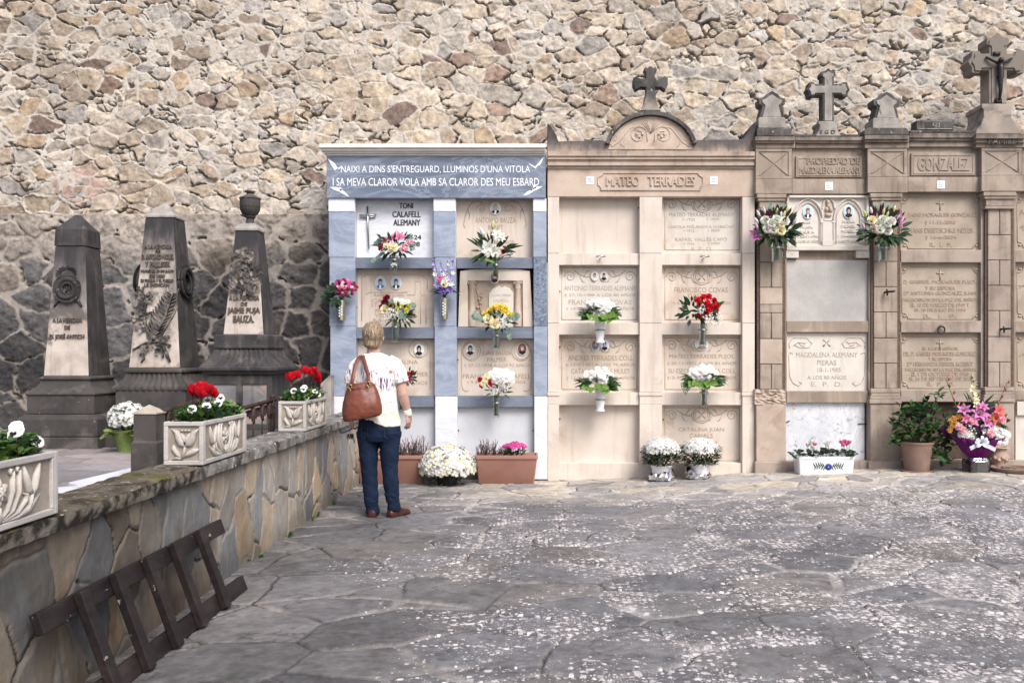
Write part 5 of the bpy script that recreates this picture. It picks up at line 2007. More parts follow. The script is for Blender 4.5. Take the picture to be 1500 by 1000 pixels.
def lily(mb, p, d, r, mi, ms=None, open_=1.0):
    u, v, d = basis(d)
    ph = rnd.random() * 6
    for k in range(6):
        a = ph + PI * k / 3
        o = u * math.cos(a) + v * math.sin(a)
        petal(mb, p - d * r * .35 + d * (.02 * r * (k % 2)), o, d, r * 1.15, r * (.25 if k % 2 else .19), 1.15 * open_, 1.05, mi, 5, .2, .05, [.3, .75, 1.0, .95, .6, .05])
    if ms is not None:
        for k in range(5):
            a = ph + 2 * PI * k / 5
            o = (u * math.cos(a) + v * math.sin(a)) * .22 + d
            q = p - d * r * .25
            mb.tube([q, q + o * r * .55], r * .018, 4, ms)
            mb.ball(q + o * r * .58, r * .05, 5, 4, ms)


def bud(mb, p, d, L, w, mi):
    d = Vector(d).normalized()
    p = Vector(p)
    mb.tube([p, p + d * L * .2, p + d * L * .5, p + d * L * .8, p + d * L], [w * .35, w * .8, w, w * .65, w * .08], 7, mi)


def tuft(mb, p, r, n, size, mi):
    """spray of tiny blooms (gypsophila)"""
    for _ in range(n):
        o = Vector((rnd.gauss(0, 1), rnd.gauss(0, 1), rnd.gauss(0, 1))).normalized() * r * rnd.random() ** .4
        c = p + o
        s = size * rnd.uniform(.6, 1.2)
        a = rnd.random() * 6
        n1 = Vector((rnd.uniform(-1, 1), -1.2, rnd.uniform(-.4, 1))).normalized()
        u, v, _d = basis(n1)
        pts = [c + (u * math.cos(a + k * PI / 2.5) + v * math.sin(a + k * PI / 2.5)) * s for k in range(5)]
        mb.add(pts + [c - n1 * s * .5], [(0, 1, 2, 3, 4), (0, 4, 5), (2, 1, 5), (3, 2, 5)], mi)


def frond(mb, p, d, L, w, mi, n=9, droop=.5):
    """feathery fern or palm leaf"""
    d = Vector(d).normalized()
    side = d.cross(Vector((0, -1, 0)))
    side = side.normalized() if side.length > .1 else Vector((1, 0, 0))
    q = Vector(p)
    pts = [q.copy()]
    for k in range(n):
        d = (d + Vector((0, 0, -droop / n))).normalized()
        q = q + d * L / n
        pts.append(q.copy())
        for s in (-1, 1):
            o = (side * s + d * .6).normalized()
            leaf(mb, q, o, w * (1 - .75 * k / n) + .006, .0055, mi, (0, -1, .3), .3, .1, 2)
    mb.tube(pts, [.003 * (1 - .8 * i / n) for i in range(n + 1)], 4, mi)


# ---- a vase or posy: everything of one kind in one part
GATHERED = {'stems', 'leaves', 'white_filler', 'eucalyptus', 'fern', 'burgundy_leaves', 'blade_leaves', 'gladiolus_bud', 'red_petals', 'pink_alstroemeria'}


class Posy:
    def __init__(self, root, centre, mouth):
        self.root, self.c, self.mouth = root, Vector(centre), Vector(mouth)
        self.parts = {}

    def mb(self, name, *mats):
        k = (name,) + mats
        if name not in GATHERED:
            k = (name, len(self.parts)) + mats
        if k not in self.parts:
            self.parts[k] = MB()
        return self.parts[k]

    def stem(self, p):
        m = self.mb('stems', 'stem')
        a = self.mouth + Vector((rnd.uniform(-.015, .015), rnd.uniform(-.012, .012), 0))
        mid = a.lerp(p, .55) + Vector((0, 0, .02))
        m.tube([a + Vector((rnd.uniform(-.01, .01), 0, -.16)), a, mid, p], [.0035, .0035, .003, .0025], 5)

    def done(self):
        for (name, *mats), m in self.parts.items():
            mats = [q for q in mats if isinstance(q, str)]
            if m.v:
                part(name, m, [M[x] for x in mats], self.root, smooth=name not in ('lettering',))


def leaves_around(P, c, rx, rz, n, L, w, mat='leaf', dirs=None, ry=.10):
    m = P.mb('leaves', mat)
    for k in range(n):
        a = rnd.uniform(0, 2 * PI) if dirs is None else rnd.uniform(*dirs)
        q = rnd.uniform(.2, .95)
        p = c + Vector((rx * q * math.cos(a), rnd.uniform(-ry, ry * .3), rz * q * math.sin(a)))
        d = Vector((math.cos(a), rnd.uniform(-.9, .1), math.sin(a) + .15))
        leaf(m, p, d, L * rnd.uniform(.7, 1.2), w * rnd.uniform(.7, 1.2), 0, (0, -1, .5), rnd.uniform(.1, .9), .25)


# ------------------------------------------------------------------ vases
M['chrome'] = plain('polished steel vase', col(186, 184, 178), .16, 1.0, .06, nscale=12)
M['porc'] = plain('white porcelain', col(236, 236, 238), .25, var=.03)
M['stemwet'] = petal_mat('stems in water', col(88, 106, 48), .4)


def vase_glass(root, x, y, z0, z1, r):
    mb = MB()
    h = z1 - z0
    mb.lathe([(r * .80, z0), (r * .82, z0 + .01), (r * .86, z0 + h * .5), (r, z1), (r * .93, z1), (r * .79, z0 + h * .5), (r * .70, z0 + .02), (r * .01, z0 + .018)], (x, y, 0), 18)
    part('vase', mb, M['glass'], root, smooth=True, angle=60)
    mb = MB()
    for k in range(12):
        a = rnd.random() * 6
        q = r * .6 * rnd.random() ** .5
        b = rnd.random() * 6
        mb.tube([(x + q * math.cos(a), y + q * math.sin(a), z0 + .02), (x + q * .6 * math.cos(b), y + q * .6 * math.sin(b), z0 + h * .6), (x + q * .9 * math.cos(b), y + q * .9 * math.sin(b), z1 + .02)], .0042, 5)
    part('wet_stems', mb, M['stemwet'], root, smooth=True)


def ring_holder(root, x, y, z, r, wall):
    mb = MB()
    for k in (0, .008):
        mb.tube([(x + r * math.cos(a), y + r * math.sin(a), z + k) for a in [2 * PI * i / 20 for i in range(21)]], .0045, 6)
    mb.tube([(x, y + r * .9, z + .003), (x, wall + .01, z + .003)], .007, 6)
    part('holder_ring', mb, M['steel'], root, smooth=True)


def flower_vase(label, kind, px, ptop, pbot, pr, off, cx, cy, group='flower vases hanging on the tombs', wall=None):
    """vase whose mouth is at photo row ptop and foot at pbot; bouquet centred at cx, cy; off = its distance before the tomb front"""
    d = FY - off
    x, z0, z1 = wx(px, d), wz(pbot, d), wz(ptop, d)
    root = thing('flower_vase', label, 'flower vase', (x, d, z0), group)
    r = pr * d / K
    wall = FY if wall is None else wall
    if kind == 'glass':
        vase_glass(root, x, d, z0, z1, r)
        ring_holder(root, x, d, z0 + (z1 - z0) * .72, r * 1.02, wall)
    elif kind == 'steel':
        mb = MB()
        mb.lathe([(r * .92, z0), (r * .92, z1), (r, z1 + .004), (r * .8, z1 + .004), (r * .8, z0 + .02)], (x, d, 0), 20)
        part('vase', mb, M['chrome'], root, smooth=True, angle=40)
        mb = MB()
        for k in range(9):
            zz = z0 + (z1 - z0) * (.2 + .07 * k)
            a = -PI / 2 + (.25 if k % 2 else -.25)
            mb.ball((x + r * .93 * math.cos(a), d + r * .93 * math.sin(a), zz), r * .22, 6, 4, sc=(1, .4, 1))
        part('embossed_flowers', mb, M['ticket'], root, smooth=True)
    else:
        mb = MB()
        h = z1 - z0
        mb.lathe([(r * .80, z0), (r * .84, z0 + h * .03), (r * .60, z0 + h * .14), (r * .66, z0 + h * .2), (r * .78, z0 + h * .4), (r * .80, z0 + h * .55), (r * .88, z0 + h * .62), (r * .84, z0 + h * .8), (r, z1 - .004), (r * .98, z1), (r * .85, z1 - .01), (r * .6, z0 + h * .5)], (x, d, 0), 24)
        part('vase', mb, M['porc'], root, smooth=True, angle=50)
        ring_holder(root, x, d, z0 + h * .52, r * .86, wall)
    s = d / K
    P = Posy(root, (wx(cx, d), d, wz(cy, d)), (x, d, z1))
    P.s = s
    P.d = d
    return P


def at(P, px, py, out=0.0):
    """point on the bouquet by photo pixel, 'out' metres nearer the viewer than the vase"""
    return Vector((wx(px, P.d - out), P.d - out, wz(py, P.d - out)))


def face(P, p, f=1.0):
    """outward direction of a bloom at p"""
    v = (p - (P.c + Vector((0, .10, -.08)))).normalized()
    return (v * f + Vector((0, -.5, .15))).normalized()


GR = .055


# white label for each posy is built up below
def posy_lilies_pink():
    P = flower_vase('clear glass vase of pink lilies and cream roses below the steel cross', 'glass', 577, 374, 399, 7.2, .10, 578, 360)
    leaves_around(P, P.c, .19, .11, 34, .11, .016, 'leafd')
    for q in ((557, 352), (553, 358), (600, 350), (606, 362)):
        m = P.mb('eucalyptus', 'euc')
        for k in range(5):
            p = at(P, q[0] + rnd.uniform(-4, 4), q[1] + rnd.uniform(-5, 5), .04)
            daisy(m, p, (rnd.uniform(-1, 1), -1, .3), .020, 0, None, 3)
    for px, py, r in ((572, 350, .075), (585, 347, .08), (563, 353, .06)):
        p = at(P, px, py, .07); P.stem(p)
        lily(P.mb('lily', 'ppink', 'porg'), p, face(P, p), r, 0, 1)
    for px, py, r in ((567, 360, .045), (577, 362, .05), (571, 366, .03)):
        p = at(P, px, py, .10); P.stem(p)
        pom(P.mb('cream_rose', 'pcream'), p, face(P, p), r, 0, 26)
    p = at(P, 558, 363, .08); P.stem(p)
    pom(P.mb('red_carnation', 'pred'), p, face(P, p), .035, 0, 24)
    for px, py in ((590, 361), (597, 357), (594, 366), (602, 355), (589, 367)):
        p = at(P, px, py, .07); P.stem(p)
        lily(P.mb('pink_alstroemeria', 'plpink', 'pmag'), p, face(P, p), .034, 0, None)
        lily(P.mb('pink_alstroemeria', 'ppink', 'pmag'), p + Vector((.01, 0, .01)), face(P, p), .026, 0, None)
    m = P.mb('eucalyptus', 'euc')
    for k in range(6):
        p = at(P, 561 - 3.0 * k, 371 + 2.2 * k, .05)
        daisy(m, p, (rnd.uniform(-.5, .5), -1, .3), .020, 0, None, 3)
    m = P.mb('white_filler', 'pw')
    tuft(m, at(P, 577, 388, .05), .03, 12, .010, 0)
    P.done()


def posy_lilies_white():
    P = flower_vase('glass vase of tall white lilies with one broad green leaf', 'glass', 726, 383, 404, 5.6, .10, 722, 360)
    leaves_around(P, P.c + Vector((0, 0, -.05)), .18, .10, 30, .16, .020, 'leafd', ry=.06)
    for px, py, r in ((715, 362, .10), (729, 345, .085), (722, 368, .08), (708, 364, .06), (734, 350, .06)):
        p = at(P, px, py, .08); P.stem(p)
        lily(P.mb('lily', 'pw', 'budg'), p, face(P, p), r, 0, 1)
    bud(P.mb('lily_bud', 'pw'), at(P, 709, 346, .05), (-.45, -.2, 1), .10, .024, 0)
    bud(P.mb('lily_bud', 'budg'), at(P, 722, 336, .05), (.03, -.1, 1), .10, .020, 0)
    P.stem(at(P, 722, 337, .05)); P.stem(at(P, 710, 348, .05))
    m = P.mb('red_petals', 'pdred')
    for px, py in ((739, 363), (742, 366), (737, 369)):
        daisy(m, at(P, px, py, .06), (.3, -1, .2), .026, 0, None, 6)
    bud(P.mb('lily_bud', 'pcream'), at(P, 730, 364, .09), (1, -.5, -.05), .07, .012, 0)
    m = P.mb('white_filler', 'pw')
    tuft(m, at(P, 748, 372, .05), .055, 34, .009, 0)
    for k in range(6):
        P.stem(at(P, 748 + rnd.uniform(-6, 6), 372 + rnd.uniform(-6, 6), .05))
    leaf(P.mb('broad_leaf', 'leafl'), at(P, 726, 386, .10), (-1, -.2, .22), .20, .038, 0, (0, -.6, 1), .5, .2, 5)
    P.done()


def posy_magenta():
    P = flower_vase('steel vase of magenta chrysanthemums on the outer marble pillar', 'steel', 500, 440, 469, 6.5, .07, 502, 423)
    leaves_around(P, P.c + Vector((-.03, 0, -.06)), .13, .09, 26, .10, .024, 'leafd')
    leaves_around(P, P.c + Vector((0, -.06, .0)), .12, .07, 20, .05, .012, 'leafd')
    for k in range(56):
        a, q = k * 2.4, math.sqrt((k + .5) / 56)
        p = at(P, 503 + 20 * q * math.cos(a), 421 - 12 * q * math.sin(a), .09 * math.sqrt(max(0, 1 - q * q)) + .02)
        if k % 5 == 0: P.stem(p)
        c = ('pmag', 'ppink', 'pdred', 'plpink', 'pmag', 'pdred')[rnd.randrange(6)]
        daisy(P.mb('chrysanthemum', c, 'ctr'), p, face(P, p), .021, 0, None, 10, 2)
    P.done()


def posy_gladioli():
    P = flower_vase('steel vase of tall lilac gladioli on the middle marble pillar', 'steel', 651, 437, 467, 6.0, .07, 650, 405)
    for k in range(20):
        a = rnd.uniform(-.35, PI + .35)
        d = Vector((math.cos(a), rnd.uniform(-.8, -.1), .35 * math.sin(a)))
        leaf(P.mb('blade_leaves', 'leafd'), P.mouth + Vector((0, -.01, .03)), d, rnd.uniform(.14, .24), .014, 0, (0, -.4, 1), rnd.uniform(.9, 1.6), .25, 5)
    for sx, sy, ex, ey, n in ((645, 425, 636, 380, 7), (650, 425, 646, 388, 6), (653, 424, 656, 380, 7), (657, 425, 664, 384, 6), (650, 428, 652, 395, 5)):
        a, b = at(P, sx, sy, .05), at(P, ex, ey, .02)
        P.mb('stems', 'stem').tube([P.mouth, a, b, b + (b - a) * .15], [.005, .005, .004, .002], 5)
        for k in range(n):
            t = k / (n - 1)
            p = a.lerp(b, t) + Vector((rnd.uniform(-.02, .02), -.03, 0))
            c = ('plil', 'plil', 'pviol', 'pw')[rnd.randrange(4)] if k else 'pviol'
            lily(P.mb('gladiolus', c), p, (rnd.uniform(-.7, .7), -1, .35), .052 * (1 - .5 * t), 0, None, .8)
    p = at(P, 644, 408, .12)
    pom(P.mb('pink_ranunculus', 'ppink'), p, (0, -1, .1), .034, 0, 30)
    rose(P.mb('cream_rose', 'pcream'), at(P, 651, 416, .11), (0, -1, .3), .032, 0)
    P.done()


def posy_mixed():
    P = flower_vase('glass vase of red roses and lime button flowers just above the woman\u2019s head', 'glass', 579, 471, 501, 6.2, .10, 581, 457)
    leaves_around(P, P.c + Vector((.04, 0, -.03)), .16, .10, 34, .10, .014, 'leafd')
    for px, py in ((563, 442), (560, 449), (569, 446), (566, 436), (573, 449)):
        p = at(P, px, py, .06); P.stem(p)
        rose(P.mb('red_rose', 'pdred'), p, face(P, p), .034, 0)
    rose(P.mb('white_rose', 'pcream'), at(P, 564, 453, .10), (-.2, -1, .2), .045, 0)
    for px, py in ((578, 449), (582, 451), (585, 446), (590, 448), (594, 453), (598, 447), (600, 452), (603, 445), (577, 444), (595, 457)):
        p = at(P, px, py, .07 + rnd.uniform(-.02, .02)); P.stem(p)
        pom(P.mb('button_flower', 'plime'), p, face(P, p), .024, 0, 22)
    for px, py in ((588, 441), (580, 440), (595, 442)):
        p = at(P, px, py, .04)
        daisy(P.mb('white_daisy', 'pw', 'ctr'), p, (0, -.7, .8), .045, 0, None, 12, 2)
    tuft(P.mb('white_filler', 'pw'), at(P, 571, 461, .09), .075, 90, .008, 0)
    tuft(P.mb('white_filler', 'pw'), at(P, 578, 458, .10), .06, 50, .008, 0)
    m = P.mb('eucalyptus', 'euc')
    for q in ((589, 455), (587, 460), (604, 448), (573, 442), (591, 464)):
        for k in range(4):
            daisy(m, at(P, q[0] + rnd.uniform(-3, 3), q[1] + rnd.uniform(-4, 4), .07), (rnd.uniform(-.8, .8), -1, .2), .022, 0, None, 3)
    for k in range(7):
        frond(P.mb('fern', 'leafd'), at(P, 586 + 2 * k, 468 - 2 * k, .03), (.7, -.4, .4 - .1 * k), .12, .02, 0, 6)
    P.done()


def posy_yellow():
    P = flower_vase('glass vase of yellow chrysanthemums below the leaning carved slab', 'glass', 727, 484, 512, 5.8, .10, 729, 466)
    leaves_around(P, P.c + Vector((0, 0, -.03)), .17, .08, 30, .08, .014, 'leafd')
    for k in range(24):
        t = k / 23
        px = 706 + 46 * t
        py = 463 - 13 * math.sin(PI * t) + rnd.uniform(-3, 5)
        p = at(P, px, py, .03 + .06 * math.sin(PI * t)); 
        if k % 4 == 0: P.stem(p)
        pom(P.mb('yellow_chrysanthemum', 'pyel'), p, face(P, p), .034, 0, 24)
    for px, py in ((715, 467), (725, 474)):
        p = at(P, px, py, .12)
        rose(P.mb('cream_rose', 'pcream'), p, face(P, p), .046, 0)
    for px, py in ((724, 465), (718, 473), (732, 472)):
        pom(P.mb('red_carnation', 'pdred'), at(P, px, py, .10), (0, -1, .1), .028, 0, 20)
    tuft(P.mb('white_filler', 'pw'), at(P, 736, 474, .10), .055, 80, .008, 0)
    m = P.mb('eucalyptus', 'euc')
    for q in ((698, 461), (702, 465), (705, 468), (695, 463), (728, 460), (730, 456), (743, 466), (752, 464), (757, 465), (746, 489), (742, 484), (749, 492), (756, 460)):
        for k in range(3):
            daisy(m, at(P, q[0] + rnd.uniform(-3, 3), q[1] + rnd.uniform(-3, 3), .08), (rnd.uniform(-.8, .8), -1, .2), .024, 0, None, 3)
    P.done()


def posy_hidden():
    P = flower_vase('glass vase of dark pink carnations half hidden by the woman', 'glass', 588, 572, 602, 5.8, .10, 596, 553)
    leaves_around(P, P.c, .10, .08, 26, .07, .012, 'leafd')
    for px, py, c in ((598, 548, 'pred'), (604, 546, 'pdred'), (593, 557, 'ppink'), (600, 556, 'pmag'), (590, 549, 'pw'), (594, 562, 'ppink'), (585, 555, 'pmag')):
        p = at(P, px, py, .07); P.stem(p)
        pom(P.mb('carnation', c), p, face(P, p), .030, 0, 22)
    P.done()


def posy_gyp():
    P = flower_vase('glass vase with a dome of white baby\u2019s breath and red carnations', 'glass', 727, 582, 611, 5.6, .10, 729, 562)
    leaves_around(P, P.c + Vector((0, 0, -.07)), .12, .07, 24, .08, .010, 'leaf')
    for k in range(30):
        a, q = k * 2.4, math.sqrt((k + .5) / 30)
        p = at(P, 733 + 20 * q * math.cos(a), 553 - 13 * q * math.sin(a), .10 * math.sqrt(max(0, 1 - q * q)) + .02)
        if math.sin(a) * q > -.45:
            daisy(P.mb('white_chrysanthemum', 'pw'), p, face(P, p), .034, 0, None, 12, 2)
    tuft(P.mb('white_filler', 'pw'), at(P, 737, 563, .08), .10, 190, .008, 0)
    tuft(P.mb('white_filler', 'pw'), at(P, 722, 571, .08), .06, 60, .008, 0)
    for k in range(8):
        P.stem(at(P, 718 + 4 * k, 562, .05))
    for px, py in ((703, 556), (706, 565), (719, 562), (717, 558)):
        pom(P.mb('red_carnation', 'pred'), at(P, px, py, .10), (-.2, -1, .1), .030, 0, 26)
    for px, py in ((711, 557), (708, 562), (713, 552)):
        pom(P.mb('cream_carnation', 'pcream'), at(P, px, py, .11), (-.1, -1, .2), .036, 0, 26)
    P.done()


def posy_white_leafy(px, top, bot, cx, cy, label, kind='china', fern=False):
    P = flower_vase(label, kind, px, top, bot, 8.6 if kind == 'china' else 6.5, .10, cx, cy)
    for k in range(26):
        a = rnd.uniform(-.5, PI + .5)
        d = Vector((math.cos(a), rnd.uniform(-1, -.1), .45 * math.sin(a) - .1))
        p = at(P, cx + 14 * math.cos(a), cy + 7 - 5 * math.sin(a), .06)
        leaf(P.mb('leaves', 'leaf'), p, d, rnd.uniform(.10, .15), rnd.uniform(.030, .044), 0, (0, -.8, .6), rnd.uniform(.2, .9), .2, 4)
    for k in range(10):
        leaf(P.mb('leaves', 'leafl'), at(P, cx + rnd.uniform(-16, 16), cy + 6 + rnd.uniform(-2, 6), .11), (rnd.uniform(-1, 1), -.5, -.35), .11, .042, 0, (0, -1, .3), .6, .2, 4)
    for k in range(16):
        s = 1 if k % 2 else -1
        leaf(P.mb('leaves', 'leafd'), at(P, cx + s * 15, cy + rnd.uniform(-2, 8), .04), (s, rnd.uniform(-.5, .2), rnd.uniform(-.4, .35)), rnd.uniform(.12, .17), .016, 0, (0, -.5, 1), .5, .2, 4)
    if fern:
        for k in range(6):
            frond(P.mb('fern', 'leaf'), at(P, cx - 10, cy + 4, .06), (-1, -.5, .3 - .17 * k), .20, .035, 0, 9, .8)
    n = 26
    for k in range(n):
        a, q = k * 2.4, math.sqrt((k + .5) / n)
        p = at(P, cx + 22 * q * math.cos(a), cy - 6 - 12 * q * math.sin(a) + rnd.uniform(-1.5, 1.5), .09 * math.sqrt(max(0, 1 - q * q)) + rnd.uniform(.02, .06))
        if k % 5 == 0: P.stem(p)
        daisy(P.mb('white_daisy', 'pw', 'plime'), p, face(P, p), .032, 0, 1, 11, 2, dome=.12)
    P.done()


def posy_red():
    P = flower_vase('glass vase of red carnations with white filler on the beige tomb', 'glass', 1029, 474, 507, 6.6, .10, 1027, 456)
    leaves_around(P, P.c + Vector((-.08, 0, 0)), .16, .12, 44, .09, .020, 'leafd')
    leaves_around(P, P.c + Vector((.06, 0, .0)), .12, .09, 24, .09, .020, 'leaf')
    for px, py in ((1022, 440), (1030, 436), (1038, 435), (1046, 441), (1026, 445), (1036, 444), (1044, 449), (1038, 453), (1050, 449), (1025, 462), (1048, 457), (1034, 461)):
        p = at(P, px, py, .06 + rnd.uniform(0, .04)); P.stem(p)
        pom(P.mb('red_carnation', 'pcyc' if rnd.random() < .5 else 'pred'), p, face(P, p), .040, 0, 34)
    tuft(P.mb('white_filler', 'pw'), at(P, 1027, 453, .10), .055, 60, .010, 0)
    tuft(P.mb('white_filler', 'pw'), at(P, 1047, 466, .08), .085, 100, .010, 0)
    tuft(P.mb('white_filler', 'pw'), at(P, 1036, 466, .09), .05, 40, .010, 0)
    P.done()


def posy_big(cx, label, seed):
    rnd.seed(seed)
    P = flower_vase(label, 'glass', cx + 3, 356, 384, 9.6, .16, cx, 333, wall=FY - .05)
    leaves_around(P, P.c + Vector((0, 0, -.04)), .23, .13, 60, .13, .022, 'leafd')
    leaves_around(P, P.c + Vector((0, 0, -.10)), .20, .06, 24, .10, .020, 'leaf')
    for k in range(26):
        a = rnd.uniform(.15, PI - .15)
        p = at(P, cx + 20 * math.cos(a) * rnd.uniform(.2, 1), 322 - 12 * math.sin(a) * rnd.uniform(0, 1), .05)
        leaf(P.mb('burgundy_leaves', 'pburg'), p, (math.cos(a) * .7, -.3, 1), rnd.uniform(.08, .13), .014, 0, (0, -1, .3), .3, .3)
    for px, py in ((-15, -8), (-5, -4), (3, -9), (10, -4), (16, -7), (-2, 4), (-11, 3), (10, 6), (1, -1)):
        p = at(P, cx + px * .95, 331 + py * 1.1, .13 + rnd.uniform(-.02, .02)); P.stem(p)
        rose(P.mb('white_rose', 'prose' if rnd.random() < .7 else 'pcream'), p, face(P, p), .042, 0)
    for px, py, dx in ((-24, -6, -.7), (-14, -20, -.3), (2, -18, .1), (16, -22, .35), (22, -10, .5), (7, -13, .2), (-22, -16, -.5), (12, -14, .2)):
        p = at(P, cx + px, 334 + py, .06); P.stem(p)
        bud(P.mb('lily_bud', 'budg' if rnd.random() < .6 else 'pw'), p, (dx, -.3, 1), .085, .017, 0)
    for px, py, dx in ((-25, 2, -.5), (-9, 6, -.2), (11, -2, .25), (26, -4, .4)):
        p = at(P, cx + px, 334 + py, .12)
        bud(P.mb('lily_bud', 'budp'), p, (dx, -.5, .9), .09, .017, 0)
    m = P.mb('eucalyptus', 'euc')
    for q in ((-8, -32), (2, -34), (6, -28), (-6, -27), (12, -30)):
        for k in range(4):
            daisy(m, at(P, cx + q[0] + rnd.uniform(-2, 2), 334 + q[1] + rnd.uniform(-3, 5), .03), (rnd.uniform(-.8, .8), -1, .2), .022, 0, None, 3)
    for px, py in (((-30, 8), (-26, 12)) if seed % 2 else ((26, -8), (28, -14))):
        p = at(P, cx + px, 334 + py, .10); P.stem(p)
        lily(P.mb('pink_lily', 'plily', 'porg'), p, (px / 30, -1, .1), .07, 0, 1)
    P.done()


posy_lilies_pink()
posy_lilies_white()
posy_magenta()
posy_gladioli()
posy_mixed()
posy_yellow()
posy_hidden()
posy_gyp()
posy_white_leafy(879, 467, 502, 878, 455, 'upper of the two white china vases of daisies, hanging between two rows of portraits')
posy_white_leafy(879, 570, 602, 876, 557, 'lower white china vase of white daisies hanging over the blank bottom slab')
posy_red()
posy_white_leafy(1031, 567, 596, 1030, 553, 'glass vase of white daisies with a fern frond to its left', 'glass', True)
posy_big(1135, 'large glass vase of white roses and lilies beside the beige tomb', 31)
posy_big(1291, 'large glass vase of white roses and lilies right of the arched slab', 42)


# ------------------------------------------------------------------ pots on the ground
M['terra'] = stone('terracotta plastic', col(176, 116, 94), col(166, 106, 86), 4, rough=.55, bump=.06)
M['terrapot'] = stone('old terracotta', col(150, 112, 92), col(132, 100, 84), 5, col(164, 140, 124), 3, (.55, .72), bump=.2)
M['blackpot'] = plain('black plastic pot', col(34, 34, 36), .45)
M['foil'] = plain('silver foil', col(214, 214, 218), .22, 1.0, .05)
M['ceram'] = stone('white glazed ceramic', col(232, 234, 240), col(222, 225, 234), 3, rough=.22, bump=.03, speck=(col(120, 116, 112), 40, .70))
M['pblue'] = plain('blue glaze', col(38, 60, 150), .25)
M['pgreen'] = plain('green glaze', col(52, 84, 60), .25)
M['wrapg'] = petal_mat('green wrapping', col(134, 152, 92), .12, .4)
M['wrapp'] = petal_mat('purple wrapping', col(122, 38, 118), .25, .35)
M['ribbon'] = plain('silver ribbon', col(212, 216, 226), .3, .3, .1)
M['film'] = glass_mat('clear film', (.9, .92, .95, 1), .2)


def base_depth(py, z=0.0):
    return (H - z) * K / (py - VY)


def mum_mound(root, c, rx, rz, ry, n, r, mats, fol='leafd', low=-.35, head='chrysanthemum', size_j=.2, green=None):
    """dome of small blooms over foliage; c = dome centre"""
    c = Vector(c)
    mbs = {}
    for k in range(n):
        t = (k + .5) / n
        zz = 1 - t * (1 - low)
        a = k * 2.39996
        q = math.sqrt(max(0, 1 - zz * zz))
        o = Vector((q * math.cos(a), q * math.sin(a), zz))
        j = rnd.uniform(.93, 1.05)
        p = c + Vector((o.x * rx * j, o.y * ry * j, o.z * rz * j))
        if o.y > .55:
            continue
        mname = mats[rnd.randrange(len(mats))]
        mb = mbs.setdefault(mname, MB())
        daisy(mb, p, (o + Vector((rnd.uniform(-.2, .2), -.15, rnd.uniform(-.1, .3)))).normalized(), r * rnd.uniform(1 - size_j, 1 + size_j), 0, 1, 9, 2, dome=.10)
    for mname, mb in mbs.items():
        part(head, mb, [M[mname], M['pyel']], root, smooth=True)['kind'] = 'stuff'
    mb = MB()
    for k in range(green or n):
        zz = rnd.uniform(-.75, .45 if green else .9)
        a = rnd.uniform(0, 2 * PI)
        q = math.sqrt(max(0, 1 - zz * zz)) * rnd.uniform(.6, 1.0)
        p = c + Vector((q * rx * math.cos(a), q * ry * math.sin(a), zz * rz * .96))
        leaf(mb, p, (math.cos(a), math.sin(a), rnd.uniform(-.5, .6)), rnd.uniform(.04, .07), rnd.uniform(.010, .016), 0, (0, 0, 1), .6, .2, 2)
    part('foliage', mb, M[fol], root, smooth=True)
    mb = MB()
    for k in range(16):
        a = rnd.uniform(0, 2 * PI)
        mb.tube([c + Vector((.02 * math.cos(a), .02 * math.sin(a), -rz * .95)), c + Vector((rx * .5 * math.cos(a), ry * .5 * math.sin(a), 0))], .004, 4)
    part('stems', mb, M['stem'], root)


def pot(root, x, y, z, r0, r1, h, mat, name='pot', rim=.012, seg=28):
    mb = MB()
    mb.lathe([(r0, 0), (r1 - .002, h - rim * 2), (r1 + .006, h - rim * 2 + .002), (r1 + .008, h), (r1 - .006, h), (r1 - .012, h - .03), (r1 * .9, h - .03)], (x, y, z), seg)
    o = part(name, mb, M[mat], root, smooth=True, angle=35)
    mb = MB()
    mb.lathe([(r1 * .88, h - .032), (r1 * .4, h - .02)], (x, y, z), 16)
    part('soil', mb, M['soil'], root, smooth=True)
    return o


def window_box(label, px0, px1, pytop, pybot, plants):
    d = 9.12
    x0, x1 = wx(px0, d), wx(px1, d)
    zb = gz((x0 + x1) / 2, d)
    zt = wz(pytop, d)
    cx = (x0 + x1) / 2
    hw = (x1 - x0) / 2
    root = thing('window_box', label, 'planter box', (cx, d + .13, zb), 'terracotta window boxes')
    cy = d + .15

    def ring(a, b, z, r=.02, n=4):
        out = []
        for sx, sy, a0 in ((1, 1, 0), (-1, 1, PI / 2), (-1, -1, PI), (1, -1, 1.5 * PI)):
            for k in range(n + 1):
                t = a0 + PI / 2 * k / n
                out.append((cx + sx * (a - r) + r * math.cos(t), cy + sy * (b - r) + r * math.sin(t), z))
        return out
    mb = MB()
    h = zt - zb
    k = .88
    mb.rings([ring(hw * k - .02, .095, zb), ring(hw * k, .105, zb + .012), ring(hw * .965, .13, zt - .05), ring(hw * .97, .132, zt - .045),
              ring(hw * .97 + .004, .135, zt - .042), ring(hw, .145, zt - .036), ring(hw, .146, zt - .004), ring(hw - .004, .142, zt), ring(hw - .018, .130, zt), ring(hw - .022, .126, zt - .03), ring(hw - .03, .12, zt - .05)])
    part('box', mb, M['terra'], root, smooth=True, angle=35)
    mb = MB()
    mb.box(cx - hw + .025, cx + hw - .025, cy - .122, cy + .122, zt - .06, zt - .028)
    part('soil', mb, M['soil'], root)
    plants(root, cx, cy, zt, hw)


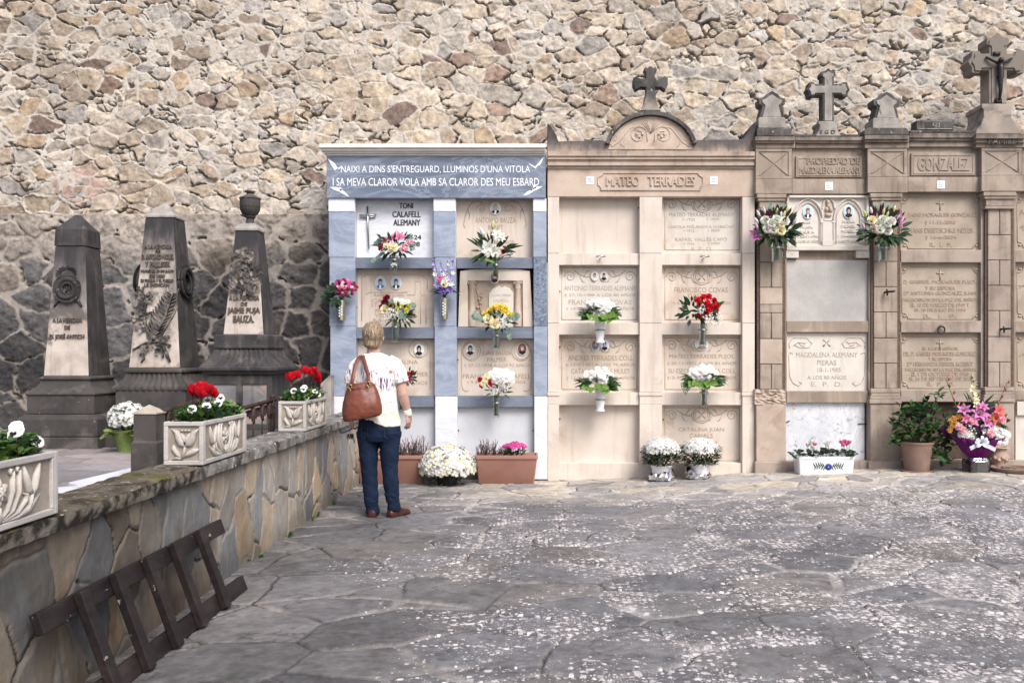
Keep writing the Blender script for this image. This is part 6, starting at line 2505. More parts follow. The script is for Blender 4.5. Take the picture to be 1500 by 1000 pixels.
def heather(root, xs, cy, z, hts, n):
    mb, ms = MB(), MB()
    for k in range(n):
        i = rnd.randrange(len(xs))
        x = xs[i] + rnd.uniform(-.07, .07)
        p = Vector((x, cy + rnd.uniform(-.08, .06), z - .03))
        ht = hts[i] * rnd.uniform(.5, 1.1)
        q = p + Vector((rnd.uniform(-.07, .07), rnd.uniform(-.07, .03), ht))
        mid = p.lerp(q, .5) + Vector((rnd.uniform(-.015, .015), 0, .01))
        ms.tube([p, mid, q], [.003, .0025, .001], 4)
        for j in range(13):
            t = .25 + .75 * j / 13
            c = (p.lerp(mid, t * 2) if t < .5 else mid.lerp(q, t * 2 - 1))
            a = j * 2.4
            leaf(mb if j > 3 else ms, c, (math.cos(a), math.sin(a), .9), .016, .0045, 0, (0, 0, 1), .2, .1, 2)
    part('heather_bloom', mb, M['heath'], root)
    part('heather_stems', ms, M['heathd'], root)


def plants_a(root, cx, cy, zt, hw):
    heather(root, [cx - .12, cx + .05, cx + .18, cx + .28], cy, zt, [.12, .14, .20, .22], 120)


def plants_b(root, cx, cy, zt, hw):
    heather(root, [cx - .27, cx - .18, cx - .08], cy, zt, [.13, .18, .10], 70)
    mb, ml = MB(), MB()
    for k in range(46):
        a, q = rnd.uniform(0, 6.3), rnd.random() ** .5
        p = Vector((cx + .07 + .13 * q * math.cos(a), cy - .02 + .08 * q * math.sin(a), zt + rnd.uniform(-.02, .05)))
        leaf(ml, p, (math.cos(a), math.sin(a) - .3, .7), .07, .018, 0, (0, 0, 1), .7, .2)
    for k in range(18):
        a, q = k * 2.4, math.sqrt((k + .5) / 18)
        p = Vector((cx + .09 + .12 * q * math.cos(a), cy - .03 + .07 * q * math.sin(a), zt + .085 + .03 * (1 - q) + rnd.uniform(-.01, .01)))
        daisy(mb, p, (math.cos(a) * .4, -.7, .8), .030, 0, 1, 9, 1, dome=.12)
        ml.tube([p, p - Vector((0, 0, .09))], .002, 4)
    part('leaves', ml, M['leaf'], root, smooth=True)
    part('pink_daisy', mb, [M['pmag'], M['pyel']], root, smooth=True)


window_box('terracotta window box of heather standing behind the woman\u2019s legs', 519, 623, 667, 709, plants_a)
window_box('terracotta window box with pink daisies and heather against the white marble', 695, 788, 667, 708, plants_b)

d0 = 9.12
x = wx(655, d0)
root = thing('potted_chrysanthemum', 'large white chrysanthemum dome in a small black pot between terracotta boxes', 'potted plant', (x, d0, 0))
pot(root, x, d0, 0, .10, .115, .15, 'blackpot')
mum_mound(root, (x, d0, wz(684, d0)), .285, .235, .26, 400, .025, ['pw', 'pw', 'pw', 'pcream'], 'leafd', -.25)


def foil_mum(px, pbot, label, tilt):
    x = wx(px, 9.16)
    z = gz(x, 9.16)
    d = 9.17
    z = gz(x, d)
    root = thing('potted_chrysanthemum', label, 'potted plant', (x, d, z), 'white chrysanthemums in foil wrapped pots')
    pot(root, x, d, z, .085, .105, .17, 'porc')
    mb = MB()
    rs = []
    for k, (r, h) in enumerate(((.10, 0.0), (.128, .02), (.135, .05), (.122, .085), (.12, .10))):
        rs.append([(x + (r + rnd.uniform(-.016, .016)) * math.cos(a) + tilt * .03, d + (r + rnd.uniform(-.016, .016)) * math.sin(a), z + h + (rnd.uniform(-.015, .025) + .03 * math.cos(a + tilt * 2) if k > 2 else rnd.uniform(0, .008))) for a in [2 * PI * i / 26 for i in range(26)]])
    mb.rings(rs, cap=False)
    part('foil', mb, M['foil'], root)
    mum_mound(root, (x, d, wz(664, d)), .205, .165, .19, 420, .0150, ['pw'], 'leafd', .12, size_j=.3, green=560)
    return root


foil_mum(969, 702, 'white chrysanthemum in foil wrapped pot before the beige pillar base', 0)
foil_mum(1026, 699, 'white chrysanthemum whose torn foil wrapping flares to the left', -1)

# white ceramic trough with cyclamen
z = gz(wx(1211, 9.1), 9.1)
d0 = 9.06
z = gz(wx(1211, d0), d0)
x = wx(1211, d0)
root = thing('ceramic_trough', 'white ceramic trough with blue painted flower holding pink and white cyclamen', 'planter', (x, d0 + .1, z))
s = d0 / K
hw0, hw1, h = 39 * s, 41.5 * s, 27 * s
mb = MB()
cy = d0 + .11


def rr(a, b, zz, r=.012):
    out = []
    for sx, sy, a0 in ((1, 1, 0), (-1, 1, PI / 2), (-1, -1, PI), (1, -1, 1.5 * PI)):
        for k in range(4):
            t = a0 + PI / 2 * k / 3
            out.append((x + sx * (a - r) + r * math.cos(t), cy + sy * (b - r) + r * math.sin(t), z + zz))
    return out


mb.rings([rr(hw0, .10, 0), rr(hw1 - .006, .11, h - .03), rr(hw1, .115, h - .026), rr(hw1, .116, h), rr(hw1 - .012, .104, h), rr(hw1 - .016, .10, h - .03)])
tr = part('trough', mb, M['ceram'], root, smooth=True, angle=35)
mb = MB()
yy = cy - .1065
U, V, N = Vector((1, 0, 0)), Vector((0, -.05, 1)).normalized(), Vector((0, -1, -.05)).normalized()
O = Vector((x + .02, cy - .105, z + h * .45))
for k in range(10):
    t = k / 9
    for fl in (-1, 1):
        px_, pz_ = fl * (.035 + .105 * t), .012 * math.sin(t * 3)
        mb.ridge(O, U, V, N, [(px_, pz_), (px_ + fl * .018, pz_ + .036 * (1 if k % 2 else -1))], [.009, .004], .004, 0)
for k in range(8):
    a = 2 * PI * k / 8
    mb.ridge(O, U, V, N, [(0, 0), (.034 * math.cos(a), .034 * math.sin(a))], [.006, .016], .005, 1)
mb.ball(O, .014, 8, 5, 2, (1, .4, 1))
part('painted_flower', mb, [M['pgreen'], M['pblue'], M['ctr']], tr, smooth=True)
mb = MB()
for k in range(90):
    px = rnd.uniform(-hw1 - .03, hw1 + .03)
    p = Vector((x + px, cy + rnd.uniform(-.12, .08), z + h + rnd.uniform(0, .06) - .02 * abs(px) / hw1))
    a = rnd.uniform(0, 6.3)
    petal(mb, p, Vector((math.cos(a), math.sin(a) - .6, .25)).normalized(), Vector((0, -.3, 1)).normalized(), .05, .028, 1.0, .4, 0, 3, .1, .2, [.5, 1, .9, .3])
part('leaves', mb, M['leafd'], root, smooth=True)


def cyclamen(mb, p, r, mi=0, ms=None, base=None):
    for k in range(5):
        a = 2 * PI * k / 5 + rnd.random()
        o = Vector((math.cos(a), math.sin(a), .2)).normalized()
        petal(mb, p, o, Vector((0, 0, 1)), r, r * .42, -.9, .75, mi, 3, .1, .3, [.5, 1, 1, .35])


mw, mp, ms = MB(), MB(), MB()
for px, py, w in ((-23, 57, 0), (-17, 54, 0), (-14, 58, 0), (-20, 61, 0), (-16, 62, 0), (1, 60, 1), (5, 58, 1), (8, 61, 1), (27, 58, 2), (24, 62, 2), (33, 59, 2), (36, 62, 2), (30, 63, 2)):
    p = Vector((x + px * s, cy - .03 + rnd.uniform(-.03, .03), z + (py - 17) * s))
    cyclamen(mw if w == 1 or (w == 0 and rnd.random() < .5) else mp, p, .042)
    ms.tube([p, p - Vector((rnd.uniform(-.02, .02), 0, .12))], .0025, 4)
part('white_cyclamen', mw, M['pw'], root, smooth=True)
part('pink_cyclamen', mp, M['ppink'], root, smooth=True)
part('flower_stems', ms, M['pburg'], root, smooth=True)

# laurel like shrub in a terracotta pot
z = gz(wx(1342, 9.05), 9.05)
d0 = 9.13
x = wx(1343, d0)
s = d0 / K
root = thing('potted_shrub', 'glossy green shrub in an old terracotta pot below the lettered slabs', 'potted plant', (x, d0, z))
pot(root, x, d0, z + .015, 17 * s, 23 * s, 42 * s, 'terrapot')
mb = MB()
mb.lathe([(21 * s, 0), (24 * s, .012), (24 * s, .018), (20 * s, .016)], (x, d0, z), 24)
part('saucer', mb, M['terrapot'], root, smooth=True, angle=40)
M['laurel'] = petal_mat('glossy shrub leaf', col(58, 92, 46), .35, .15)
M['laurel2'] = petal_mat('deep shrub leaf', col(34, 58, 38), .35, .12)
mb, m2, ms = MB(), MB(), MB()
clumps = [(1325, 615, 15), (1318, 632, 14), (1338, 612, 16), (1350, 608, 18), (1352, 592, 10), (1368, 596, 9), (1372, 580, 7), (1364, 616, 16), (1382, 625, 14), (1390, 642, 14), (1372, 640, 16), (1345, 630, 18), (1330, 640, 14), (1310, 645, 10),
          (1380, 658, 13), (1385, 672, 10), (1368, 664, 11), (1313, 620, 9), (1356, 640, 16), (1322, 602, 7), (1340, 600, 8)]
for cx_, cy_, rad in clumps:
    for k in range(int(rad * 1.6)):
        a, q = rnd.uniform(0, 6.3), rnd.random() ** .5
        yo = rnd.uniform(-.12, .08)
        p = Vector((wx(cx_ + rad * q * math.cos(a), d0 + yo), d0 + yo, wz(cy_ + rad * q * math.sin(a), d0 + yo)))
        dr = Vector((rnd.uniform(-1, 1), rnd.uniform(-1, .3), rnd.uniform(-.5, .9)))
        leaf(mb if rnd.random() < .55 else m2, p, dr, rnd.uniform(.06, .095), rnd.uniform(.018, .028), 0, (0, -.4, 1), rnd.uniform(.2, .9), .3, 4)
    yo = -.02
    ms.tube([(x + rnd.uniform(-.04, .04), d0, z + 38 * s), (wx((cx_ + 1343) / 2, d0), d0, wz(cy_ * .5 + 640 * .5, d0)), (wx(cx_, d0), d0 + yo, wz(cy_, d0))], [.008, .006, .004], 5)
part('leaves', mb, M['laurel'], root, smooth=True)
part('leaves', m2, M['laurel2'], root, smooth=True)
part('branches', ms, M['heathd'], root, smooth=True)

# big wrapped bouquet
z = gz(wx(1430, 9.0), 9.0)
d0 = 9.02
x = wx(1430, d0)
s = d0 / K
root = thing('wrapped_bouquet', 'large bouquet of pink lilies and gladioli in purple wrapping with silver bow', 'bouquet', (x, d0, z))
mb = MB()
mb.box(x - 15 * s, x + 14 * s, d0 - .09, d0 + .09, z + .005, z + 19 * s)
part('foam_base', mb, M['blackpot'], root, bevel=.008)
mb = MB()
rs = []
for h, r, j in ((0, 16.5, 0), (8, 16, .5), (17, 15.5, .8), (22, 13, 1.2)):
    rs.append([(x + (r + rnd.uniform(-j, j)) * s * c_, d0 + .075 * (r / 14) * s_ - .0, z + .003 + h * s) for c_, s_ in [(math.copysign(abs(math.cos(a)) ** .5, math.cos(a)), math.copysign(abs(math.sin(a)) ** .5, math.sin(a)) * 1.25) for a in [2 * PI * i / 22 for i in range(22)]]])
mb.rings(rs, cap=False)
part('clear_film', mb, M['film'], root)
mb = MB()
n = 40
rs = []
for h, r, j in ((17, 8, 0), (24, 12, 1), (32, 20, 2), (40, 28, 3), (49, 36, 4), (54, 40, 5)):
    ring = []
    for i in range(n):
        a = 2 * PI * i / n
        w = 1 + (.16 if i % 2 else -.12) * (h - 15) / 40
        ring.append((x + r * s * w * math.cos(a), d0 + r * s * .62 * w * math.sin(a), z + (h + rnd.uniform(-j, j) * .5 + (7 * math.sin(a) + 6 * abs(math.cos(a)) if h > 38 else 0)) * s))
    rs.append(ring)
mb.rings(rs, cap=False)
part('wrapping', mb, M['wrapp'], root)
mb = MB()
for cx_, cy_, dx, dz in ((1408, 615, -.4, .6), (1447, 605, .3, .9), (1458, 618, .8, .5), (1394, 632, -.9, .3), (1424, 612, -.1, 1), (1461, 638, 1, .1)):
    c = Vector((wx(cx_, d0), d0 + .03, wz(cy_, d0)))
    petal(mb, c, Vector((dx, -.3, dz)).normalized(), Vector((0, -1, .2)).normalized(), .13, .07, .4, .1, 0, 4, .2, .2)
part('wrapping', mb, M['wrapp'], root, smooth=True)
P = Posy(root, (wx(1428, d0), d0, wz(620, d0)), (x, d0, z + 22 * s))
P.d = d0
leaves_around(P, P.c + Vector((0, .02, -.02)), .30, .20, 80, .10, .020, 'leafd')
leaves_around(P, P.c + Vector((0, .02, .1)), .16, .2, 30, .16, .012, 'leaf')
for k in range(46):
    leaf(P.mb('leaves', 'leaf'), at(P, 1432 + rnd.uniform(-36, 38), 622 + rnd.uniform(-18, 20), .04), (rnd.uniform(-1, 1), -.6, rnd.uniform(-.2, 1)), .09, .018, 0, (0, -.5, 1), .5, .25)
for px, py, c, r in ((1412, 600, 'plily', .085), (1435, 606, 'plily', .11), (1424, 616, 'plily', .09), (1446, 619, 'plily', .08), (1440, 596, 'plily', .07), (1415, 614, 'ppink', .06)):
    p = at(P, px, py, .12); P.stem(p)
    lily(P.mb('pink_lily', c, 'porg'), p, face(P, p), r, 0, 1)
for px, py in ((1405, 625), (1425, 617), (1451, 635), (1468, 615), (1410, 630)):
    pom(P.mb('pink_carnation', 'plpink'), at(P, px, py, .14), (rnd.uniform(-.2, .2), -1, .3), .042, 0, 34)
for px, py in ((1392, 616), (1398, 612), (1400, 620), (1394, 624), (1404, 610), (1452, 612), (1458, 615), (1465, 611), (1454, 619), (1462, 620), (1470, 612), (1391, 630)):
    pom(P.mb('ochre_chrysanthemum', 'porg'), at(P, px, py, .10), (rnd.uniform(-.3, .3), -1, .4), .032, 0, 22)
for px, py in ((1458, 627), (1464, 630), (1470, 633), (1460, 634), (1466, 638), (1472, 640), (1454, 629), (1412, 635), (1418, 637), (1408, 636), (1424, 638), (1471, 646), (1463, 645), (1476, 636)):
    p = at(P, px, py, .12)
    daisy(P.mb('white_daisy', 'pw', 'pyel'), p, (rnd.uniform(-.3, .3), -1, .3), .042, 0, 1, 13, 2, dome=.1)
tuft(P.mb('white_filler', 'pw'), at(P, 1418, 632, .12), .08, 60, .009, 0)
tuft(P.mb('white_filler', 'pw'), at(P, 1444, 628, .12), .06, 50, .009, 0)
for (sx, sy, ex, ey), c, n_ in (((1428, 600, 1422, 553), 'pcream', 9), ((1405, 606, 1386, 556), 'porg', 6), ((1455, 612, 1475, 560), 'psal', 6)):
    a, b = at(P, sx, sy, .07), at(P, ex, ey, .02)
    P.mb('stems', 'stem').tube([a - Vector((0, 0, .2)), a, b], [.006, .005, .003], 5)
    for k in range(n_):
        t = k / (n_ - 1)
        p = a.lerp(b, t) + Vector((rnd.uniform(-.015, .015), -.02, 0))
        if c == 'pcream' and t < .8:
            lily(P.mb('cream_gladiolus', c), p, (rnd.uniform(-.7, .7), -1, .35), .055 * (1 - .45 * t), 0, None, .8)
        elif c == 'psal' and t < .35:
            lily(P.mb('salmon_gladiolus', c), p + Vector((0, -.03, 0)), (rnd.uniform(-.7, .7), -1, .35), .085 * (1 - .3 * t), 0, None, .8)
        else:
            bud(P.mb('gladiolus_bud', 'psal' if c != 'pcream' else 'budg'), p, ((.4 if k % 2 else -.4), -.2, 1), .055 * (1.2 - .5 * t), .009, 0)
            bud(P.mb('gladiolus_bud', 'stem'), p - Vector((0, 0, .01)), ((.4 if k % 2 else -.4), -.1, 1), .045, .010, 0)
# bow
mb = MB()
bw = at(P, 1437, 648, .17)
for a in (0.2, .9, 1.6, 2.4, 3.0, 3.8, 5.5):
    o = Vector((math.cos(a), -.35, math.sin(a) * .8)).normalized()
    petal(mb, bw, o, Vector((0, -1, 0)), .085, .02, 1.6, .6, 0, 5, .1, .5, [.4, 1, 1, .9, .5])
for a, L in ((-.3, .16), (3.4, .13)):
    petal(mb, bw, Vector((math.cos(a), -.1, -.5)).normalized(), Vector((0, -1, 0)), L, .02, .3, .1, 0, 4, 0, .8, [.8, 1, 1, 1])
P.done()
part('bow', mb, M['ribbon'], root, smooth=True)
mb = MB()
mb.tube([(wx(1420, d0 - .1), d0 - .10, z + 8 * s), (wx(1424, d0 - .1), d0 - .105, z + 16 * s), (wx(1432, d0 - .1), d0 - .10, z + 21 * s), (wx(1444, d0 - .1), d0 - .1, z + 20 * s)], .006, 5)
part('purple_tie', mb, M['wrapp'], root, smooth=True)

# small terracotta urn and saucer
z = gz(wx(1465, 9.1), 9.1)
d0 = 9.22
x = wx(1463, d0)
s = d0 / K
root = thing('clay_urn', 'small pale clay urn standing behind the purple bouquet wrapping', 'urn', (x, d0, z))
mb = MB()
zb, zt = 0, wz(654, d0) - z
mb.lathe([(9 * s, zb), (10 * s, .02), (8.5 * s, zt * .2), (10.5 * s, zt * .36), (12.5 * s, zt * .5), (12 * s, zt * .66), (9.5 * s, zt * .82), (11 * s, zt * .93), (14.5 * s, zt * .97), (14 * s, zt), (11 * s, zt), (9 * s, zt * .85)], (x, d0, z), 26)
M['paleclay'] = stone('pale clay', col(196, 158, 136), col(178, 140, 120), 6, col(206, 180, 160), 4, (.55, .7), bump=.15)
u = part('urn', mb, M['paleclay'], root, smooth=True, angle=50)
mb = MB()
for k in range(7):
    a = -PI * (k + .5) / 7
    mb.ball((x + 11.8 * s * math.cos(a), d0 + 11.8 * s * math.sin(a), z + zt * .5 + (.012 if k % 2 else -.008)), .028, 7, 5, sc=(1, .6, .8))
part('moulded_swag', mb, M['paleclay'], u, smooth=True)
d0 = 9.0
z = gz(wx(1482, d0), d0)
x = wx(1483, d0)
s = d0 / K
root = thing('clay_saucer', 'broad dark clay saucer on the paving at the right edge', 'saucer', (x, d0, z))
mb = MB()
mb.lathe([(24 * s, .0), (29 * s, .03), (30 * s, .055), (28.5 * s, .06), (26 * s, .035), (6 * s, .03)], (x, d0, z), 30)
part('saucer', mb, M['terrapot'], root, smooth=True, angle=40)
mb = MB()
for k in range(5):
    mb.ball((x + rnd.uniform(-.1, .1), d0 + rnd.uniform(-.08, .05), z + .05), rnd.uniform(.02, .035), 6, 4, sc=(1.3, 1, .6))
part('dried_moss', mb, M['heathd'], root)
# ------------------------------------------------------------------ obelisk monuments
def obelisk_mats(tag_, z0, z1):
    """front: pale stone that turns soot black towards the top; sides and steps: soot black with pale runs"""
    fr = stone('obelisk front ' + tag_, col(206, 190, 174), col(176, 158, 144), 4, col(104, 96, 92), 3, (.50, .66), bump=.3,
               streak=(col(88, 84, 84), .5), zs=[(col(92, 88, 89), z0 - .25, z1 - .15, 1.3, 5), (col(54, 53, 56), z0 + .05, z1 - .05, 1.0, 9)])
    return fr


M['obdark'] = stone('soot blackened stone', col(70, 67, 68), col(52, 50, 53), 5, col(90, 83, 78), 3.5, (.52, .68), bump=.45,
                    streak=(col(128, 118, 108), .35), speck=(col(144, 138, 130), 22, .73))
M['obmid'] = stone('grimy step stone', col(80, 74, 71), col(62, 58, 58), 4, col(104, 94, 87), 3, (.52, .68), bump=.4,
                   streak=(col(58, 56, 57), .5), speck=(col(150, 142, 134), 24, .71))
M['obrelief'] = stone('grimy carved relief', col(150, 138, 126), col(80, 75, 74), 14, col(58, 56, 56), 6, (.42, .6), bump=.3)
M['obblack'] = stone('black carved relief', col(66, 64, 66), col(46, 45, 48), 8, bump=.4, speck=(col(130, 122, 114), 30, .64))
M['oblet'] = plain('weathered raised lettering', col(92, 84, 80), .9)


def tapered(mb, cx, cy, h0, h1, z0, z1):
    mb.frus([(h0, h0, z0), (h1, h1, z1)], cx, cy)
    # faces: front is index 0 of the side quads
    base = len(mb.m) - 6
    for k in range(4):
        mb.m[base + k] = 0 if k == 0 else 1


def face_frame(cx, cy, h0, h1, z0, z1):
    bot, top = Vector((cx, cy - h0, z0)), Vector((cx, cy - h1, z1))
    V = (top - bot).normalized()
    U = Vector((1, 0, 0))
    N = U.cross(V)
    if N.y > 0:
        N = -N

    def O(z, u=0.0):
        return bot + (top - bot) * ((z - z0) / (z1 - z0)) + U * u
    return O, U, V, N


def wreath(mb, O, U, V, N, r, w, n=40, flat=.6):
    for k in range(n):
        a = 2 * PI * k / n
        for sgn in (-1, 0, 1):
            rr_ = r + sgn * w * .5
            c = O + U * (rr_ * math.cos(a)) + V * (rr_ * math.sin(a)) + N * (w * flat * (1.0 if sgn == 0 else .55))
            t = (-U * math.sin(a) + V * math.cos(a) + (U * math.cos(a) + V * math.sin(a)) * sgn * .6 + N * .35).normalized()
            petal(mb, c - t * w * .3, t, N, w * 1.1, w * .3, .6, .25, 0, 3, -.3, .1)
    mb.tube([O + U * (r * math.cos(a)) + V * (r * math.sin(a)) + N * (w * .2) for a in [2 * PI * i / 28 for i in range(29)]], w * .55, 8, 0)


def fluted(mb, cx, cy, levels, n=13):
    """square cavetto with shallow flutes on every side; levels (half, z)"""
    rs = []
    for h, z in levels:
        ring = []
        for (ax, ay, bx, by) in ((-1, -1, 1, -1), (1, -1, 1, 1), (1, 1, -1, 1), (-1, 1, -1, -1)):
            for i in range(n * 3):
                t = i / (n * 3)
                x, y = ax + (bx - ax) * t, ay + (by - ay) * t
                dpt = .02 * (.5 + .5 * math.cos(2 * PI * t * n)) if .03 < t < .97 else 0
                ring.append((cx + x * (h - dpt), cy + y * (h - dpt), z))
        rs.append(ring)
    mb.rings(rs)


def obelisk_one():
    cx, cy = -4.45, 8.43
    root = thing('obelisk', 'leftmost stone obelisk, shortest, with a dark cap block and carved wreath', 'obelisk', (cx, cy, TZ), 'memorial obelisks on the terrace')
    fr = obelisk_mats('one', 1.75, 2.55)
    for nm, lv in (('plinth', [(.378, TZ - .01), (.378, .603)]), ('step', [(.372, .607), (.372, .765), (.36, .785), (.335, .80), (.325, .81)]),
                   ('base_block', [(.312, .812), (.312, .985), (.325, .99), (.325, 1.005), (.30, 1.03), (.26, 1.06), (.235, 1.10), (.23, 1.125), (.245, 1.13), (.245, 1.15), (.22, 1.165)])):
        mb = MB()
        mb.frus([(a, a, z) for a, z in lv], cx, cy)
        part(nm, mb, M['obmid'], root, bevel=.008)
    mb = MB()
    tapered(mb, cx, cy, .212, .142, 1.165, 2.39)
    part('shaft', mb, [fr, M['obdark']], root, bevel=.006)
    mb = MB()
    mb.frus([(.150, .150, 2.394), (.143, .143, 2.555), (.02, .02, 2.71), (.0, .0, 2.712)], cx, cy)
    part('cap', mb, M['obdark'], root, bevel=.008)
    O, U, V, N = face_frame(cx, cy, .212, .142, 1.165, 2.39)
    mb = MB()
    wreath(mb, O(1.985) + N * .01, U, V, N, .088, .05, 34)
    for k in range(26):
        a = rnd.uniform(-.3, PI + .3)
        p = O(1.985) + U * (.06 * math.cos(a)) + V * (.13 + .04 * math.sin(a)) + N * .03
        petal(mb, p, (U * math.cos(a) + V * math.sin(a) + N * .5).normalized(), N, .05, .016, .6, .2, 0, 3, .2)
    for s_ in (-1, 1):
        mb.ridge(O(1.985), U, V, N, [(s_ * .02, -.09), (s_ * .10, -.12), (s_ * .13, -.17)], [.012, .016, .008], .02)
        mb.ridge(O(1.985), U, V, N, [(s_ * .03, .05), (s_ * .01, -.0), (s_ * .03, -.05)], [.008, .012, .008], .02)
    part('carved_wreath', mb, M['obblack'], root, smooth=True)
    mb = MB()
    for t, py, w, h in (("A LA MEMORIA", 469, 43, 6.5), ("DE", 479.5, 8, 5.5), ("D. JOS\u00c9 ANTICH", 493, 50, 9.5)):
        z = wz(py, 8.25)
        letters(mb, t, O(z), U, V, N, w / 155, h / 155, .014, .02)
    part('lettering', mb, M['oblet'], root)


def obelisk_two():
    cx, cy = -3.68, 8.60
    root = thing('obelisk', 'tall middle obelisk with a long inscription, carved palm branch and side wreath', 'obelisk', (cx, cy, TZ), 'memorial obelisks on the terrace')
    fr = obelisk_mats('two', 2.2, 2.75)
    for nm, lv in (('plinth', [(.40, TZ - .01), (.40, .66)]), ('step', [(.375, .662), (.375, .75), (.35, .77), (.335, .78)]), ('base_block', [(.332, .782), (.332, 1.03)])):
        mb = MB()
        mb.frus([(a, a, z) for a, z in lv], cx, cy)
        part(nm, mb, M['obmid'], root, bevel=.008)
    mb = MB()
    fluted(mb, cx, cy, [(.350, 1.03), (.352, 1.05), (.345, 1.075), (.31, 1.10), (.275, 1.14), (.262, 1.19)], 11)
    part('fluted_base', mb, M['obmid'], root, smooth=True, angle=40)
    mb = MB()
    mb.frus([(.272, .272, 1.192), (.275, .275, 1.215), (.25, .25, 1.24)], cx, cy)
    part('moulding', mb, M['obmid'], root, bevel=.005)
    mb = MB()
    tapered(mb, cx, cy, .245, .136, 1.24, 2.69)
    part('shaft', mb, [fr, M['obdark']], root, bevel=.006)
    mb = MB()
    mb.frus([(.144, .144, 2.692), (.144, .144, 2.715), (.015, .015, 2.85)], cx, cy)
    part('cap', mb, M['finial'], root, bevel=.006)
    O, U, V, N = face_frame(cx, cy, .245, .136, 1.24, 2.69)
    mb = MB()
    sc_ = 152.5
    for t, py, w, h in (("A LA MEMORIA", 361, 40, 6), ("DE", 367.5, 8, 3.5), ("D. ANTONIO MIGUEL", 376, 47, 7.5), ("Y PALLISER", 387, 36, 8), ("MURI\u00d3 EL 18 DE JULIO", 397, 48, 5.5),
                        ("DE 1888", 404.5, 22, 4.5), ("SU FAMILIA Y EL PUEBLO", 411, 48, 4.5), ("LE DEDICAN", 417.5, 36, 4.5)):
        z = wz(py, 8.42)
        letters(mb, t, O(z), U, V, N, w / sc_, h / sc_, .014, .02)
    part('lettering', mb, M['oblet'], root)
    mb = MB()
    B = O(1.24)
    q = lambda px, py: ((px - 227) / sc_, (wz(py, 8.36) - 1.24) / V.z)

    def rib(pts, w, h): mb.ridge(B, U, V, N, [q(*p) for p in pts], w, h)
    # palm frond
    spine = [(224, 500), (232, 482), (242, 462), (248, 440), (252, 428)]
    rib(spine, [.016, .014, .012, .010, .006], .035)
    for k in range(14):
        t = k / 13 * 3.6
        i = min(int(t), 3)
        f = t - i
        bx, by = spine[i][0] + (spine[i + 1][0] - spine[i][0]) * f, spine[i][1] + (spine[i + 1][1] - spine[i][1]) * f
        L = 24 - abs(k - 5) * 1.2
        rib([(bx, by), (bx + L * .55, by - L * .30), (min(bx + L * .85, 259), by - L * .75)], [.006, .013, .003], .028)
        rib([(bx, by), (bx - L * .45, by - L * .42), (bx - L * .55, by - L * .9)], [.006, .012, .003], .028)
    # crossing stems, ribbons and flower branch
    for pts, w in ((((196, 512), (214, 502), (232, 500), (250, 505)), .014), (((206, 520), (222, 500), (232, 486)), .014), (((228, 492), (240, 508), (246, 522), (250, 530)), .016), (((226, 500), (238, 514), (240, 524)), .010), (((214, 505), (209, 515), (212, 526), (208, 531)), .009),
                   (((206, 425), (212, 445), (210, 465), (216, 485), (226, 500)), .012), (((203, 430), (200, 450), (208, 470)), .007)):
        rib(list(pts), [w * .5] + [w] * (len(pts) - 2) + [w * .5], .03)
    part('carved_palm', mb, M['obrelief'], root, smooth=True)
    mb = MB()
    for k in range(70):
        if k < 46:
            px, py = 208 + rnd.uniform(-9, 10), 424 + rnd.random() * 62
        else:
            px, py = 232 + rnd.uniform(-18, 18), 503 + rnd.uniform(-10, 14)
        u, v = q(px, py)
        a = rnd.uniform(0, 6.3)
        p = B + U * u + V * v + N * .015
        petal(mb, p, (U * math.cos(a) + V * math.sin(a) + N * .35).normalized(), N, rnd.uniform(.035, .06), .016, .7, .2, 0, 3, .2)
        if k % 5 == 0:
            mb.ball(p + N * .02, .018, 7, 5, 0)
    part('carved_leaves', mb, M['obrelief'], root, smooth=True)
    for sx in (1, -1):
        mb = MB()
        t = (2.05 - 1.24) / 1.45
        hx = .245 + (.136 - .245) * t
        Oq = Vector((cx + sx * (hx + .005), cy - .02, 2.08))
        wreath(mb, Oq, Vector((0, 1, 0)) * -sx, Vector((-sx * .075, 0, 1)).normalized(), Vector((sx, 0, .075)).normalized(), .12, .055, 34, .9)
        part('carved_wreath', mb, M['obblack'], root, smooth=True)


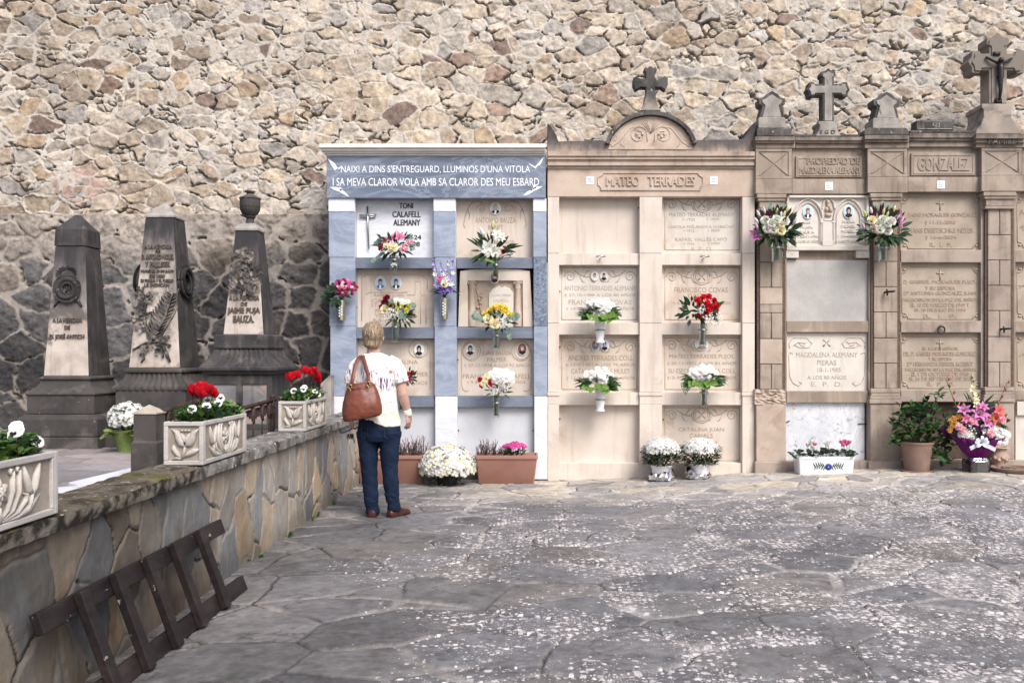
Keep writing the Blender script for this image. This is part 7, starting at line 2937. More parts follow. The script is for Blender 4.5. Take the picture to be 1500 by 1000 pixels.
def obelisk_three():
    cx, cy = -2.87, 8.67
    root = thing('obelisk', 'dark monument beside the marble tomb, topped by a carved stone urn', 'obelisk', (cx, cy, TZ), 'memorial obelisks on the terrace')
    fr = obelisk_mats('three', 2.05, 2.55)
    mb = MB()
    mb.frus([(.37, .37, TZ - .01), (.37, .37, .60), (.33, .33, .63), (.315, .315, .65)], cx, cy)
    part('plinth', mb, M['obmid'], root, bevel=.008)
    mb = MB()
    hw = .312
    mb.box(cx - hw + .02, cx + hw - .02, cy - hw + .02, cy + hw, .65, 1.17)
    for (a, b, c0, c1) in ((-hw, -hw + .05, .65, 1.17), (-.028, .028, .65, 1.17), (hw - .05, hw, .65, 1.17)):
        mb.box(cx + a, cx + b, cy - hw, cy - hw + .022, c0, c1)
    for z0_, z1_ in ((.65, .70), (1.08, 1.17)):
        mb.box(cx - hw + .0502, cx - .0282, cy - hw, cy - hw + .022, z0_, z1_)
        mb.box(cx + .0282, cx + hw - .0502, cy - hw, cy - hw + .022, z0_, z1_)
    mb.box(cx + hw - .022, cx + hw, cy - hw + .0222, cy + hw, .65, 1.17)
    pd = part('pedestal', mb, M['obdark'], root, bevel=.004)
    pm = stone('flaking marble panel', col(138, 134, 134), col(108, 106, 110), 5, col(166, 138, 124), 4, (.50, .62), bump=.3, streak=(col(70, 70, 74), .5))
    mb = MB()
    for a, b in ((-hw + .052, -.03), (.03, hw - .052)):
        mb.box(cx + a, cx + b, cy - hw + .012, cy - hw + .03, .702, 1.078)
    part('sunk_panel', mb, pm, pd)
    mb = MB()
    mb.frus([(.33, .33, 1.172), (.35, .35, 1.20), (.372, .372, 1.215), (.375, .375, 1.245), (.36, .36, 1.255)], cx, cy)
    part('lip', mb, M['obdark'], root, bevel=.006)
    mb = MB()
    fluted(mb, cx, cy, [(.36, 1.256), (.352, 1.27), (.32, 1.30), (.28, 1.35), (.255, 1.42)], 11)
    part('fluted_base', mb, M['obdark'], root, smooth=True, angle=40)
    mb = MB()
    mb.frus([(.262, .262, 1.422), (.266, .266, 1.44), (.262, .262, 1.45), (.26, .26, 1.55), (.24, .24, 1.56)], cx, cy)
    part('moulding', mb, M['obdark'], root, bevel=.005)
    mb = MB()
    tapered(mb, cx, cy, .195, .108, 1.56, 2.575)
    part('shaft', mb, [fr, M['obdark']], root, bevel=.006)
    mb = MB()
    mb.frus([(.118, .118, 2.578), (.118, .118, 2.60), (.10, .10, 2.625), (.06, .06, 2.66)], cx, cy)
    part('cap', mb, M['finial'], root, bevel=.006)
    mb = MB()
    mb.lathe([(.055, 2.64), (.04, 2.68), (.035, 2.715), (.055, 2.725), (.055, 2.735)], (cx, cy, 0), 20)
    mb.lathe([(.045, 2.736), (.075, 2.76), (.092, 2.80), (.096, 2.825)], (cx, cy, 0), 28, flute=.04)
    mb.lathe([(.098, 2.826), (.100, 2.86), (.098, 2.90), (.104, 2.905), (.102, 2.918), (.06, 2.935), (.035, 2.95), (.03, 2.965), (.05, 2.972), (.052, 2.985), (.02, 2.99)], (cx, cy, 0), 28)
    part('urn', mb, M['obmid'], root, smooth=True, angle=40)
    O, U, V, N = face_frame(cx, cy, .195, .108, 1.56, 2.575)
    mb = MB()
    B = O(1.56)
    sc_ = 150.5
    q = lambda px, py: ((px - 357.5) / sc_, (wz(py, 8.5) - 1.56) / V.z)
    for fl in (-1, 1):
        for k in range(24):
            t = k / 23
            a = PI * .5 - fl * t * PI * .93
            px, py = 357.5 + 15 * math.cos(a) * (1 + .15 * t), 394 - 24 * math.sin(a) - 4 + 10 * t
            for m_ in range(3):
                u, v = q(px + rnd.uniform(-4, 4), py + rnd.uniform(-4, 4))
                an = -fl * (a - .5) + rnd.uniform(-.8, .8) + (-PI * .5)
                petal(mb, B + U * u + V * v + N * .02, (U * math.cos(an) * .8 + V * math.sin(an) + N * rnd.uniform(.2, .6)).normalized(), N, rnd.uniform(.05, .085), .022, .8, .25, 0, 4, .25)
        mb.ridge(B, U, V, N, [q(357.5 + fl * 3, 418), q(357.5 + fl * 5, 426), q(357.5 + fl * 4, 434)], [.014, .016, .010], .02)
    for k in range(70):
        a_, r_ = rnd.uniform(0, 6.3), rnd.random() ** .5
        u, v = q(357.5 + 12 * r_ * math.cos(a_), 390 + 20 * r_ * math.sin(a_))
        an = rnd.uniform(0, 6.3)
        petal(mb, B + U * u + V * v + N * .01, (U * math.cos(an) + V * math.sin(an) + N * rnd.uniform(.2, .5)).normalized(), N, rnd.uniform(.05, .07), .02, .8, .25, 0, 4, .25)
    u, v = q(357.5, 378)
    for k in range(10):
        a = 2 * PI * k / 10
        petal(mb, B + U * u + V * v + N * .03, (U * math.cos(a) + V * math.sin(a) + N * .3).normalized(), N, .045, .016, .5, .2, 0)
    mb.ball(B + U * u + V * v + N * .045, .02, 8, 6)
    part('carved_garland', mb, M['obrelief'], root, smooth=True)
    mb = MB()
    for t, py, w, h in (("A LA MEMORIA", 436, 44, 7), ("DE", 445, 9, 5), ("JAIME PUJA", 455.5, 47, 10), ("BAUZA.", 467, 30, 10)):
        letters(mb, t, O(wz(py, 8.48)), U, V, N, w / sc_, h / sc_, .014, .02)
    part('lettering', mb, M['oblet'], root)


obelisk_one()
obelisk_two()
obelisk_three()

# ------------------------------------------------------------------ stone post, iron railing, flowers and flat graves on the terrace
pd_ = 5.7
x = wx(219, pd_)
root = thing('stone_post', 'short square stone post with pyramid top behind the low wall', 'post', (x, pd_, TZ))
mb = MB()
hw = 19 / K * pd_
zsp = wz(645, pd_)
mb.frus([(hw, hw, TZ - .01), (hw, hw, zsp - .01), (hw * .87, hw * .87, zsp + .005), (hw * .86, hw * .86, wz(606, pd_))], x, pd_)
part('post', mb, M['obmid'], root, bevel=.005)
mb = MB()
zt_ = wz(606, pd_)
mb.frus([(hw * .92, hw * .92, zt_ + .001), (hw * .92, hw * .92, zt_ + .012), (.004, .004, wz(592.5, pd_))], x, pd_)
M['capst'] = stone('pale cap stone', col(186, 168, 148), col(160, 144, 128), 9, bump=.3)
part('cap', mb, M['capst'], root, bevel=.003)

M['rust'] = stone('rusty iron', col(74, 48, 42), col(52, 38, 36), 14, bump=.4, rough=.7)
root = thing('iron_railing', 'low rusty wrought iron railing with leaf ornaments behind the flower planters', 'railing', (wx(320, 6.4), 6.4, TZ))


def rl(px, py):
    t = (px - 237) / (404 - 237)
    d = pd_ + .05 + t * 1.6
    return Vector((wx(px, d), d, wz(py, d)))


mb = MB()
mb.tube([rl(236, 603), rl(252, 598), rl(268, 594), rl(285, 588), rl(300, 586), rl(318, 590), rl(335, 596), rl(350, 599), rl(362, 596), rl(380, 591), rl(403, 585)], .018, 8)
part('top_rail', mb, M['rust'], root, smooth=True)
mb = MB()
mb.tube([rl(238, 655), rl(320, 650), rl(402, 640)], .012, 6)
part('bottom_rail', mb, M['rust'], root, smooth=True)
for px, py in ((246, 602), (258, 599), (371, 597), (384, 593), (394, 590)):
    mb = MB()
    p = rl(px, py)
    for k in range(7):
        a = -PI * (k + .5) / 7
        petal(mb, p + Vector((0, 0, -.03)), Vector((math.cos(a), -.2, math.sin(a))).normalized(), Vector((0, -1, 0)), .07, .020, .8, .2, 0, 3, .2)
    mb.tube([p, p - Vector((0, 0, .10)), p - Vector((-.01, 0, .13))], [.02, .016, .006], 6)
    mb.tube([p - Vector((0, 0, .10)), Vector((p.x, p.y, TZ + .16))], .006, 5)
    part('leaf_ornament', mb, M['rust'], root, smooth=True)
mb = MB()
p = rl(399, 586)
mb.tube([(p.x, p.y, TZ), (p.x, p.y, p.z + .02)], .020, 8)
mb.ball((p.x, p.y, p.z + .03), .024, 8, 6)
part('post', mb, M['rust'], root, smooth=True)

d0 = (H - TZ) * K / (663 - VY)
x = wx(187, d0)
root = thing('potted_chrysanthemum', 'white chrysanthemum in pale green wrapping among the obelisks on the terrace', 'potted plant', (x, d0, TZ))
mb = MB()
rs = []
for h, r, j in ((0, .075, 0), (.05, .08, .01), (.12, .10, .015), (.17, .13, .02), (.20, .165, .03)):
    rs.append([(x + (r * (1 + .12 * (i % 2)) + rnd.uniform(-j, j)) * math.cos(2 * PI * i / 20), d0 + (r + rnd.uniform(-j, j)) * math.sin(2 * PI * i / 20), TZ + h + rnd.uniform(-j, j)) for i in range(20)])
mb.rings(rs, cap=False)
for dx, dz in ((-1, -.25), (-.5, .2), (.6, .3), (1, -.1)):
    petal(mb, Vector((x + dx * .05, d0 - .08, TZ + .16)), Vector((dx, -.5, dz)).normalized(), Vector((0, -.3, 1)).normalized(), .15, .06, 1.2, .5, 0, 4, .2, .4)
part('wrapping', mb, M['wrapg'], root, smooth=True)
mum_mound(root, (x, d0, TZ + .30), .165, .15, .15, 230, .022, ['pw'], 'leaf', -.3)

M['gravew'] = stone('white grave marble', col(222, 222, 228), col(204, 204, 212), 4, col(176, 172, 174), 3, (.56, .7), rough=.5, bump=.1)
for lab, quad in (('flat white marble grave slab farther from the wall on the terrace', ((100, 706), (120, 711), (212, 688), (196, 683.5))),
                  ('flat white marble grave slab nearer the flowered planter', ((86, 721), (110, 722), (136, 708.5), (84, 713)))):
    pts = []
    for px, py in quad:
        z = TZ + .07
        d = (H - z) * K / (py - VY)
        pts.append((wx(px, d), d))
    c = Vector((sum(p[0] for p in pts) / 4, sum(p[1] for p in pts) / 4, TZ))
    root = thing('grave_slab', lab, 'grave slab', c, 'flat white graves on the terrace')
    mb = MB()
    n = 4
    mb.add([(a, b, TZ + .07) for a, b in pts] + [(a, b, TZ - .01) for a, b in pts], [(0, 1, 2, 3), (0, 4, 5, 1), (1, 5, 6, 2), (2, 6, 7, 3), (3, 7, 4, 0)])
    part('slab', mb, M['gravew'], root, bevel=.006)

# ------------------------------------------------------------------ carved planters on the low wall
M['cast'] = stone('cast stone', col(190, 183, 177), col(172, 166, 161), 6, col(172, 164, 158), 5, (.56, .7), bump=.25, bs=60)
M['castrel'] = stone('cast stone relief', col(196, 186, 174), col(178, 168, 158), 7, bump=.15)
M['castdeep'] = stone('cast stone ground', col(168, 152, 134), col(148, 132, 116), 12, bump=.5, bs=90)


def tulip(mb, O, U, V, N, s, leaves=True):
    f = lambda pts, w, h=.014: mb.ridge(O, U, V, N, [(a * s, b * s) for a, b in pts], [x_ * s for x_ in w] if isinstance(w, (list, tuple)) else w * s, h)
    for fl in (-1, 1):
        f([(0, .42), (fl * .12, .50), (fl * .20, .66), (fl * .26, .82), (fl * .40, .92)], [.05, .13, .12, .08, .015], .018)
        f([(0, .46), (fl * .04, .62), (fl * .13, .80)], [.10, .09, .02], .014)
    for k in (-1, 0, 1):
        f([(k * .10, .90), (k * .10, .84)], [.03, .05], .012)
    f([(0, .45), (-.03, .25), (-.10, .05)], [.05, .045, .04])
    if leaves:
        f([(-.06, .10), (.10, .20), (.26, .28), (.42, .34)], [.02, .09, .10, .01], .018)
        f([(-.10, .06), (-.24, .20), (-.34, .36), (-.34, .46)], [.02, .08, .08, .01], .018)
        f([(-.10, .05), (-.24, .08), (-.38, .03)], [.03, .05, .01])


def planter(label, y0, plants, x1=-1.855, L=.72, w=.22, h=.24):
    """y0 = end facing the viewer"""
    x0 = x1 - w
    z0 = CZ1 + .002
    z1 = z0 + h
    y1 = y0 + L
    root = thing('carved_planter', label, 'planter', ((x0 + x1) / 2, (y0 + y1) / 2, z0), 'carved stone planters on the low wall')
    f, t = .024, .013
    mb = MB()
    # four walls around soil, with recessed panels framed front and long side
    mb.box(x0 + t, x1 - t, y0 + t, y0 + t + .02, z0 + .002, z1 - .004)
    mb.box(x0 + t, x1 - t, y1 - .03, y1 - .004, z0 + .002, z1 - .004)
    mb.box(x0 + .004, x0 + t + .012, y0 + t + .021, y1 - .031, z0 + .002, z1 - .004)
    mb.box(x1 - t - .02, x1 - t, y0 + t + .021, y1 - .031, z0 + .002, z1 - .004)
    mb.box(x0 + .02, x1 - .034, y0 + .035, y1 - .032, z0 + .002, z0 + .03)
    part('panel_ground', mb, M['castdeep'], root)
    mb = MB()
    # frames: end facing viewer
    for a in ((x0, x1, z0, z0 + f), (x0, x1, z1 - f, z1), (x0, x0 + f, z0 + f, z1 - f), (x1 - f, x1, z0 + f, z1 - f)):
        mb.box(a[0], a[1], y0, y0 + f, a[2], a[3])
    for a in ((y0 + f, y1 - f, z0, z0 + f), (y0 + f, y1 - f, z1 - f, z1), (y0 + f, y0 + f * 1.6, z0 + f, z1 - f), (y1 - f * 1.6, y1 - f, z0 + f, z1 - f)):
        mb.box(x1 - f, x1, a[0], a[1], a[2], a[3])
        mb.box(x0, x0 + f, a[0], a[1], a[2], a[3])
    mb.box(x0, x1, y1 - f, y1, z0, z1)
    part('frame', mb, M['cast'], root, bevel=.004)
    mb = MB()
    O = Vector(((x0 + x1) / 2, y0 + t, z0 + f))
    s = h - 2 * f
    tulip(mb, O + Vector((.008, 0, 0)), Vector((1, 0, 0)), Vector((0, 0, 1)), Vector((0, -1, 0)), s)
    part('tulip_relief', mb, M['castrel'], root, smooth=True)
    mb = MB()
    O = Vector((x1 - t, (y0 + y1) / 2, z0 + f))
    U, V, N = Vector((0, 1, 0)), Vector((0, 0, 1)), Vector((1, 0, 0))
    g = lambda pts, wd_, hh=.016: mb.ridge(O, U, V, N, [(a * s, b * s) for a, b in pts], [q_ * s for q_ in wd_], hh)
    # central flower: petals round a heart
    for k in range(6):
        a = PI / 2 + 2 * PI * k / 6
        cx_, cz_ = .0, .55
        g([(cx_ + .06 * math.cos(a), cz_ + .06 * math.sin(a)), (cx_ + .17 * math.cos(a), cz_ + .17 * math.sin(a)), (cx_ + .27 * math.cos(a), cz_ + .27 * math.sin(a))], [.05, .10, .03], .016)
        g([(cx_ + .03 * math.cos(a), cz_ + .03 * math.sin(a)), (cx_ + .12 * math.cos(a), cz_ + .12 * math.sin(a))], [.03, .05], .022)
    mb.ball(O + U * 0 + V * (.55 * s) + N * .012, .07 * s, 9, 6)
    for fl in (-1, 1):
        # arching stems springing from the foot
        g([(fl * .02, .05), (fl * .25, .22), (fl * .42, .55), (fl * .40, .92)], [.02, .06, .06, .03])
        g([(fl * .40, .92), (fl * .33, .95), (fl * .32, .86)], [.03, .035, .015])
        g([(fl * .06, .04), (fl * .40, .18), (fl * .62, .50), (fl * .60, .92)], [.02, .06, .06, .03])
        g([(fl * .60, .92), (fl * .53, .96), (fl * .52, .88)], [.03, .035, .015])
        g([(fl * .08, .03), (fl * .55, .12), (fl * .82, .30), (fl * .84, .42), (fl * .76, .44)], [.02, .06, .06, .04, .015])
        g([(fl * .10, .02), (fl * .50, .04), (fl * .90, .12), (fl * 1.30, .36)], [.02, .06, .10, .01])
        # tulip towards the end
        for f2 in (-1, 1):
            g([(fl * 1.02, .40), (fl * 1.02 + f2 * .10, .50), (fl * 1.02 + f2 * .16, .70), (fl * 1.02 + f2 * .26, .95)], [.04, .10, .09, .015], .018)
        g([(fl * 1.02, .44), (fl * .98, .25), (fl * .88, .12)], [.04, .04, .03])
        g([(0, .22), (fl * .07, .12), (fl * .12, .0)], [.02, .05, .01])
    g([(0, .30), (0, .02)], [.03, .05])
    part('flower_relief', mb, M['castrel'], root, smooth=True)
    mb = MB()
    mb.box(x0 + .026, x1 - .035, y0 + .036, y1 - .033, z0 + .031, z1 - .045)
    part('soil', mb, M['soil'], root)
    plants(root, (x0 + x1) / 2, y0, y1, z1)
    return root


def pansy(mb, p, d, r):
    """white pansy with a dark blotch: slots 0 petal, 1 blotch, 2 eye"""
    u, v, d = basis(d)
    if v.z < 0:
        u, v = -u, -v
    for k, (a, L, w) in enumerate(((.5 * PI + .55, 1.0, .5), (.5 * PI - .55, 1.0, .5), (PI + .12, .95, .5), (-.12, .95, .5), (-.5 * PI, 1.0, .7))):
        o = u * math.cos(a) + v * math.sin(a)
        petal(mb, p + d * (.002 * k), o, d, r * L, r * w, .7, .3, 0, 4, 0, .55, [.35, .9, 1.1, 1.0, .5])
        if k > 1:
            petal(mb, p + d * (.004 + .002 * k), o, d, r * .5, r * .25, .3, .22, 1, 2, 0, .4, [.4, 1, .5])
    mb.ball(p + d * .008, r * .09, 6, 4, 2)


def planting(pan, red, big=()):
    def f(root, cx, y0, y1, z):
        mb, ml, m3 = MB(), MB(), MB()
        for k in range(420):
            y = rnd.uniform(y0 + .03, y1 - .03)
            p = Vector((cx + rnd.uniform(-.10, .085), y, z - .02 + rnd.uniform(0, .085)))
            a = rnd.uniform(0, 6.3)
            leaf(mb if rnd.random() < .55 else ml, p, (math.cos(a), math.sin(a) - .2, rnd.uniform(.1, .9)), rnd.uniform(.04, .07), rnd.uniform(.013, .022), 0, (0, 0, 1), .8, .2, 3)
        for dx, yy, dz in big:
            p = Vector((cx + dx, y0 + yy, z + dz))
            for k in range(9):
                a = 2 * PI * k / 9
                petal(m3, p, Vector((.55 + .0 * k, 0, 0)) * 0 + Vector((math.cos(a) * .3 + .1, -math.sin(a) * .6 - .1, math.cos(a) * .8)).normalized(), Vector((.8, -.6, .35)).normalized(), .058, .024, .5, .1, 0, 3, 0, .6, [.5, 1, 1.1, .8])
        part('leaves', mb, M['leaf'], root, smooth=True)
        part('leaves', ml, M['leafl'], root, smooth=True)
        if m3.v:
            part('cyclamen_leaf', m3, M['leafd'], root, smooth=True)
        ms = MB()
        for dx, yy, dz, ang in pan:
            p = Vector((cx + dx, y0 + yy, z + dz))
            mw = MB()
            pansy(mw, p, (math.sin(ang) + rnd.uniform(-.3, .3), -math.cos(ang), .25 + rnd.uniform(0, .6)), .027)
            part('pansy', mw, [M['pw'], M['blk'], M['ctr']], root, smooth=True)
            ms.tube([p, p - Vector((0, -.02, .10))], .0025, 4)
        if red:
            mr = MB()
            for dx, yy, dz in red:
                p = Vector((cx + dx, y0 + yy, z + dz))
                cyclamen(mr, p, .055)
                cyclamen(mr, p + Vector((.012, .01, -.012)), .04)
                ms.tube([p, Vector((cx + dx * .4, y0 + yy * .7 + .05, z - .02))], .003, 4)
            part('red_cyclamen', mr, M['pcyc'], root, smooth=True)
        part('flower_stems', ms, M['pburg'], root, smooth=True)
    return f


planter('carved stone planter cut by the left picture edge, only white pansies in view', 2.65, planting(
    [(.05, .55, .095, .5), (.075, .50, .085, .2), (.06, .66, .04, .9), (.02, .60, .10, .2), (0, .3, .09, .5), (-.04, .45, .10, .1)], []))
planter('carved stone planter with red cyclamen, the nearer one fully in view', 4.83, planting(
    [(.03, .05, .065, .25), (.075, .14, .075, .5), (.02, .30, .10, .3), (.05, .42, .11, .6), (.06, .36, .08, .3)],
    [(-.01, .18, .155), (.02, .22, .165), (-.03, .2, .14), (.055, .23, .15), (.065, .26, .13), (.0, .26, .16), (.03, .16, .14)], [(.085, .26, .0)]), x1=-1.858)
planter('carved stone planter with tall red cyclamen nearest the marble tomb', 6.98, planting(
    [(.0, .05, .08, .2), (.06, .10, .09, .4), (.04, .22, .10, .4), (.08, .40, .06, .6), (.075, .14, .02, .3), (.08, .5, .03, .6)],
    [(.0, .15, .19), (.03, .25, .22), (.05, .32, .21), (.075, .40, .22), (.09, .46, .17), (.07, .52, .14), (.02, .3, .23), (-.04, .12, .18), (-.055, .1, .17)], []), x1=-1.866)

# ------------------------------------------------------------------ old wooden ladder lying against the low wall
t = NT('dark painted wood')
p = t.pos((1, .35, 1))
c = t.mix(t.ramp(t.noise(t.pos((30, 5, 30)), 1, 6, .6), .3, .7), col(38, 32, 33), col(25, 21, 23))
c = t.mix(t.ramp(t.noise(p, 26, 5, .6, .4), .665, .70), c, col(150, 138, 128))
c = t.mix(t.ramp(t.noise(p, 5, 5, .6), .5, .75, 0, .5), c, col(72, 62, 60))
t.bump(t.noise(t.pos((60, 8, 60)), 1, 6, .6), .3, .006)
M['wood'] = t.done(c, .5, .25)
root = thing('wooden_ladder', 'short dark wooden ladder lying on its side against the low wall', 'ladder', (-1.75, 4.1, 0))
ya, yb = 3.19, 5.03
bx, bz = -1.715, .045      # lower rail centre
tx, tz = -1.835, .375      # upper rail centre
across = Vector((tx - bx, 0, tz - bz)).normalized()
nrm = Vector((across.z, 0, -across.x))    # towards the viewer side (+x, up)


def beam(mb, a, b, u, v, hu, hv):
    rs = []
    for q in (a, b):
        q = Vector(q)
        rs.append([q + u * su * hu + v * sv * hv for su, sv in ((-1, -1), (1, -1), (1, 1), (-1, 1))])
    mb.rings(rs)


for (x_, z_) in ((bx, bz), (tx, tz)):
    mb = MB()
    beam(mb, (x_, ya + (.0 if z_ > .2 else .06), z_), (x_, yb + (0 if z_ > .2 else .02), z_), across, nrm, .042, .019)
    part('side_rail', mb, M['wood'], root, bevel=.005)
for y_ in (3.45, 3.735, 4.03, 4.325, 4.65):
    mb = MB()
    a = Vector((bx, y_, bz)) + nrm * .040 - across * .042
    b = Vector((tx, y_, tz)) + nrm * .040 + across * .046
    beam(mb, a, b, Vector((0, 1, 0)), nrm, .030, .0205)
    part('rung', mb, M['wood'], root, bevel=.006)

# ------------------------------------------------------------------ weeds at the foot of the low wall
for i, (px, py, s_) in enumerate(((373, 818, .05), (406, 787, .06), (440, 763, .05), (455, 757, .05), (481, 740, .05))):
    d = base_depth(py)
    x = -1.872
    root = thing('weed', 'tiny green weed in the joint at the foot of the low wall', 'weed', (x, d, 0), 'weeds along the foot of the low wall')
    mb = MB()
    for k in range(16):
        a = rnd.uniform(0, 6.3)
        leaf(mb, Vector((x + .01, d + rnd.uniform(-.03, .03), .008)), (abs(math.cos(a)) * .6 + .1, math.sin(a), rnd.uniform(.3, 1.2)), s_ * rnd.uniform(.6, 1.1), .008, 0, (0, 0, 1), .9, .2)
    part('leaves', mb, M['leafl'], root, smooth=True)

# ------------------------------------------------------------------ grey slab leaning beside the marble tomb
d = 9.25
root = thing('leaning_slab', 'grey stone slab leaning against the left side of the marble tomb', 'stone slab', (wx(478, d), d, TZ))
mb = MB()
mb.prism([(wx(466, d), TZ), (wx(485, d), TZ), (wx(485, d), wz(549, d)), (wx(481, d), wz(551, d)), (wx(469, d), wz(562, d))], d, d + .14)
part('slab', mb, M['finial'], root, bevel=.008)
# ------------------------------------------------------------------ the woman
PD = 7.33
PXW = wx(560, PD)
PS = K / PD     # pixels per metre


def bodyp(px, py, y=0.0):
    return Vector((PXW + (px - 560) / PS, PD + y, (757 - py) / PS))


def loft(mb, rings_, seg=20, cap=True):
    """rings: (centre, rx, ry[, yaw]) horizontal ellipses"""
    rs = []
    for r in rings_:
        c, a, b = r[0], r[1], r[2]
        rs.append([(c[0] + a * math.cos(2 * PI * i / seg), c[1] + b * math.sin(2 * PI * i / seg), c[2]) for i in range(seg)])
    mb.rings(rs, cap)


def remesh(mb, voxel, smooth_it=4, noise=None):
    """fuse the lofted limbs into one continuous skin; returns a builder with the fused surface"""
    me = bpy.data.meshes.new('fuse')
    me.from_pydata(mb.v, [], mb.f)
    o = bpy.data.objects.new('fuse', me)
    C.objects.link(o)
    m = o.modifiers.new('r', 'REMESH')
    m.mode = 'VOXEL'
    m.voxel_size = voxel
    s = o.modifiers.new('s', 'SMOOTH')
    s.factor = .6
    s.iterations = smooth_it
    dg = bpy.context.evaluated_depsgraph_get()
    dg.update()
    m2 = bpy.data.meshes.new_from_object(o.evaluated_get(dg))
    out = MB()
    co_ = np.array([v.co[:] for v in m2.vertices])
    if noise is not None:
        no = np.array([v.normal[:] for v in m2.vertices])
        co_ = co_ + no * noise(co_)[:, None]
    out.v = [tuple(c) for c in co_]
    out.f = [tuple(p.vertices) for p in m2.polygons]
    out.m = [0] * len(out.f)
    bpy.data.objects.remove(o)
    bpy.data.meshes.remove(me)
    bpy.data.meshes.remove(m2)
    return out


woman = thing('person', 'short haired blonde woman in white patterned top and jeans, seen from behind', 'person', (PXW, PD, 0))
M['skin'] = stone('skin', col(208, 156, 134), col(198, 142, 120), 12, rough=.55, bump=.05)
M['eye'] = plain('eye', col(60, 54, 50), .3)
M['lip'] = plain('lip', col(170, 92, 88), .5)


def limb(mb, pts, rad, seg=12):
    mb.tube(pts, rad, seg)


def hand(mb, wrist, d, palm, thumb_side, curl, L=.168, fist=False):
    """palm and five fingers; d = direction of the fingers, palm = direction the palm faces, thumb_side = side of the thumb"""
    d, palm, th = Vector(d).normalized(), Vector(palm).normalized(), Vector(thumb_side).normalized()
    pl = L * .50
    c = [wrist - d * .02, wrist + d * pl * .25, wrist + d * pl * .6, wrist + d * pl]
    # palm: flattened tube, wide along the thumb side
    rs = []
    for q, (a, b) in zip(c, ((.024, .019), (.032, .018), (.040, .016), (.039, .013))):
        rs.append([q + th * (a * math.cos(2 * PI * i / 12)) + palm * (b * math.sin(2 * PI * i / 12)) for i in range(12)])
    mb.rings(rs)
    for k, (off, ln, r) in enumerate(((.029, .44, .0082), (.010, .50, .0086), (-.010, .46, .0082), (-.028, .36, .0072))):
        q = wrist + d * (pl * .92) + th * off
        v = (d + th * off * 2.2).normalized()
        pts = [q - v * .015, q]
        ang = 0
        cv = curl[k]
        for s_ in (.42, .32, .26):
            ang += cv
            vv = v * math.cos(ang) + palm * math.sin(ang)
            q = q + vv * (L * ln * s_)
            pts.append(q)
        mb.tube(pts, [r * 1.05, r * 1.05, r, r * .92, r * .7], 8)
    q = wrist + d * pl * .28 + th * .026
    v = (d * .65 + th * .75 + palm * .3).normalized()
    mb.tube([q - v * .01, q + v * .03, q + (v + d * .25).normalized() * .058, q + (v * .8 + d * .6 + palm * curl[4]).normalized() * .082], [.014, .0125, .0105, .0075], 8)


# ---- body: head, neck, arms, hands, trunk, legs in one skin
mb = MB()
hc = bodyp(546, 492)
head = [(-.118, .030, .034, .052), (-.100, .046, .060, .040), (-.075, .058, .076, .022), (-.045, .066, .086, .010), (0, .074, .095, 0), (.04, .076, .098, -.003), (.075, .070, .090, -.008), (.10, .054, .070, -.010), (.118, .030, .040, -.010), (.124, .010, .012, -.01)]
loft(mb, [((hc.x + .010, hc.y + .010 + oy, hc.z + z), a, b) for z, a, b, oy in head], 22)
# neck
limb(mb, [bodyp(547.5, 528, -.01), bodyp(547.5, 516, -.012), bodyp(547, 503, -.005), bodyp(546.5, 492, .0)], [(.075, .060), (.056, .052), (.052, .052), (.05, .05)], 16)
# nose, ears, brow
mb.tube([hc + Vector((.012, .100, .012)), hc + Vector((.012, .122, -.018)), hc + Vector((.012, .105, -.030))], [.007, .013, .009], 8)
for s_ in (-1, 1):
    mb.ball(hc + Vector((.010 + s_ * .077, .002, -.012)), .024, 8, 6, sc=(.4, .7, 1.25))
# trunk under the clothes
loft(mb, [(bodyp(547, 524, 0), .10, .06), (bodyp(549, 532), .165, .085), (bodyp(550, 560), .170, .10), (bodyp(552, 600), .155, .10), (bodyp(554, 630), .17, .115), (bodyp(554, 637), .15, .10)], 20)
# legs
for pts in (((540, 640), (541, 690), (543, 735), (544, 748)), ((569, 640), (571, 688), (576, 733), (577, 746))):
    limb(mb, [bodyp(a, b) for a, b in pts], [.072, .052, .040, .038], 14)
# arms
ls, le, lw_ = bodyp(520, 537), bodyp(512.5, 578, -.01), bodyp(513, 612, .045)
rs_, re_, rw = bodyp(584, 537), bodyp(590.5, 577, -.015), bodyp(596.5, 605, .035)
limb(mb, [ls + Vector((.03, 0, .02)), ls, ls.lerp(le, .5), le, le.lerp(lw_, .35), lw_], [.040, .044, .043, .042, .040, .026], 14)
limb(mb, [rs_ + Vector((-.03, 0, .02)), rs_, rs_.lerp(re_, .5), re_, re_.lerp(rw, .35), rw], [.040, .044, .044, .043, .041, .026], 14)
hand(mb, lw_, (.0, .22, -1), (.75, .55, .1), (-.5, .8, .1), (.75, .85, .9, .95, .6))
hand(mb, rw, (.08, .15, -1), (-.8, .5, 0), (.35, .85, .1), (.28, .34, .40, .46, .2))
body = remesh(mb, .0042, 3)
part('body', body, M['skin'], woman, smooth=True)
for s_ in (-1, 1):
    e = MB()
    e.ball(hc + Vector((.012 + s_ * .032, .094, .010)), .012, 8, 6, sc=(1, .6, .7))
    part('eye', e, M['eye'], woman, smooth=True)
e = MB()
e.tube([hc + Vector((-.012, .092, -.056)), hc + Vector((.012, .099, -.055)), hc + Vector((.036, .092, -.056))], [.003, .007, .003], 6)
part('mouth', e, M['lip'], woman, smooth=True)

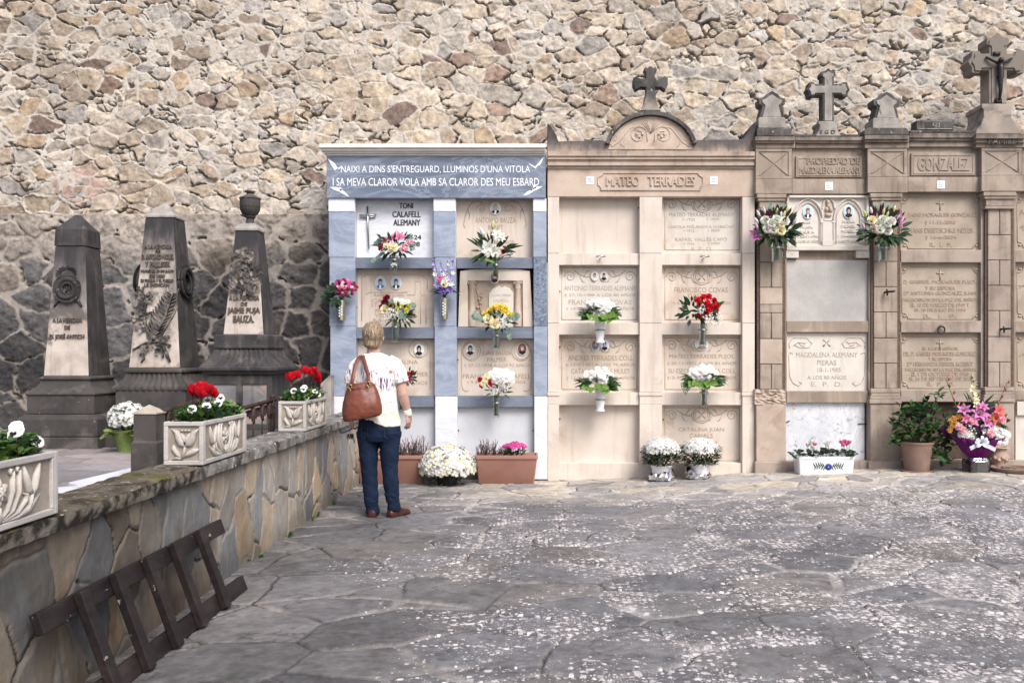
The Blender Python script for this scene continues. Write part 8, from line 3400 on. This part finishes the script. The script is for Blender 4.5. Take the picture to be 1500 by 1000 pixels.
# ---- hair: layered short cut, combed down
t = NT('blonde hair')
p = t.pos((170, 170, 14))
n1 = t.noise(p, 1, 4, .6, .3)
c = t.mix(t.ramp(n1, .3, .7), col(70, 56, 45), col(164, 144, 118))
c = t.mix(t.ramp(t.noise(t.pos((60, 60, 5)), 1, 3), .55, .75, 0, .7), c, col(206, 186, 156))
t.bump(n1, .7, .006)
M['hair'] = t.done(c, .5, .4)
mb = MB()
hx, hy, hz = hc.x, hc.y, hc.z
loft(mb, [((hx + .005, hy - .050, hz - .098), .050, .040), ((hx + .002, hy - .046, hz - .080), .066, .056), ((hx + .000, hy - .034, hz - .045), .072, .070), ((hx, hy - .020, hz), .079, .088),
          ((hx + .002, hy - .012, hz + .04), .081, .098), ((hx + .004, hy - .008, hz + .072), .076, .096), ((hx + .006, hy - .004, hz + .098), .060, .078), ((hx + .008, hy, hz + .118), .038, .046), ((hx + .008, hy, hz + .125), .012, .014)], 24)
for k in range(170):
    a = rnd.uniform(PI * .78, PI * 2.22)
    el = rnd.uniform(.1, 1.45)
    r0 = Vector((hx + .005, hy - .012, hz + .02))

    def pt(e_, k_=1.0):
        return r0 + Vector((.081 * math.cos(a) * math.cos(e_), .098 * math.sin(a) * math.cos(e_), .102 * math.sin(e_))) * k_
    a0 = a
    pts = [pt(el, 1.0), pt(el - .3, 1.05), pt(el - .62, 1.06), pt(el - .95, 1.015)]
    if min(q.z for q in pts) < hz - .105:
        continue
    mb.tube(pts, [.003, .0075, .0065, .002], 6)
hair = remesh(mb, .0034, 1)
part('hair', hair, M['hair'], woman, smooth=True)

# ---- top: white with a painted pattern
t = NT('patterned white jersey')
p = t.pos()
sx = t.n('SeparateXYZ')
t.put(sx.inputs[0], p)
base = col(226, 222, 218)
n_l = t.noise(t.pos((9, 9, 6)), 1, 4, .6, 1.0)
c = t.mix(t.ramp(n_l, .52, .66, 0, .65), base, col(196, 202, 222))
c = t.mix(t.ramp(t.noise(t.pos((12, 12, 9)), 1.0, 5, .65, 1.5), .56, .64, 0, .75), c, col(226, 196, 186))
c = t.mix(t.ramp(t.noise(t.pos((7, 7, 7)), 1.3, 5, .65, 1.5), .60, .68, 0, .7), c, col(228, 216, 168))
# dark painterly strokes in a band over the shoulder blades and on the sleeve
br = t.noise(t.pos((95, 95, 12)), 1.0, 3, .5, .4)
band = t.math('MULTIPLY', t.ramp(sx.outputs[2], 1.02, 1.10), t.ramp(sx.outputs[2], 1.30, 1.22))
msk = t.math('MULTIPLY', band, t.ramp(t.noise(t.pos((8, 8, 5)), 1.1, 3, .5, .8), .50, .58))
c = t.mix(t.math('MULTIPLY', msk, t.ramp(br, .5, .58)), c, col(92, 74, 116))
msk2 = t.math('MULTIPLY', band, t.ramp(t.noise(t.pos((10, 10, 7)), 1.6, 3, .5, .8), .54, .60))
c = t.mix(t.math('MULTIPLY', msk2, t.ramp(t.noise(t.pos((70, 70, 16)), 1, 3, .5, .6), .50, .58)), c, col(168, 78, 96))
c = t.mix(t.math('MULTIPLY', t.ramp(t.noise(t.pos((14, 14, 11)), 1.2, 4, .6, 1.8), .62, .66), .8), c, col(120, 130, 180))
low = t.ramp(sx.outputs[2], .98, .84)
c = t.mix(t.math('MULTIPLY', low, t.ramp(t.noise(t.pos((9, 9, 14)), 1.2, 5, .6, 1.2), .46, .60, 0, .7)), c, col(206, 194, 150))
t.bump(t.noise(t.pos((1, 1, 1)), 300, 2), .1, .002)
M['shirt'] = t.done(c, .8, .2)
mb = MB()
loft(mb, [(bodyp(547.5, 517, -.005), .066, .058), (bodyp(548, 520, -.003), .108, .076), (bodyp(549.5, 525), .152, .090), (bodyp(550.5, 533), .176, .100), (bodyp(551, 548), .178, .108), (bodyp(552, 565), .170, .110), (bodyp(553, 585), .164, .112),
          (bodyp(554, 600), .164, .116), (bodyp(556, 612), .170, .121), (bodyp(557.5, 619), .168, .122), (bodyp(561, 623), .150, .116)], 28)
mb.tube([bodyp(534, 530), bodyp(524, 535), bodyp(518, 548, -.002), bodyp(515, 562, -.004)], [(.070, .068), (.072, .068), (.068, .066), (.066, .066)], 16)
mb.tube([bodyp(568, 530), bodyp(578, 535), bodyp(584.5, 547, -.002), bodyp(588, 560, -.006)], [(.070, .068), (.072, .068), (.068, .066), (.066, .066)], 16)


def folds(amp, fx, fz, seed, diag=.0):
    def f(c_):
        a = c_[:, 0] * fx + diag * c_[:, 2] * fx
        b = c_[:, 2] * fz + c_[:, 1] * 3
        return amp * (np.abs(fbm(a, b, seed, 3) - .5) * -2 + .5) + amp * .6 * (fbm(a * 2.3, b * 1.7, seed + 9, 2) - .5)
    return f


shirt = remesh(mb, .0055, 3, folds(.010, 11, 5, 700, .5))
part('top', shirt, M['shirt'], woman, smooth=True)

# ---- jeans
t = NT('dark blue denim')
p = t.pos()
c = t.mix(t.ramp(t.noise(p, 7, 5, .6), .3, .7), col(14, 25, 45), col(24, 39, 64))
c = t.mix(t.ramp(t.noise(t.pos((18, 18, 4)), 1, 4, .6), .58, .72, 0, .4), c, col(38, 56, 84))
t.bump(t.noise(t.pos((1, 1, 1)), 420, 2), .25, .002)
M['denim'] = t.done(c, .85, .2)
mb = MB()
loft(mb, [(bodyp(554, 600), .155, .112), (bodyp(554, 612), .160, .116), (bodyp(555, 626), .178, .130), (bodyp(555, 638), .183, .130), (bodyp(555, 645), .172, .116)], 26)
loft(mb, [(bodyp(539.5, 632, 0), .098, .118), (bodyp(539.8, 645, .0), .088, .106), (bodyp(540, 662), .077, .088), (bodyp(540.5, 685), .066, .074), (bodyp(542, 705, -.004), .063, .070), (bodyp(543.5, 725, -.004), .057, .062), (bodyp(545, 742, -.002), .054, .060), (bodyp(546, 750, .004), .057, .070)], 22)
loft(mb, [(bodyp(570.5, 632, 0), .098, .118), (bodyp(570.5, 645, 0), .088, .106), (bodyp(570.5, 662), .077, .088), (bodyp(571, 685), .066, .074), (bodyp(572.5, 705, -.004), .063, .070), (bodyp(574.5, 722, -.004), .058, .064), (bodyp(576.5, 738, -.002), .055, .062), (bodyp(577.5, 746, .004), .058, .072)], 22)
jeans = remesh(mb, .0055, 3, lambda c_: folds(.010, 9, 9, 800, .9)(c_) + .010 * sstep(.35, .1, c_[:, 2]) * (fbm(c_[:, 0] * 6, c_[:, 2] * 26, 820, 3) - .5) * 2)
jn = part('jeans', jeans, M['denim'], woman, smooth=True)
M['denimseam'] = plain('denim seam', col(30, 46, 74), .9)
mb = MB()
for px in (534, 567):
    pts = [bodyp(px, 624, -.139), bodyp(px, 636, -.143), bodyp(px + 4.5, 640, -.142), bodyp(px + 9, 636, -.145), bodyp(px + 9, 624, -.142), bodyp(px, 624, -.139)]
    mb.tube(pts, .0025, 5)
part('back_pocket', mb, M['denimseam'], jn, smooth=True)

# ---- shoes
M['shoe'] = plain('brown leather shoe', col(70, 34, 30), .35, var=.2)
M['sole'] = plain('dark sole', col(48, 30, 28), .7)
for px, py, yaw, dx in ((546, 757, .10, -.012), (578, 755, -.55, .012)):
    o = bodyp(px, 757, .0)
    o.z = gz(o.x, o.y) + .008
    f = Vector((-math.sin(yaw), math.cos(yaw), 0))
    s_ = Vector((f.y, -f.x, 0))
    mb, mso = MB(), MB()
    rs, ro = [], []
    for l, w_, h_ in ((-.072, .018, .030), (-.066, .030, .048), (-.03, .037, .054), (.02, .037, .056), (.07, .041, .052), (.12, .044, .040), (.155, .038, .030), (.178, .020, .022), (.182, .006, .018)):
        c0 = o + f * l
        rs.append([c0 + s_ * (w_ * math.cos(a)) + Vector((0, 0, .016 + h_ * max(0, math.sin(a)) ** .7)) for a in [PI * i / 10 for i in range(11)]])
        ro.append([c0 + s_ * (w_ + .004) * q + Vector((0, 0, z_)) for q, z_ in ((1, .002), (1.02, .018), (-1.02, .018), (-1, .002))])
    mb.rings(rs)
    mso.rings(ro)
    sh = part('shoe', mb, M['shoe'], woman, smooth=True, angle=60)
    part('sole', mso, M['sole'], sh, smooth=True, angle=40)

# ---- white bandage on the wrist
mb = MB()
ax = (rw - re_).normalized()
c0 = rw - ax * .002
mb.tube([c0 - ax * .034, c0 - ax * .028, c0, c0 + ax * .020, c0 + ax * .024], [.031, .035, .034, .033, .029], 16)
M['bandage'] = plain('white bandage', col(226, 222, 204), .9, var=.05, bump=.3)
part('wristband', mb, M['bandage'], woman, smooth=True)

# ---- shoulder bag
t = NT('brown leather')
p = t.pos()
c = t.mix(t.ramp(t.noise(p, 6, 5, .6), .3, .7), col(92, 48, 37), col(118, 64, 48))
c = t.mix(t.ramp(t.noise(p, 16, 5, .6, .5), .6, .72, 0, .5), c, col(68, 36, 29))
t.bump(t.math('ADD', t.noise(p, 120, 4, .6), t.math('MULTIPLY', t.noise(p, 14, 4), 1.5)), .3, .006)
M['leather'] = t.done(c, .42, .45)
M['brass'] = plain('brass ring', col(190, 160, 104), .3, 1.0, .08)
yb_ = -.215
bagc = bodyp(537, 587, yb_)
bag = thing('shoulder_bag', 'brown leather tote bag hanging from the woman\u2019s left shoulder', 'handbag', (bagc.x, bagc.y, bagc.z - .16))
mb = MB()


def bag_ring(pl, pr, ty, yo, n=6):
    """ring across the bag between photo points pl and pr, half thickness ty"""
    a, b = bodyp(pl[0], pl[1], yb_ + yo), bodyp(pr[0], pr[1], yb_ + yo)
    ring = []
    m_ = 14
    for i in range(m_):
        u = i / (m_ - 1)
        q = a.lerp(b, u)
        ring.append(q + Vector((0, -ty * math.sin(PI * min(1, max(0, u))) ** .45, -.0)))
    for i in range(m_ - 2, 0, -1):
        u = i / (m_ - 1)
        q = a.lerp(b, u)
        ring.append(q + Vector((0, ty * math.sin(PI * u) ** .45 * .8, 0)))
    return ring


mb.rings([bag_ring((522, 561), (549, 555.5), .030, .03), bag_ring((517, 567), (556, 561), .045, .02), bag_ring((513, 576), (561, 571), .062, .01), bag_ring((510, 590), (565.5, 584), .074, .0), bag_ring((508.5, 604), (567, 597), .078, .0),
          bag_ring((509.5, 611), (566.5, 602), .074, .0), bag_ring((511.5, 615), (563, 605.5), .060, .0)])
bagm = remesh(mb, .006, 4, lambda c_: .010 * (fbm(c_[:, 0] * 9 + c_[:, 2] * 5, c_[:, 2] * 9 - c_[:, 0] * 4, 900, 3) - .5) * 2)
part('bag_body', bagm, M['leather'], bag, smooth=True)
mb = MB()


def strap(pts, w=.016):
    mb.tube([bodyp(a, b, y_) for a, b, y_ in pts], [(w, .004)] * len(pts), 8, up=(0, -1, 0))


strap([(524, 563, yb_ - .03), (524.5, 548, -.19), (526, 535, -.155), (528, 526, -.125), (530, 521.5, -.085), (531, 520, -.03), (531, 521.5, .05), (528, 530, .11), (520, 552, .12)])
strap([(549, 559, yb_ - .05), (546, 548, -.20), (541, 535, -.16), (537, 526, -.125), (534.5, 521, -.085), (534, 519.5, -.03), (534, 521, .05)])
part('shoulder_strap', mb, M['leather'], bag, smooth=True)
mb = MB()
for px, py in ((523.5, 564), (549, 560)):
    c0 = bodyp(px, py, yb_ - .055)
    mb.tube([c0 + Vector((.014 * math.cos(a), -.006, .018 * math.sin(a))) for a in [2 * PI * i / 14 for i in range(15)]], .0035, 6)
    mb.ball(c0 - Vector((0, .002, .03)), .007, 7, 5)
part('strap_ring', mb, M['brass'], bag, smooth=True)
mb = MB()
mb.tube([bodyp(510.5, 610, yb_ - .035), bodyp(525, 611, yb_ - .078), bodyp(545, 607, yb_ - .080), bodyp(566, 601.5, yb_ - .03)], .0035, 6)
mb.tube([bodyp(517, 568, yb_ - .020), bodyp(530, 567, yb_ - .045), bodyp(545, 564, yb_ - .045), bodyp(556, 561.5, yb_ - .015)], .003, 6)
part('seam', mb, plain('dark leather seam', col(92, 48, 38), .6), bag, smooth=True)

# ---- keys with a blue fob in her left hand
kc = bodyp(513.5, 632, .075)
keys = thing('keys', 'bunch of keys with a blue fob held in the woman\u2019s left hand', 'keys', (kc.x, kc.y, kc.z - .05))
mb = MB()
mb.tube([bodyp(513, 628, .06), bodyp(508, 631, .035), bodyp(500, 633.5, .02), bodyp(499, 634, .02)], [(.012, .006), (.013, .007), (.012, .007), (.004, .004)], 8)
part('fob', mb, plain('blue plastic fob', col(52, 88, 150), .35), keys, smooth=True)
mb = MB()
for dx in (-.012, .006, .02):
    a = bodyp(512, 635, .02) + Vector((dx, 0, 0))
    mb.tube([a, a + Vector((dx * .4, -.01, -.030))], [(.010, .002), (.006, .002)], 6)
    mb.tube([a + Vector((.010 * math.cos(q), 0, -.030 + .012 * math.sin(q))) for q in [2 * PI * i / 10 for i in range(11)]], .0035, 5)
part('key', mb, M['iron'], keys, smooth=True)
